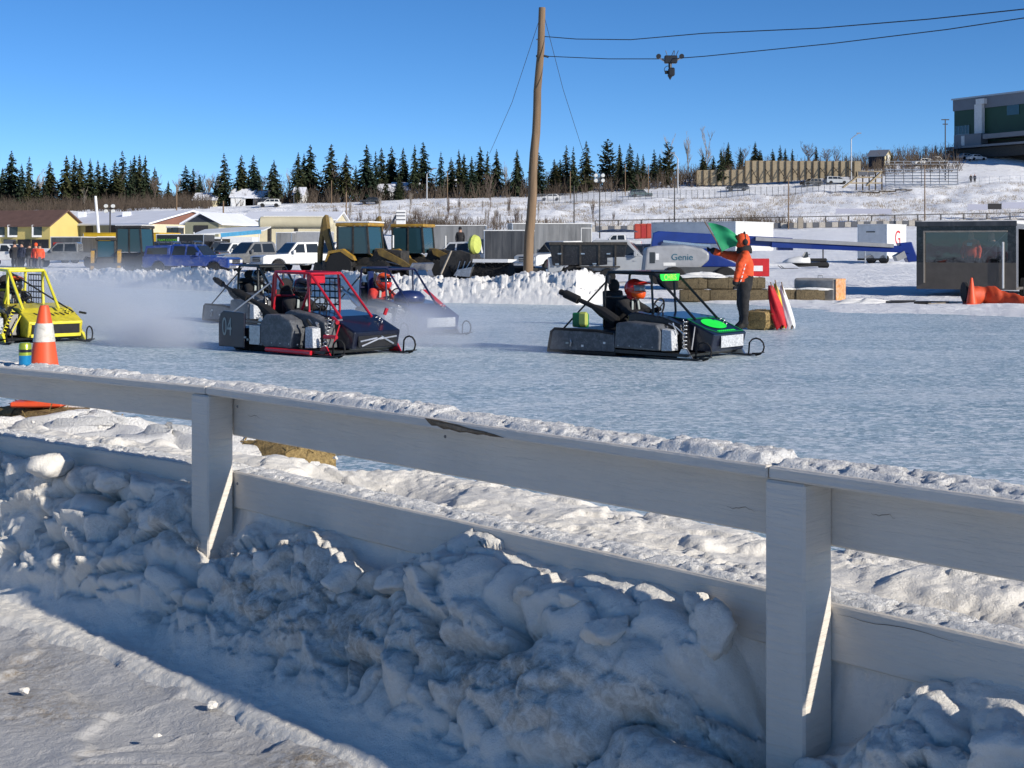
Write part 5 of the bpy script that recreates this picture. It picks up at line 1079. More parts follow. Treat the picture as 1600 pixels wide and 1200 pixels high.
vehicle('dark car parked behind the silver crew cab truck', 'suv', 'car_navy', place(985, 92), R(160))
tk = vehicle('white pickup truck with a dark canoe on its rack, far right of the pole', 'pickup', 'car_white', place(965, 160), R(172), big=.95)
cn = thing('canoe', 'dark blue canoe lashed on the far white pickup truck', 'canoe', at(965, 160, 2.1).to_tuple(), R(172))
MB().loft([[(x, r_ * math.cos(a), r_ * .7 * math.sin(a)) for a in [math.pi * i / 6 for i in range(7)]] for x, r_ in ((-2.4, .05), (-1.8, .38), (-.6, .5), (.6, .5), (1.8, .38), (2.4, .05))]).build('hull', 'car_navy', cn, smooth=True)
for px, Y, k, m, h, lb in ((421, 286, 'suv', 'car_white', R(185), 'white car on the road behind the sheds'), (579, 288, 'car', 'car_black', R(180), 'black car on the road below the trees, left of the pole'), (1001, 292, 'suv', 'car_green', R(8), 'dark green car on the hill road right of the double floodlight'), (1152, 296, 'suv', 'car_black', R(180), 'black car on the hill road before the low wooden wall'), (1268, 297, 'suv', 'car_black', R(200), 'dark car on the hill before the tall wooden wall'), (1306, 299, 'van', 'car_silver', R(10), 'silver minivan on the hill before the wooden wall'), (860, 292, 'car', 'car_white', R(180), 'white car on the hill road just right of the utility pole'), (1440, 314, 'suv', 'car_white', R(200), 'white car at the hilltop right of the small barn'), (1462, 315, 'pickup', 'car_silver', R(20), 'pale truck at the hilltop beneath the power pole')):
    vehicle(lb, k, m, place(px, Y), h, 'cars on the hill', detail=False)
# ------------------------------------------------------------------ working machines
D('machine_yellow', (0.40, 0.23, 0.025), rough=0.5, var=0.3, scale=2.5, dirt=(0.12, 0.09, 0.06), dirt_amt=0.7)
D('machine_dark', (0.03, 0.028, 0.025), rough=0.6, var=0.4, scale=3, dirt=(0.12, 0.10, 0.08), dirt_amt=0.5)
D('boom_yellow', (0.20, 0.13, 0.03), rough=0.6, var=0.4, scale=3, dirt=(0.07, 0.05, 0.03), dirt_amt=0.8)
def cab_box(t, x0, x1, y0, y1, z0, z1, post='machine_dark', glass='glass_teal', roof='machine_yellow', slope=.12):
    xm = (x0 + x1) / 2
    for x, xt in ((x0, x0), (x1, x1 - slope), (xm, xm)):
        for y in (y0, y1): MB().beam((x, y, z0), (xt, y, z1), .08, .08).build('cab_post', post, t)
    MB().box(x0 - .1, x1 + .02, y0 - .08, y1 + .08, z1, z1 + .16, .04).build('cab_roof', roof, t)
    zc = z0 + .03
    for y in (y0, y1):
        s = -1 if y == y0 else 1
        for a, b in ((x0 + .05, xm - .04), (xm + .04, x1 - .05)): MB().box(a, b - .03, y - .012, y + .012, zc, z1 - .02).build('cab_pane', glass, t)
    MB().add([(x1, y0 + .05, zc), (x1, y1 - .05, zc), (x1 - slope, y1 - .05, z1 - .02), (x1 - slope, y0 + .05, z1 - .02)], [(0, 1, 2, 3)]).build('cab_pane', glass, t)
    MB().box(x0 - .012, x0 + .012, y0 + .05, y1 - .05, zc, z1 - .02).build('cab_pane', glass, t)
def big_wheel(t, x, y, r, w):
    w_ = MB(); w_.lathe([(r * .5, -w / 2), (r * .94, -w / 2), (r, -w * .35), (r, w * .35), (r * .94, w / 2), (r * .5, w / 2)], (x, y, r), 'y', 22)
    for i in range(18):
        a = i * math.tau / 18
        w_.beam((x + r * 1.0 * math.cos(a), y - w * .45, r + r * math.sin(a)), (x + r * math.cos(a + .15), y + w * .45, r + r * math.sin(a + .15)), .05, .06, (math.cos(a), 0, math.sin(a)))
    wo = w_.build('tyre', 'rubber', t); MB().lathe([(0, -w * .3), (r * .5, -w * .34), (r * .52, w * .34), (0, w * .3)], (x, y, r), 'y', 16).build('rim', 'machine_yellow', wo, smooth='auto')
def backhoe(label, loc, heading, flip=1):
    t = thing('backhoe_loader', label, 'backhoe', loc, heading, 'yellow backhoes beyond the snow bank')
    for y in (-.85, .85): big_wheel(t, -.9, y, .72, .46); big_wheel(t, 1.25, y, .50, .34)
    MB().prism([(-1.5, .55), (2.1, .55), (2.1, 1.45), (.7, 1.55), (.55, 1.15), (-1.5, 1.15)], -.45, .45).build('chassis', 'machine_dark', t, bevel=.03)
    MB().prism([(.62, 1.05), (1.95, 1.0), (2.0, 1.30), (1.8, 1.42), (.65, 1.58)], -.40, .40).build('engine_hood', 'boom_yellow', t, bevel=.05); MB().box(.8, 1.9, -.41, -.402, 1.05, 1.28).build('hood_grille', 'machine_dark', t)
    MB().tube([(1.3, .3, 1.6), (1.3, .3, 2.2)], .04, 8).build('exhaust_stack', 'white_paint', t)
    for y in (-.95, .95): MB().prism([(-1.65, .95), (-1.45, 1.45), (-.7, 1.55), (-.15, 1.2), (-.05, 1.0), (-.2, 1.05), (-.8, 1.42), (-1.4, 1.32), (-1.55, .95)], y - .14, y + .14).build('fender', 'machine_yellow', t)
    MB().box(-.05, .5, -1.0, -.7, .45, .75, .02).build('step', 'machine_dark', t)
    cab_box(t, -1.15, .55, -.72, .72, 1.3, 2.62)
    for x in (-.2, .1, .35): MB().box(x - .06, x + .06, -.78, -.70, 2.62, 2.72, .01).build('work_light', 'lamp_glass', t)
    # backhoe arm folded up behind
    MB().prism([(-1.5, .75), (-1.72, .8), (-2.35, 2.3), (-2.3, 3.1), (-2.12, 3.2), (-1.98, 2.3)], -.14, .14).build('boom', 'boom_yellow', t, bevel=.03)
    MB().prism([(-2.18, 3.22), (-2.36, 3.0), (-2.62, 1.5), (-2.62, .85), (-2.44, .85), (-2.40, 1.5)], -.12, .12).build('dipper_arm', 'boom_yellow', t, bevel=.03)
    MB().tube([(-1.75, 0, 1.5), (-2.2, 0, 2.9)], .05, 8).build('hydraulic_ram', 'steel', t)
    MB().prism([(-2.62, .9), (-2.40, .9), (-2.05, .65), (-2.1, .30), (-2.5, .22), (-2.75, .45)], -.35, .35).build('hoe_bucket', 'machine_dark', t, bevel=.02)
    MB().box(-1.9, -1.65, -.9, .9, .35, 1.0, .03).build('stabiliser_frame', 'machine_dark', t)
    # loader arms and bucket in front
    for y in (-.55, .55): MB().prism([(.9, 1.5), (1.15, 1.55), (2.3, 1.0), (3.0, .5), (2.85, .35), (2.1, .8), (1.0, 1.25)], y - .06, y + .06).build('loader_arm', 'boom_yellow', t); MB().tube([(1.3, y, .95), (2.5, y, .75)], .045, 8).build('loader_ram', 'steel', t)
    MB().prism([(2.85, .15), (3.55, .10), (3.6, .16), (3.05, .28), (2.95, .55), (3.1, .85), (3.0, .9), (2.82, .6)], -1.1, 1.1).build('loader_bucket', 'steel', t)
    return t
backhoe('yellow backhoe loader with snowy roof, left of the pair beside the white pickup', at(572, 66, 0).to_tuple(), R(-22))
backhoe('yellow backhoe loader with raised arm, right of the pair', at(655, 69, 0).to_tuple(), R(-18))
MB_r = MB().box(-1.3, .6, -.8, .8, 2.785, 2.86, .03).build('roof_snow', 'snow_cap', bpy.data.objects['backhoe_loader'])
def skid(label, loc, heading):
    t = thing('skid_steer', label, 'skid steer', loc, heading)
    for x in (-.55, .55):
        for y in (-.68, .68): big_wheel(t, x, y, .40, .28)
    MB().box(-1.1, .95, -.52, .52, .35, 1.05, .05).build('hull', 'machine_dark', t)
    for y in (-.70, .70): MB().prism([(-1.3, .55), (-1.1, .55), (-1.0, 1.3), (.9, 1.25), (1.25, .4), (1.4, .4), (1.05, 1.42), (-1.2, 1.5)], y - .10, y + .10).build('lift_arm', 'machine_yellow', t, bevel=.02)
    cab_box(t, -.55, .6, -.48, .48, 1.05, 2.0, roof='machine_dark'); MB().box(-.6, .55, -.5, .5, 2.165, 2.22, .02).build('roof_snow', 'snow_cap', t)
    MB().box(-1.32, -1.1, -.45, .45, .6, 1.35, .04).build('rear_door', 'machine_yellow', t)
    MB().prism([(1.2, .1), (1.95, .08), (1.98, .14), (1.4, .25), (1.3, .75), (1.2, .75)], -.85, .85).build('bucket', 'machine_dark', t)
    return t
skid('small skid steer loader with yellow arms left of the blue pickup', at(166, 77, 0).to_tuple(), R(-75))
t = thing('wheel_loader', 'dark cabbed loader with yellow broom behind the snow bank', 'loader', at(213, 84, 0).to_tuple(), R(-15))
for x in (-1.0, 1.1):
    for y in (-.85, .85): big_wheel(t, x, y, .62, .42)
MB().box(-1.9, 1.7, -.5, .5, .5, 1.3, .06).build('chassis', 'machine_dark', t); cab_box(t, -.9, .8, -.72, .72, 1.3, 2.75, roof='machine_dark'); MB().box(-1.0, .85, -.8, .8, 2.915, 2.98, .03).build('roof_snow', 'snow_cap', t)
MB().prism([(1.2, .7), (2.3, .6), (2.5, .9), (2.2, 1.35), (1.3, 1.5)], -.6, .6).build('broom_hood', 'machine_yellow', t, bevel=.08)
t = thing('rotary_broom', 'machine with black rotary brush and lime drum beside the backhoes', 'sweeper', at(745, 62, 0).to_tuple(), R(-25))
br = MB(); rr = random.Random(4)
for i in range(500):
    a = rr.uniform(0, math.tau); x = rr.uniform(0, 1.7); r_ = rr.uniform(.42, .50); br.beam((x, .12 * math.cos(a), .5 + .12 * math.sin(a)), (x + rr.uniform(-.08, .08), r_ * math.cos(a), .5 + r_ * math.sin(a)), .035, .02)
br.lathe([(.40, 0), (.40, 1.7)], (0, 0, .5), 'x', 14); br.build('brush', 'rubber', t)
MB().prism([(-.45, .95), (.45, .95), (.52, 1.08), (-.4, 1.1)], 0, 1.75, axis='x').build('brush_hood', 'white_paint', t)
MB().prism([(-.9, .35), (-.1, .30), (.05, .75), (-.7, .62)], -.55, .05).build('side_plate', 'steel', t)
MB().lathe([(0, -.16), (.40, -.14), (.46, 0), (.40, .14), (0, .16)], (-.5, .8, 1.75), 'x', 20).build('drum', 'lime', t, smooth='auto')
MB().prism([(-2.0, .4), (-.4, .4), (-.4, 1.3), (-1.0, 1.5), (-2.0, 1.2)], .2, 1.2).build('chassis', 'machine_dark', t, bevel=.03)
for x in (-1.7, -.7): big_wheel(t, x, .2, .38, .26)
for i in range(8): MB().tube([(-1.1 + i * .1, -.1, .3 + .1 * (i % 3)), (-1.0 + i * .13, .05, 1.1 - .1 * (i % 2))], .025, 5).build('hose', 'steel' if i % 2 else 'rubber', t)
o = MB().beam(P(689, 428, 62), P(705, 392, 62.3), .09, .06).build('wooden_post', 'trim_tan', loc=P(689, 428, 62).to_tuple(), world=True); tag(o, 'pale wooden post leaning against the right hand backhoe', 'post')
# dump trailer beside the white truck
t = thing('dump_trailer', 'black dump trailer parked beside the white heavy pickup', 'trailer', at(922, 60, 0).to_tuple(), R(-4))
MB().prism([(-1.6, .85), (1.45, .85), (1.6, 1.85), (-1.75, 1.85)], -.9, .9).build('bin', 'body_black', t, bevel=.03)
for x in (-1.2, -.4, .4, 1.1): MB().box(x - .04, x + .04, -.96, -.90, .85, 1.8).build('rib', 'machine_dark', t)
MB().box(-1.75, 1.6, -.98, -.90, 1.72, 1.85, .01).build('top_rail', 'machine_dark', t); MB().box(-2.6, 1.5, -.5, .5, .55, .72).build('frame', 'machine_dark', t)
for x in (-.1, .75): wheel(t, x, -.95, .36, out=-1); wheel(t, x, .95, .36, out=1)
MB().box(-.6, 1.3, -1.12, -.80, .76, .82).build('fender', 'machine_dark', t)
for x, z in ((-1.3, 1.35), (-.3, 1.35), (.8, 1.35), (-1.4, .9), (.2, .92)): MB().box(x - .08, x + .08, -.975, -.962, z - .03, z + .03).build('reflector', 'chrome', t)
# boom lift
D('lift_blue', (0.008, 0.03, 0.20), rough=0.35, var=0.2, scale=2, coat=0.3); D('lift_grey', (0.30, 0.31, 0.33), rough=0.4, var=0.15, scale=2, dirt=(0.18, 0.18, 0.18), dirt_amt=0.4); D('lift_dark', (0.06, 0.065, 0.07), rough=0.5, var=0.2); D('logo_teal', (0.012, 0.10, 0.16), rough=0.5)
LY = 52.0; t = thing('boom_lift', 'boom lift with grey engine cowl and long blue boom lowered to the right', 'boom lift', at(1060, LY).to_tuple())
def lp(px, py, d=0): v = P(px, py, LY + d); return v
c0, c1 = lp(1003, 425), lp(1105, 384); zl, zh = c0.z, c1.z; xl, xh = c0.x, c1.x
cw = MB(); side = [(xl, zl), (xl + .1, zh - .08), (xl + .5, zh), (xl + 1.5, zh + .02), (xh - .25, zh - .10), (xh + .02, zh - .28), (xh + .0, zh - .55), (xh - .35, zl + .15), (xh - .5, zl), ]
cw.prism(side, LY - .55, LY + .45); cw.build('engine_cowl', 'lift_grey', t, world=True, bevel=.10, seg=3)
MB().box(xl + .1, xh - .6, LY - .60, LY - .552, zl - .05, zl + .09, .01).build('cowl_skirt', 'lift_dark', t, world=True)
text('Genie', t, .34, Matrix.Translation(-t.location) @ frame((lp(1063, 402).x, LY - .56, lp(1063, 402).z), (1, 0, 0), (0, -1, 0)), 'logo_teal')
MB().box(lp(1013, 0).x, lp(1021, 0).x, LY - .565, LY - .552, lp(0, 411).z, lp(0, 394).z).build('control_panel', 'glass', t, world=True); MB().box(lp(1022, 0).x, lp(1027, 0).x, LY - .563, LY - .552, lp(0, 406).z, lp(0, 396).z).build('sticker', 'white_paint', t, world=True); MB().box(lp(1034, 0).x, lp(1053, 0).x, LY - .563, LY - .552, lp(0, 415).z, lp(0, 410).z).build('sticker', 'white_paint', t, world=True)
MB().prism([(lp(1100, 0).x, lp(0, 388).z), (lp(1122, 0).x, lp(0, 388).z), (lp(1124, 0).x, lp(0, 400).z), (lp(1150, 0).x, lp(0, 412).z), (lp(1150, 0).x, .9), (lp(1090, 0).x, .9)], LY - .2, LY + .9).build('turntable', 'lift_blue', t, world=True, bevel=.04)
MB().box(lp(1040, 0).x, lp(1135, 0).x, LY - .7, LY + 1.4, .45, .9, .05).build('chassis', 'lift_dark', t, world=True)
for px in (1050, 1128):
    for d in (-.75, 1.35): w_ = MB().lathe([(0, -.16), (.40, -.16), (.45, -.1), (.45, .1), (.40, .16), (0, .16)], (lp(px, 0).x, LY + d, .47), 'y', 18).build('wheel', 'rubber', t, world=True, smooth='auto')
MB().prism([(lp(1018, 0).x, lp(0, 385).z), (lp(1021, 0).x, lp(0, 364).z), (lp(1030, 0).x, lp(0, 361).z), (lp(1240, 0).x, lp(0, 372).z), (lp(1240, 0).x, lp(0, 387).z), (lp(1120, 0).x, lp(0, 381).z), (lp(1036, 0).x, lp(0, 379).z), (lp(1030, 0).x, lp(0, 388).z)], LY + .1, LY + .5).build('main_boom', 'lift_blue', t, world=True, bevel=.03)
MB().beam(lp(1180, 373, .05), lp(1395, 384, .05), .3, .14).build('boom_tube', 'lift_grey', t, world=True); MB().beam(lp(1205, 381, .1), lp(1420, 390, .1), .28, .26).build('fly_boom', 'lift_blue', t, world=True)
MB().box(lp(1216, 0).x, lp(1240, 0).x, LY + .05, LY + .4, lp(0, 391).z, lp(0, 384).z, .02).build('boom_bracket', 'lift_blue', t, world=True)
MB().beam(lp(1036, 377, -.0), lp(1110, 384, .0), .1, .08).build('lift_ram', 'chrome', t, world=True)
MB().prism([(lp(1405, 0).x, lp(0, 380).z), (lp(1425, 0).x, lp(0, 378).z), (lp(1436, 0).x, lp(0, 408).z), (lp(1420, 0).x, lp(0, 410).z)], LY, LY + .5).build('jib', 'lift_blue', t, world=True, bevel=.03)
MB().prism([(lp(1398, 0).x, lp(0, 400).z), (lp(1412, 0).x, lp(0, 392).z), (lp(1416, 0).x, lp(0, 402).z), (lp(1402, 0).x, lp(0, 408).z)], LY - .1, LY + .4).build('platform_mount', 'lift_grey', t, world=True)
# red and white barrier panel, wheel stands, snowmobile
def flatbox(name, label, cat, mat, px0, px1, py0, py1, Y, depth=.06, group=None):
    a, b = P(px0, py1, Y), P(px1, py0, Y); o = MB().box(a.x, b.x, Y, Y + depth, a.z, b.z, .004).build(name, mat, loc=(a.x, Y, a.z), world=True); return tag(o, label, cat, group)
t = thing('barrier_panel', 'low red and white barrier panel behind the flagman', 'barrier', at(1188, 46).to_tuple(), 0)
a, b = P(1172, 432, 46), P(1202, 404, 46); MB().box(a.x, b.x, 46, 46.1, a.z, b.z, .01).build('red_board', 'cloth_red_flag', t, world=True); MB().box(a.x + .05, a.x + .42, 45.98, 46.0, a.z + .18, a.z + .36).build('white_square', 'white_paint', t, world=True); MB().box(a.x - .1, b.x + .1, 45.9, 46.2, 0, .12).build('foot', 'rubber', t, world=True)
sm = thing('snowmobile', 'small snowmobile parked beneath the blue boom', 'snowmobile', at(1262, 80).to_tuple(), R(180))
MB().prism([(-1.2, .18), (.5, .12), (.9, .35), (-1.1, .42)], -.2, .2).build('track', 'rubber', sm); MB().loft([[(x, r_ * math.cos(a), .35 + h_ * max(0, math.sin(a))) for a in [math.pi * i / 8 for i in range(9)]] for x, r_, h_ in ((1.45, .10, .10), (1.1, .38, .28), (.5, .45, .42), (-.1, .30, .35))]).build('hood', 'trailer_white', sm, smooth=True)
MB().box(-1.1, -.05, -.16, .16, .42, .62, .05).build('seat', 'rubber', sm); MB().prism([(.0, .7), (.35, .62), (.12, 1.0), (.06, 1.0)], -.25, .25).build('windshield', 'glass', sm); MB().tube([(-.05, -.35, .85), (.05, 0, .80), (-.05, .35, .85)], .02, 6).build('handlebar', 'rubber', sm)
for y in (-.42, .42): MB().loft([[(.5, y - .06, .02), (.5, y + .06, .02), (.5, y + .06, .05), (.5, y - .06, .05)], [(1.45, y - .06, .02), (1.45, y + .06, .02), (1.45, y + .06, .05), (1.45, y - .06, .05)], [(1.65, y - .04, .18), (1.65, y + .04, .18), (1.65, y + .04, .21), (1.65, y - .04, .21)]]).build('ski', 'rubber', sm)
tj = thing('jack_stand', 'thin wheeled jack stand right of the snowmobile', 'jack', at(1286, 80).to_tuple()); MB().tube([(0, 0, .15), (0, 0, 1.5)], .04, 6).build('post', 'machine_dark', tj)
for x in (-.12, .14): MB().lathe([(0, -.05), (.2, -.05), (.2, .05), (0, .05)], (x, -.05, .2), 'y', 14).build('wheel', 'rubber', tj)
# ------------------------------------------------------------------ trailers and box bodies
def box_trailer(label, px0, px1, py_top, py_bot, Y, mat, yaw=0, depth=2.4, door=None, roof='trailer_white', name='box_trailer', ribs=5, axle=True, group='trailers in the paddock', cat='trailer'):
    a, b = P(px0, py_bot, Y), P(px1, py_top, Y); L = b.x - a.x; zt = b.z; z0 = a.z; g = gz(a.x, Y)
    t = thing(name, label, cat, (a.x, Y, g), yaw, group); zt -= g; zb = max(.35, z0 - g)
    MB().box(0, L, 0, depth, zb, zt, .03).build('box', mat, t); MB().box(-.02, L + .02, -.03, depth + .03, zt, zt + .07, .01).build('roof', roof, t); MB().box(-.01, L + .01, -.025, 0, zb - .12, zb, .004).build('sill', 'machine_dark', t)
    for i in range(1, ribs):
        x = L * i / ribs; MB().box(x - .015, x + .015, -.012, 0, zb + .02, zt - .02).build('seam', mat, t)
    for x in (0.03, L - .03): MB().box(x - .03, x + .03, -.02, .0, zb, zt).build('corner_trim', 'alu', t)
    if axle:
        for x in (L * .45, L * .45 + .85): MB().lathe([(0, -.1), (.24, -.1), (.34, -.06), (.34, .06), (.24, .1), (0, .1)], (x, .1, .34), 'y', 16).build('wheel', 'rubber', t, smooth='auto')
    if door:
        x = L * door; d = MB().box(x, x + .8, -.03, -.002, zb + .05, zt - .25, .01).build('door', mat, t)
        for q in ((x, x + .05), (x + .75, x + .8)): MB().box(q[0], q[1], -.04, -.03, zb + .05, zt - .25).build('door_frame', 'white_paint', d)
        MB().box(x, x + .8, -.04, -.03, zt - .3, zt - .25).build('door_frame', 'white_paint', d)
    return t
box_trailer('long dark grey trailer behind the utility pole with white door frame', 800, 927, 350, 414, 96, 'trailer_grey', R(8), door=.86)
box_trailer('dark enclosed trailer with white roof left of the utility pole', 756, 830, 361, 416, 84, 'trailer_dark', R(-6))
box_trailer('grey trailer with pale canopy behind the right backhoe', 668, 760, 353, 405, 100, 'trailer_grey', 0, ribs=3)
box_trailer('grey trailer with dark script beside the white ribbed one', 431, 456, 364, 392, 116, 'trailer_grey', 0, ribs=1, depth=5)
box_trailer('pale ribbed container behind the row of pickups', 457, 516, 363, 392, 118, 'lift_grey', 0, ribs=9)
box_trailer('white box trailer behind the boom lift, front in shade', 1018, 1166, 349, 392, 92, 'trailer_white', R(-38), depth=5.2, ribs=1)
g_t = box_trailer('white trailer lettered with a red G left of the black trailer', 1340, 1388, 352, 406, 90, 'trailer_white', R(-38), depth=3.2, ribs=1)
text('G', g_t, 1.35, frame((2.022, 1.75, 1.65), (0, 1, 0), (1, 0, 0)), 'cloth_red_flag')
mk = MB()
for i in range(2): mk.tube([(.55 + i * .55 + .28 * math.cos(a), -.02, .95 + .35 * math.sin(a)) for a in [math.pi * k / 8 for k in range(9)]], .03, 5)
mk.build('front_emblem', 'machine_dark', g_t); MB().box(.6, 1.2, -.03, 0, 2.05, 2.12).build('handle', 'machine_dark', g_t); MB().tube([(.9, -.9, .45), (.9, 0, .55)], .06, 6).build('tow_bar', 'steel', g_t); MB().tube([(.9, -.85, .05), (.9, -.85, 1.0)], .05, 6).build('jockey_post', 'steel', g_t)
# left paddock: yellow trailer, banner trailers, canopies
D('trailer_yellow', (0.70, 0.44, 0.02), rough=0.4, var=0.12, scale=2); D('panel_slate', (0.09, 0.095, 0.11), rough=0.5, var=0.2); D('banner_red', (0.40, 0.03, 0.02), rough=0.5, var=0.25, scale=3); D('canopy_blue', (0.10, 0.38, 0.62), rough=0.4, var=0.2); D('canopy_white', (0.70, 0.72, 0.74), rough=0.5, var=0.1); D('banner_green', (0.12, 0.42, 0.03), rough=0.5, var=0.3, scale=5)
yt = box_trailer('yellow trailer with long dark side panel behind the skid steer', 130, 258, 365, 388, 116, 'trailer_yellow', R(-12), depth=4.0, ribs=1, roof='trailer_yellow')
MB().box(2.6, 5.6, -.05, -.03, .9, 2.05).build('side_panel', 'panel_slate', yt)
for i in range(5): MB().box(4.6 + i * .3, 4.8 + i * .3, -.04, -.028, 2.2, 2.3).build('script_mark', 'machine_dark', yt)
bn = box_trailer('banner trailer with white S on red sign, left of the yellow trailer', 79, 130, 371, 396, 112, 'trailer_dark', R(-8), ribs=1, depth=3)
MB().box(.25, 1.15, -.05, -.03, .75, 1.75).build('red_sign', 'banner_red', bn); text('S', bn, .62, frame((.42, -.055, 1.25), (1, 0, 0), (0, -1, 0)), 'white_paint'); MB().box(.60, 1.05, -.058, -.05, 1.08, 1.42).build('sign_plate', 'white_paint', bn)
MB().prism([(1.25, .5), (1.55, .5), (1.95, 1.7), (1.6, 1.7)], -.05, -.03).build('white_slash', 'white_paint', bn); MB().prism([(1.65, .3), (1.95, .3), (2.1, 1.7), (1.98, 1.7)], -.05, -.03).build('white_slash', 'white_paint', bn)
tc_ = box_trailer('black banner trailer lettered TEAM COOPER behind the blue pickup', 244, 320, 367, 392, 110, 'body_black', R(-4), ribs=1, depth=3)
text('TEAM COOPER', tc_, .26, frame((.95, -.04, 1.95), (1, 0, 0), (0, -1, 0)), 'banner_green'); text('357', tc_, .62, frame((1.0, -.04, 1.45), (1, 0, 0), (0, -1, 0)), 'banner_green', 'race_number', sx=1.2); MB().box(1.74, 1.88, -.05, -.03, .6, 2.2).build('white_post', 'white_paint', tc_); text('1918', tc_, .30, frame((3.2, -.04, 1.75), (1, 0, 0), (0, -1, 0)), 'white_paint', 'race_number')
for x in (2.1, 2.6): MB().ell((x, -.03, 1.55), (.17, .03, .3), 10, 6).build('figure_print', 'number_grey', tc_)
cv = thing('canopy', 'long white canopy with blue edge above the parked pickups', 'canopy', at(330, 118).to_tuple())
ca, cb2 = P(300, 366, 118), P(412, 359, 118); MB().add([(ca.x, 118, ca.z), (cb2.x, 118, cb2.z), (cb2.x, 123, cb2.z + .5), (ca.x, 123, ca.z + .5), (ca.x, 118, ca.z - .12), (cb2.x, 118, cb2.z - .12), (cb2.x, 123, cb2.z + .38), (ca.x, 123, ca.z + .38)], [(0, 1, 2, 3), (7, 6, 5, 4), (0, 4, 5, 1), (1, 5, 6, 2), (2, 6, 7, 3), (3, 7, 4, 0)]).build('awning', 'canopy_white', cv, world=True)
a2, b2 = P(345, 367.5, 117.9), P(408, 362, 117.9); MB().beam(a2, b2, .06, .35).build('blue_edge', 'canopy_blue', cv, world=True)
for px in (303, 346, 405): x = X_at(px, 118.2); MB().tube([(x, 118.2, gz(x, 118.2)), (x, 118.2, 3.0)], .05, 6).build('canopy_leg', 'white_paint', cv, world=True)
c2 = thing('canopy', 'white sided trailer canopy behind the dark pickup', 'canopy', at(365, 126).to_tuple()); a_, b_ = P(322, 390, 126), P(395, 370, 126); MB().box(a_.x, b_.x, 126, 129, a_.z, b_.z, .04).build('side', 'canopy_white', c2, world=True); MB().box(a_.x + .5, a_.x + 2.2, 125.97, 126, a_.z + .2, b_.z - .2).build('dark_opening', 'machine_dark', c2, world=True)
# tank on stilts
tk_ = thing('storage_tank', 'long cream cylindrical tank standing behind the pickups', 'tank', at(460, 122).to_tuple()); ta, tb = P(408, 348, 122), P(517, 348, 122)
MB().lathe([(0, -.25), (.30, -.2), (.52, -.03), (.55, 0), (.55, tb.x - ta.x), (.52, tb.x - ta.x + .03), (.3, tb.x - ta.x + .2), (0, tb.x - ta.x + .25)], (ta.x, 122, ta.z), 'x', 28).build('shell', D('tank_cream', (.52, .47, .33), rough=.4, var=.15, scale=.8) or 'tank_cream', tk_, world=True, smooth='auto')
for f_ in (.12, .5, .88): x = ta.x + (tb.x - ta.x) * f_; MB().box(x - .12, x + .12, 121.6, 122.4, gz(x, 122), ta.z - .45).build('stand', 'machine_dark', tk_, world=True)
MB().box(ta.x + .2, tb.x - .2, 121.85, 122.15, ta.z + .53, ta.z + .60, .02).build('top_snow', 'snow_cap', tk_, world=True)
# red tractor in front of the shed
tt_ = thing('farm_tractor', 'red farm tractor in front of the brown gabled shed', 'tractor', at(267, 132, 0).to_tuple(), R(170)); tt_.location.z += .55
D('tractor_red', (0.35, 0.03, 0.025), rough=0.4, var=0.2)
for y in (-.8, .8): big_wheel(tt_, -.8, y, .8, .4); big_wheel(tt_, 1.2, y, .5, .3)
MB().prism([(.2, .7), (1.9, .75), (1.9, 1.3), (.2, 1.5)], -.35, .35).build('hood', 'tractor_red', tt_, bevel=.06); cab_box(tt_, -1.0, .2, -.6, .6, 1.2, 2.4, roof='trailer_white', glass='glass')
# portable toilets
for i in range(3):
    px = (997, 1006, 1015)[i]; t = thing('portable_toilet', 'red portable toilet far behind the boom lift, %s of three' % ('left', 'middle', 'right')[i], 'toilet', at(px, 200).to_tuple(), 0, 'portable toilets'); D('toilet_red', (0.38, 0.05, 0.03), rough=0.5, var=0.1)
    MB().box(-.5, .5, 0, 1.05, .1, 2.05, .03).build('booth', 'toilet_red', t); MB().prism([(-.53, 2.05), (.53, 2.05), (.35, 2.25), (-.35, 2.25)], -.03, 1.08).build('roof', 'toilet_red', t); MB().box(-.38, .38, -.03, 0, .2, 1.95, .01).build('door', 'tractor_red' if i % 2 else 'toilet_red', t)
# people in the paddock
def bystander(label, px, Y, jacket, rot, pants='cloth_black', h=1.0, dz=0.0, hat=None, hood=False):
    J, E = standing(h, bulky=1.15); t = person('person', label, J, E, [pants, jacket, 'skin', 'cloth_black', 'boot'], at(px, Y, .03 + dz).to_tuple(), rot, 'bystanders', sub=1)
    if hat or hood: MB().ell((.0, 0, 1.73 * h), (.13, .125, .14), 10, 7).build('hood' if hood else 'hat', hat or jacket, t, smooth=True)
    return t
bystander('bystander in black coat at far left, beside the orange jacket group', 23, 88, 'cloth_black', R(-60), hat='cloth_black', h=1.06)
bystander('bystander in dark navy coat, second from left of the paddock group', 34, 87, 'cloth_navy', R(-120), hat='cloth_black', h=1.06)
bystander('bystander in grey trousers behind the orange jackets', 46, 90, 'cloth_black', R(-90), pants='cloth_grey', hat='cloth_black')
bystander('bystander in bright orange jacket before the yellow building', 62, 86, 'jacket_orange', R(-80), pants='cloth_grey', hat='cloth_black')
bystander('bystander in red orange vest left of the brighter orange jacket', 56, 88, 'jacket_red', R(-100), pants='cloth_navy', hat='jacket_orange')
bystander('person in black hooded coat standing behind the white pickup by the backhoe', 719, 92, 'cloth_black', R(-90), dz=1.05, hood=True)
bystander('left of two dark figures walking on the hill by the bleachers', 1517, 291, 'cloth_black', R(-90), h=1.05)
bystander('right of two dark figures walking on the hill by the bleachers', 1523, 291, 'cloth_navy', R(-90), h=1.05)
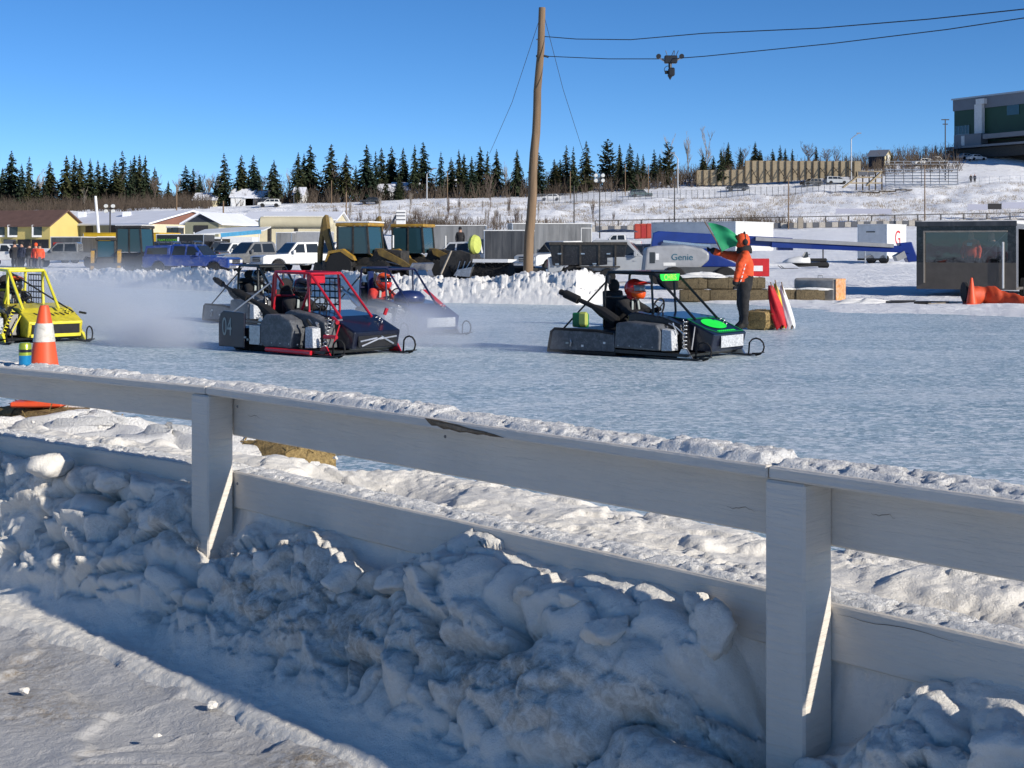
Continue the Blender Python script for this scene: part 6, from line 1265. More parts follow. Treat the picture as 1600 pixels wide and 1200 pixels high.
# ------------------------------------------------------------------ buildings
D('wall_yellow', (0.58, 0.46, 0.16), rough=0.7, var=0.08, scale=0.6); D('wall_cream', (0.56, 0.50, 0.34), rough=0.7, var=0.10, scale=0.6); D('wall_olive', (0.20, 0.20, 0.14), rough=0.7, var=0.15, scale=0.6)
D('wall_brown', (0.19, 0.085, 0.06), rough=0.7, var=0.2, scale=0.8); D('roof_brown', (0.13, 0.075, 0.06), rough=0.8, var=0.2, scale=1.2); D('roof_snow', (0.72, 0.74, 0.80), rough=0.8, var=0.08, scale=0.5); D('dark_opening', (0.016, 0.016, 0.02), rough=0.7, var=0.2)
D('wall_green', (0.012, 0.055, 0.03), rough=0.5, var=0.15, scale=0.4); D('fascia_grey', (0.16, 0.175, 0.20), rough=0.5, var=0.1, scale=0.4); D('plank_tan', (0.36, 0.29, 0.19), rough=0.8, var=0.25, scale=1.5, stretch=(1, 1, 6)); D('lumber_dark', (0.06, 0.045, 0.03), rough=0.8, var=0.3); D('barn_blue', (0.015, 0.02, 0.035), rough=0.6, var=0.2); D('board_lavender', (0.36, 0.37, 0.45), rough=0.6, var=0.08); D('galv', (0.38, 0.39, 0.41), rough=0.4, metal=0.6, var=0.2); D('bleacher', (0.45, 0.46, 0.49), rough=0.35, metal=0.7, var=0.2); D('post_dark', (0.035, 0.032, 0.03), rough=0.6, var=0.3)
def quad_wall(t, name, a, b, z0, z1, mat, th=.15, off=0.0):
    """upright slab between two ground points (its outer face on the line, thickness going back)"""
    a, b = Vector((a[0], a[1], 0)), Vector((b[0], b[1], 0)); d = (b - a).normalized(); n = Vector((-d.y, d.x, 0)); a = a - n * off; b = b - n * off
    vs = [a, b, b + n * th, a + n * th]; m = MB(); m.add([(v.x, v.y, z0) for v in vs] + [(v.x, v.y, z1) for v in vs], [(0, 3, 2, 1), (4, 5, 6, 7), (0, 1, 5, 4), (1, 2, 6, 5), (2, 3, 7, 6), (3, 0, 4, 7)])
    return m.build(name, mat, t, world=True)
def gable(label, A, B, depth, eave, ridge, wall, gable_mat, roof, name='shed', end_wall=None, over=.4, ridge_off=.5):
    """A-B: front eave wall (ground points); gables stand at A and B; depth goes back from the front wall"""
    a, b = Vector((A[0], A[1], 0)), Vector((B[0], B[1], 0)); d = (b - a).normalized(); n = Vector((-d.y, d.x, 0)); g = min(gz(a.x, a.y), gz(b.x, b.y)) - .3
    t = thing(name, label, 'building', (a.x, a.y, g)); ev, rd = eave, ridge; c_, e_ = b + n * depth, a + n * depth
    quad_wall(t, 'front_wall', a, b, g, ev, wall); quad_wall(t, 'back_wall', c_, e_, g, ev, wall)
    for p, q in ((b, c_), (e_, a)):
        quad_wall(t, 'end_wall', p + (q - p).normalized() * .16, q - (q - p).normalized() * .16, g, ev - .003, end_wall or wall)
        mid = p.lerp(q, ridge_off); dd = (q - p).normalized(); nn = Vector((-dd.y, dd.x, 0)) * .12
        m = MB(); tri = [(p.x, p.y, ev), (q.x, q.y, ev), (mid.x, mid.y, rd)]; m.add(tri + [(x + nn.x, y + nn.y, z) for x, y, z in tri], [(0, 1, 2), (5, 4, 3), (0, 3, 4, 1), (1, 4, 5, 2), (2, 5, 3, 0)]).build('gable_end', gable_mat, t, world=True)
    r0, r1 = a.lerp(e_, ridge_off) - d * over, b.lerp(c_, ridge_off) + d * over
    for p, q in ((a - d * over - n * over, b + d * over - n * over), (e_ - d * over + n * over, b + n * depth + d * over + n * over)):
        k = (rd - ev) / (depth * ridge_off); lo = ev - over * k
        m = MB(); tp = [(p.x, p.y, lo), (q.x, q.y, lo), (r1.x, r1.y, rd), (r0.x, r0.y, rd)]; m.add([(x, y, z + .02) for x, y, z in tp] + [(x, y, z + .20) for x, y, z in tp], [(3, 2, 1, 0), (4, 5, 6, 7), (0, 1, 5, 4), (1, 2, 6, 5), (2, 3, 7, 6), (3, 0, 4, 7)]); m.build('roof_slope', roof, t, world=True)
    return t
def zz(py, Y): return HC + (HY - py) / F * Y
def wall_pt(A, B, px, py, off=.05):
    m_ = (px - 800) / F; dx, dy = B[0] - A[0], B[1] - A[1]; u = (m_ * A[1] - A[0]) / (dx - m_ * dy); x, y = A[0] + u * dx, A[1] + u * dy - off; return Vector((x, y, HC + (HY - py) / F * y))
yb_ = gable('yellow building with brown roof at the left edge', (X_at(-150, 176), 176), (X_at(78, 168), 168), 6, zz(352, 170), zz(330, 170), 'wall_yellow', 'wall_yellow', 'roof_brown', 'yellow_building')
for i, px in enumerate((2, 22, 60)):
    w = MB().box(-.75, .75, -.12, .0, -.75, .75).build('window', 'white_paint', yb_); v = wall_pt((X_at(-150, 176), 176), (X_at(78, 168), 168), px, 361); w.matrix_local = Matrix.Translation(PINV[yb_.name] @ v); MB().box(-.5, .5, -.16, -.12, -.5, .5).build('pane', 'glass', w)
for i, (p0, p1) in enumerate(((6, 25), (28, 48), (50, 76))): quad_wall(yb_, 'bay_door', wall_pt((X_at(-150, 176), 176), (X_at(78, 168), 168), p0, 390)[:2], wall_pt((X_at(-150, 176), 176), (X_at(78, 168), 168), p1, 390)[:2], zz(398, 168), zz(374, 168), ('panel_slate', 'dark_opening', 'dark_opening')[i], .2, .05)
sh = gable('long low shed with white roof, olive front and brown gable', (X_at(84, 176), 176), (X_at(233, 166), 166), 13.5, zz(350, 166), zz(331, 172), 'wall_olive', 'wall_brown', 'roof_snow', 'long_shed', end_wall='wall_cream')
for i, px in enumerate((100, 134, 171, 209)): quad_wall(sh, 'doorway', wall_pt((X_at(84, 176), 176), (X_at(233, 166), 166), px, 360)[:2], wall_pt((X_at(84, 176), 176), (X_at(233, 166), 166), px + 11, 360)[:2], 0, zz(353, 172), 'dark_opening', .1, .03)
for px, Y in ((128, 179), (198, 174.5)): v = P(px, 334.5, Y); o = MB().box(-.5, .5, -.4, .4, -.5, .3, .05).build('roof_vent', 'roof_snow', sh); o.matrix_local = Matrix.Translation(PINV[sh.name] @ v)
s2 = thing('small_shed', 'small gabled shed with dark front and cream side wall, right of the long shed', 'building', at(325, 150).to_tuple())
fa, fb, bk = Vector((X_at(289, 150), 150, 0)), Vector((X_at(341, 150), 150, 0)), 10.0; xe = X_at(400, 158); ap = P(313, 334, 150); ev_ = zz(347, 150)
quad_wall(s2, 'front_wall', fa, fb, 0, ev_, 'wall_olive'); quad_wall(s2, 'side_wall', fb + Vector((.02, .15, 0)), (xe, 160), 0, ev_, 'wall_cream')
MB().add([(fa.x, 150, ev_), (fb.x, 150, ev_), (ap.x, 150, ap.z), (fa.x, 150.15, ev_), (fb.x, 150.15, ev_), (ap.x, 150.15, ap.z)], [(0, 1, 2), (5, 4, 3), (0, 3, 4, 1), (1, 4, 5, 2), (2, 5, 3, 0)]).build('gable_end', 'barn_blue', s2, world=True)
vx, vy = xe - fb.x, 10.0
for q, nm in ((fb, 'roof_slope'), (fa, 'roof_slope')):
    s_g = 1 if q is fb else -1; lo = (q.x + s_g * .5, ev_ - .35); m = MB(); tp = [(lo[0], 149.6, lo[1]), (lo[0] + vx, 149.6 + vy, lo[1]), (ap.x + vx, 149.6 + vy, ap.z), (ap.x, 149.6, ap.z)]; m.add([(x, y, z + .03) for x, y, z in tp] + [(x, y, z + .22) for x, y, z in tp], [(3, 2, 1, 0), (4, 5, 6, 7), (0, 1, 5, 4), (1, 2, 6, 5), (2, 3, 7, 6), (3, 0, 4, 7)]); m.build(nm, 'roof_snow', s2, world=True)
quad_wall(s2, 'doorway', (X_at(303, 149.9), 149.9), (X_at(325, 149.9), 149.9), 0, zz(352, 150), 'dark_opening', .08)
wsh = gable('white roofed low building behind the storage tank', (X_at(380, 185), 185), (X_at(523, 185), 185), 14, zz(344, 185), zz(332, 190), 'wall_cream', 'wall_cream', 'roof_snow', 'low_building')
for i, (px, py, Y, w_, h_, m1, lb) in enumerate(((378, 318, 306, 5, 3.2, 'white_paint', 'small white cottage below the spruces, far left of the pole'), (401, 316, 306, 5, 2.6, 'panel_slate', 'dark cottage beside the small white one on the ridge'), (603, 300, 318, 3.6, 3, 'trailer_white', 'white house among the spruces left of the pole'), (622, 300, 320, 3, 3.2, 'lift_blue', 'blue house among the spruces left of the pole'), (640, 302, 318, 4, 3, 'trailer_white', 'white house right of the blue one on the ridge'), (702, 302, 316, 2.6, 3.6, 'trailer_white', 'narrow white house behind bare trees near the pole'), (320, 318, 306, 5, 2.6, 'wall_cream', 'cream cabin behind the small gabled shed'), (466, 312, 308, 2.2, 3, 'white_paint', 'slim white cabin between spruces behind the tank'))):
    x = X_at(px, Y); g = gz(x, Y); gable(lb, (x - w_ / 2, Y), (x + w_ / 2, Y), 6, g + h_ * .65, g + h_ + .6, m1, m1, 'roof_snow', 'cottage', over=.3)
tw = thing('timing_tower', 'white box tower with dark bands behind the backhoes', 'tower', at(626, 210).to_tuple()); x0, x1 = X_at(619, 210), X_at(633, 210)
MB().box(x0, x1, 210, 211.4, gz(x0, 210), zz(328, 210), .03).build('tower_body', 'white_paint', tw, world=True)
for py in (333, 338, 344): MB().box(x0 - .02, x1 + .02, 209.95, 210, zz(py, 210), zz(py - 1.6, 210)).build('band', 'panel_slate', tw, world=True)
MB().beam((x0 - 1.8, 210.5, gz(x0, 210) + .3), (x0, 210.5, zz(336, 210)), .12, .3).build('ladder', 'panel_slate', tw, world=True)
# green hall on the hill
GH = 300.0; gh = thing('green_hall', 'large dark green hall with grey fascia on the hilltop at right', 'building', at(1545, GH).to_tuple())
ga, gb = Vector((X_at(1491, 330), 330, 0)), Vector((X_at(1700, 298), 298, 0)); tz0, tz1 = zz(157, 330), zz(157, 330) + .2; g0 = zz(250, 330) - 3
dg = (gb - ga).normalized(); ng = Vector((-dg.y, dg.x, 0))
quad_wall(gh, 'green_wall', ga, gb, g0, zz(174, 330), 'wall_green', .3); quad_wall(gh, 'fascia', ga - dg * .2, gb, zz(174, 330), tz0, 'fascia_grey', .5, .25); quad_wall(gh, 'side_wall', ga + ng * 20, ga + ng * .32, g0, tz0, 'fascia_grey', .3)
m = MB(); rp = [ga - dg * .5 - ng * .5, gb - ng * .5, gb + ng * 20, ga - dg * .5 + ng * 20]; m.add([(v.x, v.y, tz0 + .02) for v in rp[:2]] + [(v.x, v.y, tz0 + 1.2) for v in rp[2:]] + [(v.x, v.y, tz0 + .4) for v in rp[:2]] + [(v.x, v.y, tz0 + 1.6) for v in rp[2:]], [(3, 2, 1, 0), (4, 5, 6, 7), (0, 1, 5, 4), (1, 2, 6, 5), (2, 3, 7, 6), (3, 0, 4, 7)]); m.build('roof', 'galv', gh, world=True)
def on_hall(s, z, off): v = ga + dg * s - ng * off; return Vector((v.x, v.y, z))
def hall_box(name, s0, s1, z0, z1, off0, off1, mat): return quad_wall(gh, name, ga + dg * s0, ga + dg * s1, z0, z1, mat, off1 - off0, off1)
Zh = lambda py: zz(py, 327)
hall_box('dark_plinth', 0, 40, g0, Zh(224), .02, .14, 'machine_dark')
wn_ = hall_box('window', .6, 4.6, Zh(223), Zh(196), .02, .12, 'glass_teal')
for i in range(5): hall_box('mullion', .55 + i * 1.0, .67 + i * 1.0, Zh(223), Zh(196), .12, .18, 'glass_pale')
hall_box('mullion', .55, 4.7, Zh(210), Zh(209), .12, .17, 'glass_pale')
hall_box('window', 15.6, 19, Zh(187), Zh(162), .02, .12, 'glass_teal')
hall_box('duct', 7.0, 9.2, Zh(212), Zh(166), .1, 1.1, 'trailer_white'); hall_box('duct_hood', 7.6, 10.0, Zh(166), Zh(158), .1, 1.3, 'trailer_white')
hall_box('air_unit', 2.6, 10.6, Zh(231), Zh(212), .6, 3.0, 'fascia_grey'); hall_box('air_unit_panel', 4.8, 5.8, Zh(229), Zh(214), 3.0, 3.05, 'trailer_white'); hall_box('lower_roof', 1.5, 30, Zh(234), Zh(231), .2, 5.0, 'fascia_grey'); hall_box('ramp_cover', 12, 30, Zh(222), Zh(215), .3, 4.0, 'fascia_grey'); hall_box('dark_undercroft', 1, 30, Zh(250), Zh(235), .2, 3.6, 'machine_dark')
for i, s0 in enumerate((5.2, 9.6, 12.4)): v = on_hall(s0, 0, 6.5); vehicle('pale car parked below the green hall, %s from left' % ordw(i), 'car', ('car_white', 'car_silver', 'car_white')[i], (v.x, v.y, gz(v.x, v.y) + .05), R(20), 'cars on the hill', detail=False)
bn_ = gable('small dark barn with white trimmed door on the hilltop', (X_at(1357, 318), 318), (X_at(1382, 316), 316), 5.0, zz(243, 316), zz(235, 318), 'barn_blue', 'wall_cream', 'galv', 'small_barn', end_wall='wall_cream')
v = P(1388, 250, 317.4); o = MB().box(-.7, .7, -.1, .1, -1.3, 1.2).build('barn_door', 'white_paint', bn_); o.matrix_local = Matrix.Translation(PINV[bn_.name] @ v) @ Matrix.Rotation(R(60), 4, 'Z')
# wooden walls with raking braces
def plank_wall(label, px0, px1, ytop0, ytop1, ybot0, ybot1, Y0, Y1, nb, name='wooden_wall'):
    t = thing(name, label, 'wall', at(px0, Y0).to_tuple())
    for i in range(nb):
        f0, f1 = i / nb, (i + 1) / nb; Ya, Yb = Y0 + (Y1 - Y0) * f0, Y0 + (Y1 - Y0) * f1; pa, pb_ = px0 + (px1 - px0) * f0, px0 + (px1 - px0) * f1
        za = zz(ytop0 + (ytop1 - ytop0) * f0, Ya); zb2 = zz(ybot0 + (ybot1 - ybot0) * f0, Ya) - .8
        quad_wall(t, 'panel', (X_at(pa, Ya), Ya), (X_at(pb_, Yb), Yb), zb2, za, 'plank_tan', .12)
        x = X_at(pa, Ya); MB().box(x - .09, x + .09, Ya - .22, Ya - .03, zb2, za + .02).build('post', 'lumber_dark', t, world=True)
        if i % 2 == 0 or nb > 8:
            MB().beam((x, Ya - .2, zb2 + (za - zb2) * .62), (x + (.5 if i % 2 else -.5) * 2, Ya - 2.2, zb2 + .4), .12, .12).build('brace', 'lumber_dark', t, world=True)
    return t
plank_wall('low plank wall with crossed braces on the hill road', 1088, 1164, 266, 265, 284, 284, 306, 304, 7)
plank_wall('tall plank wall with raking braces on the hill road', 1164, 1345, 251, 252, 282, 268, 304, 300, 17)
# lamp posts, floodlights, poles
def pole_thing(label, px, py_t, py_b, Y, r=.12, mat='pole_wood', name='light_pole', cat='pole', group='poles in the background'):
    b = P(px, py_b, Y); g = min(b.z, gz(b.x, Y)) - .2; t = thing(name, label, cat, (b.x, Y, g), 0, group); tp = P(px, py_t, Y)
    MB().tube([(b.x, Y, g), (b.x, Y, tp.z)], [r, r * .75], 8).build('shaft', mat, t, world=True, smooth='auto'); return t, tp
def flood(label, px, py_t, py_b, Y):
    t, tp = pole_thing(label, px, py_t + 8, py_b, Y, .10, 'post_dark', 'floodlight_pole', 'floodlight')
    s = Y / F
    for dx, dy in ((-6, 0), (5, 0), (-6, 8), (5, 8)):
        c = P(px + dx, py_t + dy, Y); h = MB().lathe([(0, 0), (2.6 * s, .0), (3.2 * s, .25), (3.0 * s, .3), (0, .32)][::-1], (c.x, Y - .3, c.z), 'y', 14).build('lamp_head', 'lamp_glass', t, world=True, smooth='auto')
    MB().beam(P(px - 6, py_t + 4, Y), P(px + 5, py_t + 4, Y), .12, .12).build('crossbar', 'post_dark', t, world=True)
def street(label, px, py_t, py_b, Y, arm):
    t, tp = pole_thing(label, px, py_t + 9, py_b, Y, .16, 'galv', 'street_lamp', 'street lamp'); MB().tube([tp, P(px + arm * .5, py_t + 4, Y), P(px + arm, py_t, Y)], .09, 6).build('arm', 'galv', t, world=True); h = P(px + arm, py_t, Y); MB().box(h.x - .5, h.x + .5, Y - .2, Y + .2, h.z - .12, h.z + .1, .05).build('lamp_head', 'galv', t, world=True)
flood('floodlight pole with four lamps right of the utility pole', 937, 274, 352, 205); flood('floodlight pole with four lamps behind the long shed', 172, 322, 352, 150)
street('street lamp with arm to the right near the small barn', 1330, 208, 268, 300, 12); street('cobra street lamp on the hill above the boom lift', 1059, 239, 292, 295, -8); street('street lamp among the spruces left of the utility pole', 667, 263, 312, 300, 12)
for px, t0, b0, Y, lb in ((897, 290, 347, 220, 'thin dark pole on the slope right of the utility pole'), (1054, 288, 346, 222, 'dark pole on the slope above the toilets'), (1232, 276, 352, 218, 'wooden pole beside the striped barrier'), (1445, 257, 345, 216, 'wooden pole in front of the bleachers'), (518, 282, 322, 300, 'bare pole before the tall spruce behind the tank'), (349, 314, 362, 160, 'thin pole in front of the small gabled shed'), (541, 300, 348, 215, 'green topped pole left of the backhoes'), (977, 256, 290, 296, 'tall thin pole on the hill road'), (1013, 258, 288, 296, 'second thin pole on the hill road'), (891, 268, 300, 296, 'pole before the spruces right of the utility pole'), (699, 268, 310, 300, 'pole with transformer behind the bare trees'), (276, 288, 330, 200, 'weathered pole between the spruces at left'), (826, 275, 320, 298, 'pole hidden beside the big utility pole')):
    pole_thing(lb, px, t0, b0, Y, .11, 'post_dark' if px in (897, 1054) else 'pole_wood')
pp, tp = pole_thing('power pole with crossarms left of the green hall', 1477, 186, 250, 296, .15, 'post_dark', 'power_pole')
for py, w_ in ((187, 6), (194, 4)): MB().beam(P(1477 - w_, py, 296), P(1477 + w_, py, 296), .16, .2).build('crossarm', 'post_dark', pp, world=True)
wm, tp = pole_thing('leaning white mast behind the yellow trailer', 158, 306, 372, 130, .16, 'white_paint', 'white_mast'); wm.rotation_euler = (0, R(-5), 0)
# chain link fence on the slope crest: posts and rails
cf = thing('chain_link_fence', 'chain link fence running along the crest of the slope', 'fence', at(1000, 286).to_tuple())
cpx = list(range(838, 1312, 9)); last = None
for px in cpx:
    v = at(px, 286); MB().tube([(v.x, v.y, v.z - .2), (v.x, v.y, v.z + 1.9)], .045, 5).build('post', 'post_dark', cf, world=True)
    if last is not None:
        for h in (1.85, .95, .15): MB().beam(Vector((last.x, last.y, last.z + h)), Vector((v.x, v.y, v.z + h)), .035, .035).build('rail', 'galv', cf, world=True)
        ms = MB()
        for k in range(9):
            p0 = last.lerp(v, k / 9); p1 = last.lerp(v, (k + 1) / 9); ms.beam(p0 + Vector((0, 0, .15)), p1 + Vector((0, 0, 1.85)), .012, .012); ms.beam(p1 + Vector((0, 0, .15)), p0 + Vector((0, 0, 1.85)), .012, .012)
        me_ = ms.build('wire_mesh', 'galv', cf, world=True); me_['kind'] = 'stuff'
    last = v
# pipe rail and striped kerb at the slope foot
pr_ = thing('pipe_rail', 'dark pipe rail fence along the foot of the slope', 'fence', at(1300, 224).to_tuple()); last = None
for i, px in enumerate(range(930, 1640, 36)):
    Y = 226; v = at(px, Y); v.z = zz(357 - (px - 930) * .019 - .6, Y)
    MB().box(v.x - .08, v.x + .08, Y - .08, Y + .08, v.z - .6, v.z + 1.2).build('post', 'post_dark', pr_, world=True)
    if last is not None: MB().beam(last + Vector((0, 0, 1.2)), v + Vector((0, 0, 1.2)), .14, .14).build('rail', 'post_dark', pr_, world=True)
    last = v
kb = thing('striped_barrier', 'black and white block barrier along the foot of the slope', 'barrier', at(1250, 218).to_tuple())
for i, px in enumerate(range(900, 1610, 10)):
    Y = 219; a_, b_ = P(px, 358.5 - (px - 900) * .018, Y), P(px + 9.6, 354 - (px - 900) * .018, Y); MB().box(a_.x, b_.x, Y, Y + .5, a_.z - .4, b_.z, .03).build('block', 'panel_slate' if i % 2 else 'concrete', kb, world=True)
o = flatbox('marker_post', 'cream concrete marker post at the striped barrier', 'post', 'trim_tan', 1247, 1255, 340, 357, 217, .6)
flatbox('blank_signboard', 'long blank lavender board on the slope left of the bleacher pole', 'board', 'board_lavender', 1306, 1393, 326, 334, 235); flatbox('blank_signboard', 'lavender board on the slope at right, left of its black section', 'board', 'board_lavender', 1512, 1543, 319, 328, 235); flatbox('blank_signboard', 'black board between two lavender boards on the slope', 'board', 'dark_opening', 1543.5, 1565, 318, 327, 235); flatbox('blank_signboard', 'lavender board on the slope at the right edge', 'board', 'board_lavender', 1565.5, 1640, 316, 326, 235)
# bleachers
bl = thing('bleachers', 'aluminium bleachers on the hill below the barn', 'bleachers', at(1440, 284).to_tuple())
for i in range(6):
    Y = 284 + i * .9; z = zz(288 - i * 4.6, Y); MB().box(X_at(1383, Y), X_at(1497, Y), Y - .25, Y + .25, z, z + .12).build('seat_row', 'bleacher', bl, world=True); MB().box(X_at(1383, Y), X_at(1497, Y), Y + .2, Y + .26, z - .14, z - .02).build('riser', 'galv', bl, world=True)
for px in range(1384, 1500, 14):
    MB().beam(P(px, 288, 283.8), P(px, 256, 289.4), .09, .09).build('stringer', 'post_dark', bl, world=True); v = P(px, 252, 289.6); MB().box(v.x - .05, v.x + .05, 289.55, 289.65, zz(290, 289.6) - 1, v.z).build('upright', 'galv', bl, world=True)
for py in (252, 256.5): MB().beam(P(1383, py, 289.6), P(1498, py, 289.6), .08, .08).build('rail', 'galv', bl, world=True)
st = thing('wooden_stand', 'wooden platform with plank stairs left of the bleachers', 'stand', at(1350, 284).to_tuple())
for py in (268, 277, 286): MB().beam(P(1320 + (292 - py) * .9, py, 284), P(1378, py, 284), .5, .25).build('deck_board', 'plank_tan', st, world=True)
for px in range(1338, 1382, 10): v = P(px, 268, 284); MB().box(v.x - .12, v.x + .12, 283.9, 284.1, zz(297, 284), v.z).build('post', 'lumber_dark', st, world=True)
for a_, b_ in (((1317, 293), (1340, 276)), ((1354, 290), (1376, 270))): MB().beam(P(*a_, 283.4), P(*b_, 283.6), 1.0, .3).build('stair', 'plank_tan', st, world=True)
for px0, px1 in ((1341, 1355), (1358, 1366)): flat = MB().box(X_at(px0, 283.5), X_at(px1, 283.5), 283.5, 283.6, zz(274, 283.5), zz(268, 283.5)).build('dark_board', 'panel_slate', st, world=True)
hf = thing('pipe_rail', 'thin two rail fence on the hill right of the bleachers', 'fence', at(1550, 288).to_tuple()); last = None
for px in range(1498, 1640, 16):
    v = at(px, 288); MB().tube([v, v + Vector((0, 0, 1.6))], .05, 5).build('post', 'galv', hf, world=True)
    if last is not None:
        for h in (1.55, .8): MB().beam(last + Vector((0, 0, h)), v + Vector((0, 0, h)), .05, .05).build('rail', 'galv', hf, world=True)
    last = v
tl = thing('timber_stack', 'dark timbers stacked on the slope below the bleachers', 'timbers', at(1380, 276).to_tuple())
for i in range(9): v = P(1348 + i * 8.5, 301 - i * .7 + (i % 3) * .8, 278); MB().beam(v, v + Vector((1.3, .4, .05)), .3, .25).build('timber', 'lumber_dark', tl, world=True)

# ------------------------------------------------------------------ trees
def m_needles(name):
    m, nd, lk, bs = new_mat(name); n1 = noise_n(nd, lk, 9, 4, 0.6); inf = nd.new('ShaderNodeObjectInfo')
    r1 = ramp(nd, [(0.3, (0.016, 0.032, 0.020)), (0.55, (0.042, 0.060, 0.032)), (0.75, (0.105, 0.105, 0.066))]); lk.new(n1.outputs[0], r1.inputs[0])
    r2 = ramp(nd, [(0.0, (0.7, 0.85, 0.95)), (1.0, (1.5, 1.15, 0.85))]); lk.new(inf.outputs['Random'], r2.inputs[0])
    lk.new(mixc(nd, lk, 1.0, r1.outputs[0], r2.outputs[0], 'MULTIPLY'), bs.inputs['Base Color']); bs.inputs['Roughness'].default_value = 0.75; bs.inputs['Specular IOR Level'].default_value = 0.2; return m
SPEC['needles'] = (m_needles, {}); D('bark', (0.09, 0.07, 0.055), rough=0.9, var=0.4, scale=6); D('twig', (0.14, 0.105, 0.085), rough=0.9, var=0.3, scale=3); D('twig_pale', (0.30, 0.26, 0.22), rough=0.9, var=0.3, scale=3)
def spruce_mesh(seed, rad=.16, whorls=30, droop=.35, bare=.10, gap=.15, pine=False):
    rr = random.Random(seed); vs, fs = [], []
    def quad(a, b, w, wt):
        d = (b - a); sd = d.cross(Vector((rr.uniform(-.3, .3), rr.uniform(-.3, .3), 1))).normalized(); n = len(vs); vs.extend([a - sd * w, a + sd * w, b + sd * wt, b - sd * wt]); fs.append((n, n + 1, n + 2, n + 3))
    for k in range(whorls):
        f_ = k / (whorls - 1); z = bare + (1 - bare) * f_ ** .92
        prof_ = (1 - f_) ** (.75 if not pine else .45) * (1 if f_ > .12 else .55 + 3.6 * f_)
        R_ = rad * prof_ * rr.uniform(.78, 1.12) + .006
        nb = int(5 + 8 * (1 - f_))
        for j in range(nb):
            if rr.random() < gap: continue
            a = rr.uniform(0, math.tau); L = R_ * rr.uniform(.65, 1.15); zz0 = z + rr.uniform(-.012, .012); dz = -droop * L * rr.uniform(.5, 1.3) if not pine else L * rr.uniform(-.1, .5)
            d = Vector((math.cos(a), math.sin(a), 0)); base = Vector((0, 0, zz0)); tip = base + d * L + Vector((0, 0, dz)); w = .012 + .13 * L
            m1 = base.lerp(tip, .45) + Vector((0, 0, -.05 * L)); quad(base + d * .01, m1, w * .6, w); quad(m1, tip + Vector((0, 0, .04 * L)), w, w * .25)
            for q in range(5):
                u = rr.uniform(.25, .95); p = base.lerp(tip, u); sd = Vector((-d.y, d.x, 0)) * rr.choice((-1, 1)); e = p + (sd * rr.uniform(.5, 1.1) + d * .5) * L * .34 * (1.15 - u) + Vector((0, 0, -rr.uniform(.01, .035) * (1.4 - f_))); quad(p, e, w * .45, w * .15)
    me = bpy.data.meshes.new('crown'); me.from_pydata([tuple(v) for v in vs], [], fs); me.update(); me.materials.append(MT('needles')); return me
def trunk_mesh(r):
    b = MB().tube([(0, 0, -.03), (0, 0, .5), (0, 0, .98)], [r, r * .6, r * .1], 7); me = bpy.data.meshes.new('trunk'); me.from_pydata([tuple(v) for v in b.v], [], b.f); me.update(); me.materials.append(MT('bark')); return me
SPR = [spruce_mesh(i, rad=(.24, .27, .21, .29, .23, .26)[i], whorls=(34, 38, 32, 36, 34, 40)[i], droop=(.35, .45, .3, .5, .4, .25)[i], bare=(.08, .05, .14, .10, .2, .06)[i], gap=(.08, .05, .18, .1, .15, .06)[i]) for i in range(6)]
PIN = [spruce_mesh(40 + i, rad=.30, whorls=22, droop=.2, bare=.18, gap=.12, pine=True) for i in range(2)]
TRK = trunk_mesh(.014)
def bare_mesh(seed, spread=.5, levels=4, r0=.014, mat='twig', n0=7, up=.6, stems=1):
    rr = random.Random(seed); b = MB()
    def grow(p, d, L, r, lv):
        q = p + d * L; mid = p.lerp(q, .5) + Vector((rr.gauss(0, 1), rr.gauss(0, 1), 0)) * L * .05
        b.tube([p, mid, q], [r, r * .8, r * .6], 4 if lv < 2 else 3, cap=False)
        if lv >= levels: return
        for i in range(n0 if lv == 0 else rr.choice((3, 3, 4))):
            u = rr.uniform(.35, 1) if lv == 0 else rr.uniform(.3, 1); a = rr.uniform(0, math.tau); sd = Vector((math.cos(a), math.sin(a), 0)); nd_ = (d * up + sd * spread * rr.uniform(.6, 1.2) + Vector((0, 0, .25))).normalized()
            grow(p.lerp(q, u), nd_, L * rr.uniform(.38, .6) * (1.15 - .35 * u if lv == 0 else 1), r * .5, lv + 1)
    for s_ in range(stems): grow(Vector((rr.uniform(-.06, .06) * (stems > 1), rr.uniform(-.06, .06) * (stems > 1), 0)), Vector((rr.uniform(-.12, .12), rr.uniform(-.12, .12), 1)).normalized(), .55, r0, 0)
    zmax = max(v.z for v in b.v); me = bpy.data.meshes.new('branches'); me.from_pydata([tuple(v / zmax) for v in b.v], [], b.f); me.update(); me.materials.append(MT(mat)); return me
def put_tree(name, label, cat, meshes, px, ytop, Y, wide=1.0, group=None, rot=None):
    x = X_at(px, Y); g = gz(x, Y); H = max(2.0, zz(ytop, Y) - g); t = thing(name, label, cat, (x, Y, g - .1), rot if rot is not None else rng.uniform(0, 6.28), group); t.scale = (H * wide, H * wide, H)
    for nm, me in meshes:
        o = bpy.data.objects.new(nm, me); COL.objects.link(o); o.parent = t
    return t
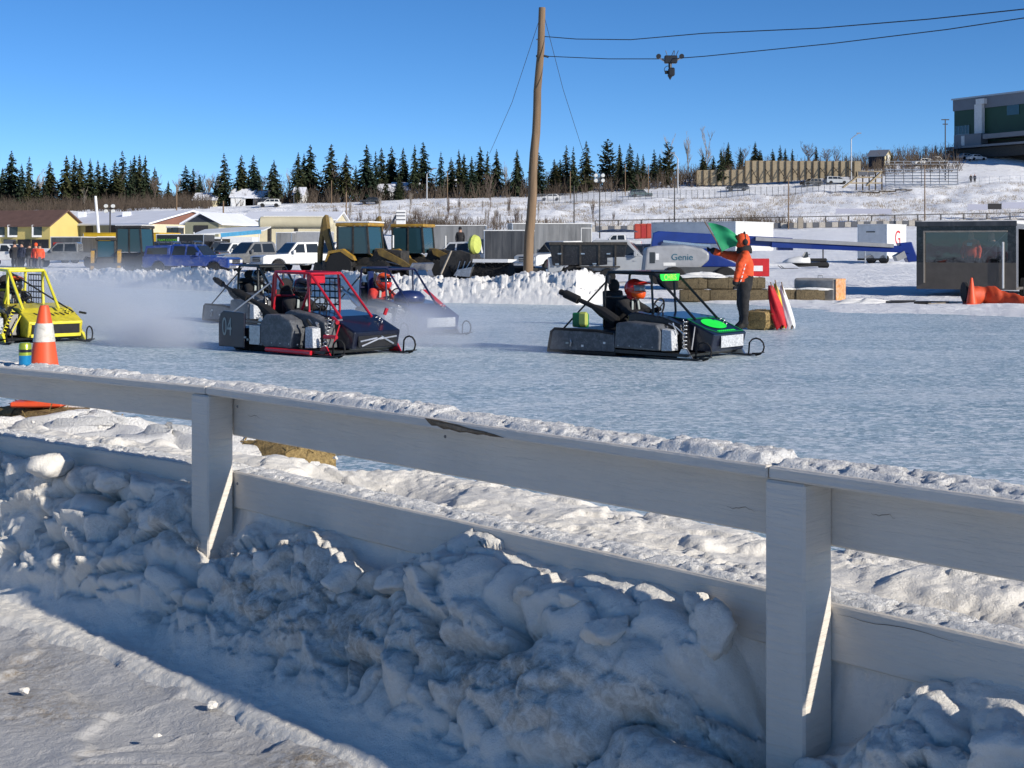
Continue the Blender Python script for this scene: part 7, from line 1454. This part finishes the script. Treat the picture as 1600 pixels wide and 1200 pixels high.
SP = [(-16, 258, 1), (4, 262, 1), (18, 236, 1.25), (34, 256, .9), (46, 245, .8), (78, 252, 1.1), (104, 243, 1.2), (116, 242, .9), (126, 248, 1), (141, 248, .9), (153, 250, .8), (163, 254, 1), (180, 250, .9), (191, 236, 1.2), (204, 250, .9), (210, 243, .9), (218, 241, .8), (227, 243, .9), (242, 261, 1.0), (263, 282, .9), (290, 258, 1.0), (302, 263, 1.1), (350, 240, 1.1), (377, 242, 1.1), (396, 242, 1.0), (428, 250, 1.2), (466, 238, .9), (475, 240, .7), (485, 226, 1.2), (518, 225, 1.1), (541, 240, 1.0), (556, 258, .8), (573, 226, 1.1), (587, 236, .7), (596, 231, .8), (612, 229, 1.0), (630, 231, .8), (648, 226, .8), (661, 222, 1.1), (689, 237, .8), (705, 246, 1.1), (717, 233, .7), (725, 240, .9), (737, 244, .8), (750, 229, 1.0), (762, 236, .7), (776, 233, 1.0), (808, 233, .9), (834, 240, .9), (841, 236, 1.0), (866, 248, .9), (885, 227, 1.0), (896, 229, .8), (916, 220, 1.1), (968, 225, .8), (984, 224, .9), (996, 239, .8), (1005, 240, .8), (1022, 233, 1.0), (1031, 240, .9), (1138, 222, .8), (1157, 230, .7), (1180, 221, 1.0), (1189, 234, .8), (1207, 232, .9), (1219, 226, .9), (1227, 231, .8), (1238, 232, .9), (1275, 228, .7), (1322, 240, .7), (1368, 238, .6), (1394, 235, .6)]
_r2 = random.Random(91)
SP = sorted(SP + [(_r2.uniform(-20, 240), _r2.uniform(268, 290), _r2.uniform(.8, 1.2)) for _ in range(12)] + [(_r2.uniform(280, 820), _r2.uniform(262, 286), _r2.uniform(.8, 1.2)) for _ in range(20)] + [(_r2.uniform(860, 1070), _r2.uniform(246, 262), _r2.uniform(.8, 1.2)) for _ in range(8)] + [(_r2.uniform(1080, 1260), _r2.uniform(232, 248), _r2.uniform(.8, 1.2)) for _ in range(10)])
for i, (px, yt_, w_) in enumerate(SP):
    Y = rng.uniform(305, 330); Y = Y if px < 1130 else rng.uniform(318, 330)
    put_tree('spruce_tree', 'dark spruce on the ridge, %s spruce from the left' % ordw(i), 'spruce', [('trunk', TRK), ('crown', SPR[rng.randrange(6)])], px, yt_, Y, w_ * rng.uniform(.9, 1.3), 'spruces on the ridge')
for i, (px, yt_, w_, lb) in enumerate(((950, 217, .9, 'broad dark pine right of the utility pole, widest crown on the ridge'), (1044, 221, .75, 'broad dark pine above the toilets, left of the tall bare trees'))): put_tree('pine_tree', lb, 'pine', [('trunk', TRK), ('crown', PIN[i])], px, yt_, 312, w_, 'spruces on the ridge')
_r3 = random.Random(55)
BT_ = [bare_mesh(i, spread=(.5, .35, .65, .45)[i], mat=('twig', 'twig_pale', 'twig', 'twig_pale')[i], n0=(9, 11, 9, 8)[i]) for i in range(4)]
for i, (px, yt_, Y, w_, k) in enumerate(sorted(((60, 262, 312, .8, 1), (132, 290, 300, .8, 3), (240, 270, 300, .8, 2), (325, 272, 325, 1.2, 2), (340, 268, 328, .9, 1), (452, 262, 325, .9, 1), (508, 262, 325, .8, 3), (765, 262, 262, .75, 0), (700, 262, 320, .8, 3), (790, 250, 325, .8, 1), (857, 262, 325, .9, 2), (1045, 206, 325, .7, 3), (1075, 202, 318, .6, 1), (1103, 193, 314, .8, 3), (1128, 222, 325, .8, 1), (1160, 225, 325, 1.0, 2), (1200, 238, 328, .9, 0), (1262, 219, 322, 1.1, 2), (1290, 227, 324, 1.3, 2), (1306, 226, 324, 1.1, 0), (1350, 236, 326, 1.0, 2), (1385, 232, 326, 1.0, 1), (1405, 228, 324, 1.0, 2), (1425, 226, 324, 1.0, 0), (1445, 224, 324, 1.0, 2), (1462, 222, 326, .9, 1), (1480, 221, 328, .9, 3), (410, 268, 325, .9, 2), (440, 275, 322, .9, 0), (680, 268, 322, .9, 2)) + tuple((_r3.uniform(-10, 1070), _r3.uniform(255, 285), _r3.uniform(310, 335), _r3.uniform(.8, 1.2), _r3.randrange(4)) for _ in range(26)))):
    put_tree('bare_tree', ('leafless tree standing alone on the slope left of the utility pole' if px == 765 else 'leafless tree among the ridge spruces, %s leafless tree from the left' % ordw(i)), 'bare tree', [('branches', BT_[k])], px, yt_, Y, w_, 'leafless trees')
SAP = [bare_mesh(20 + i, spread=.28, levels=3, r0=.010, mat=('twig', 'twig_pale', 'twig')[i], n0=8, up=1.0, stems=(1, 2, 3)[i]) for i in range(3)]
sx_ = sorted([rng.uniform(512, 640) for _ in range(14)] + [rng.uniform(640, 820) for _ in range(34)] + [rng.uniform(835, 1060) for _ in range(8)])
for i, px in enumerate(sx_):
    Y = rng.uniform(216, 262); b_y = HY - (gz(X_at(px, Y), Y) - HC) * F / Y; put_tree('sapling', 'thin leafless sapling on the snowy slope, %s from the left' % ordw(i), 'sapling', [('branches', SAP[rng.randrange(3)])], px, b_y - rng.uniform(16, 42), Y, rng.uniform(.6, 1.0), 'saplings on the slope')
# brush along the ridge and on the slope, too dense to count
def brush(name, label, n, fpx, fY, hmin, hmax, mat, seed):
    rr = random.Random(seed); vs, fs = [], []
    for i in range(n):
        px = fpx(rr); Y = fY(rr); x = X_at(px, Y); z = gz(x, Y); h = rr.uniform(hmin, hmax)
        for k in range(rr.choice((3, 4, 5))):
            d = Vector((rr.gauss(0, .35), rr.gauss(0, .35), 1)).normalized(); p = Vector((x + rr.gauss(0, .3), Y + rr.gauss(0, .3), z - .1)); w = .02 + .012 * h; q = p + d * h * rr.uniform(.6, 1)
            n0 = len(vs); vs.extend([p - Vector((w, 0, 0)), p + Vector((w, 0, 0)), q]); fs.append((n0, n0 + 1, n0 + 2))
            for s_ in range(3):
                u = rr.uniform(.3, .9); a = p.lerp(q, u); e = a + Vector((rr.gauss(0, .3), rr.gauss(0, .3), .35)) * h * .3; n0 = len(vs); vs.extend([a - Vector((w * .5, 0, 0)), a + Vector((w * .5, 0, 0)), e]); fs.append((n0, n0 + 1, n0 + 2))
    me = bpy.data.meshes.new(name); me.from_pydata([tuple(v) for v in vs], [], fs); me.update(); me.materials.append(MT(mat)); o = bpy.data.objects.new(name, me); COL.objects.link(o); return tag(o, label, 'brush', kind='stuff')
D('brush_brown', (0.10, 0.075, 0.055), rough=0.9, var=0.35, scale=0.3); D('weed', (0.26, 0.21, 0.15), rough=0.9, var=0.3, scale=0.5)
brush('undergrowth', 'brown leafless undergrowth beneath the ridge trees', 3600, lambda r: r.uniform(-80, 1500), lambda r: r.uniform(305, 334), 1.2, 5.6, 'brush_brown', 1)
brush('undergrowth', 'thick brown undergrowth beneath the trees at left', 1500, lambda r: r.uniform(-80, 330), lambda r: r.uniform(285, 320), 1.5, 4.5, 'brush_brown', 5)
brush('weeds', 'dry weed stalks on the snowy slope', 9000, lambda r: r.uniform(480, 1640), lambda r: r.uniform(226, 288), .25, .8, 'weed', 2)
brush('brush', 'tangled brush at the foot of the slope', 700, lambda r: r.choice((r.gauss(650, 40), r.gauss(1165, 45), r.uniform(540, 880))), lambda r: r.uniform(222, 236), .8, 3.0, 'brush_brown', 3)
# ------------------------------------------------------------------ snow blown up by the tracks
dust('fine snow blown up behind the green and black sled', -1.2, 22.3, 3.2, 1.0, .95, R(-34), 2.6, 3)
dust('cloud of blown snow between the yellow and the red sled', -8.2, 26.0, 4.2, 2.4, 1.7, R(-25), 1.35, 5)
dust('low blown snow trailing behind the red caged sled', -5.9, 22.6, 2.0, .8, .8, R(-38), 4.0, 9)
dust('low blown snow around the blue sled', -2.6, 25.0, 2.6, .9, .85, R(-30), 3.0, 11)
dust('pale blown snow hanging before the far bank', -10.5, 34, 6.0, 3.0, 1.9, R(-20), 0.8, 15)
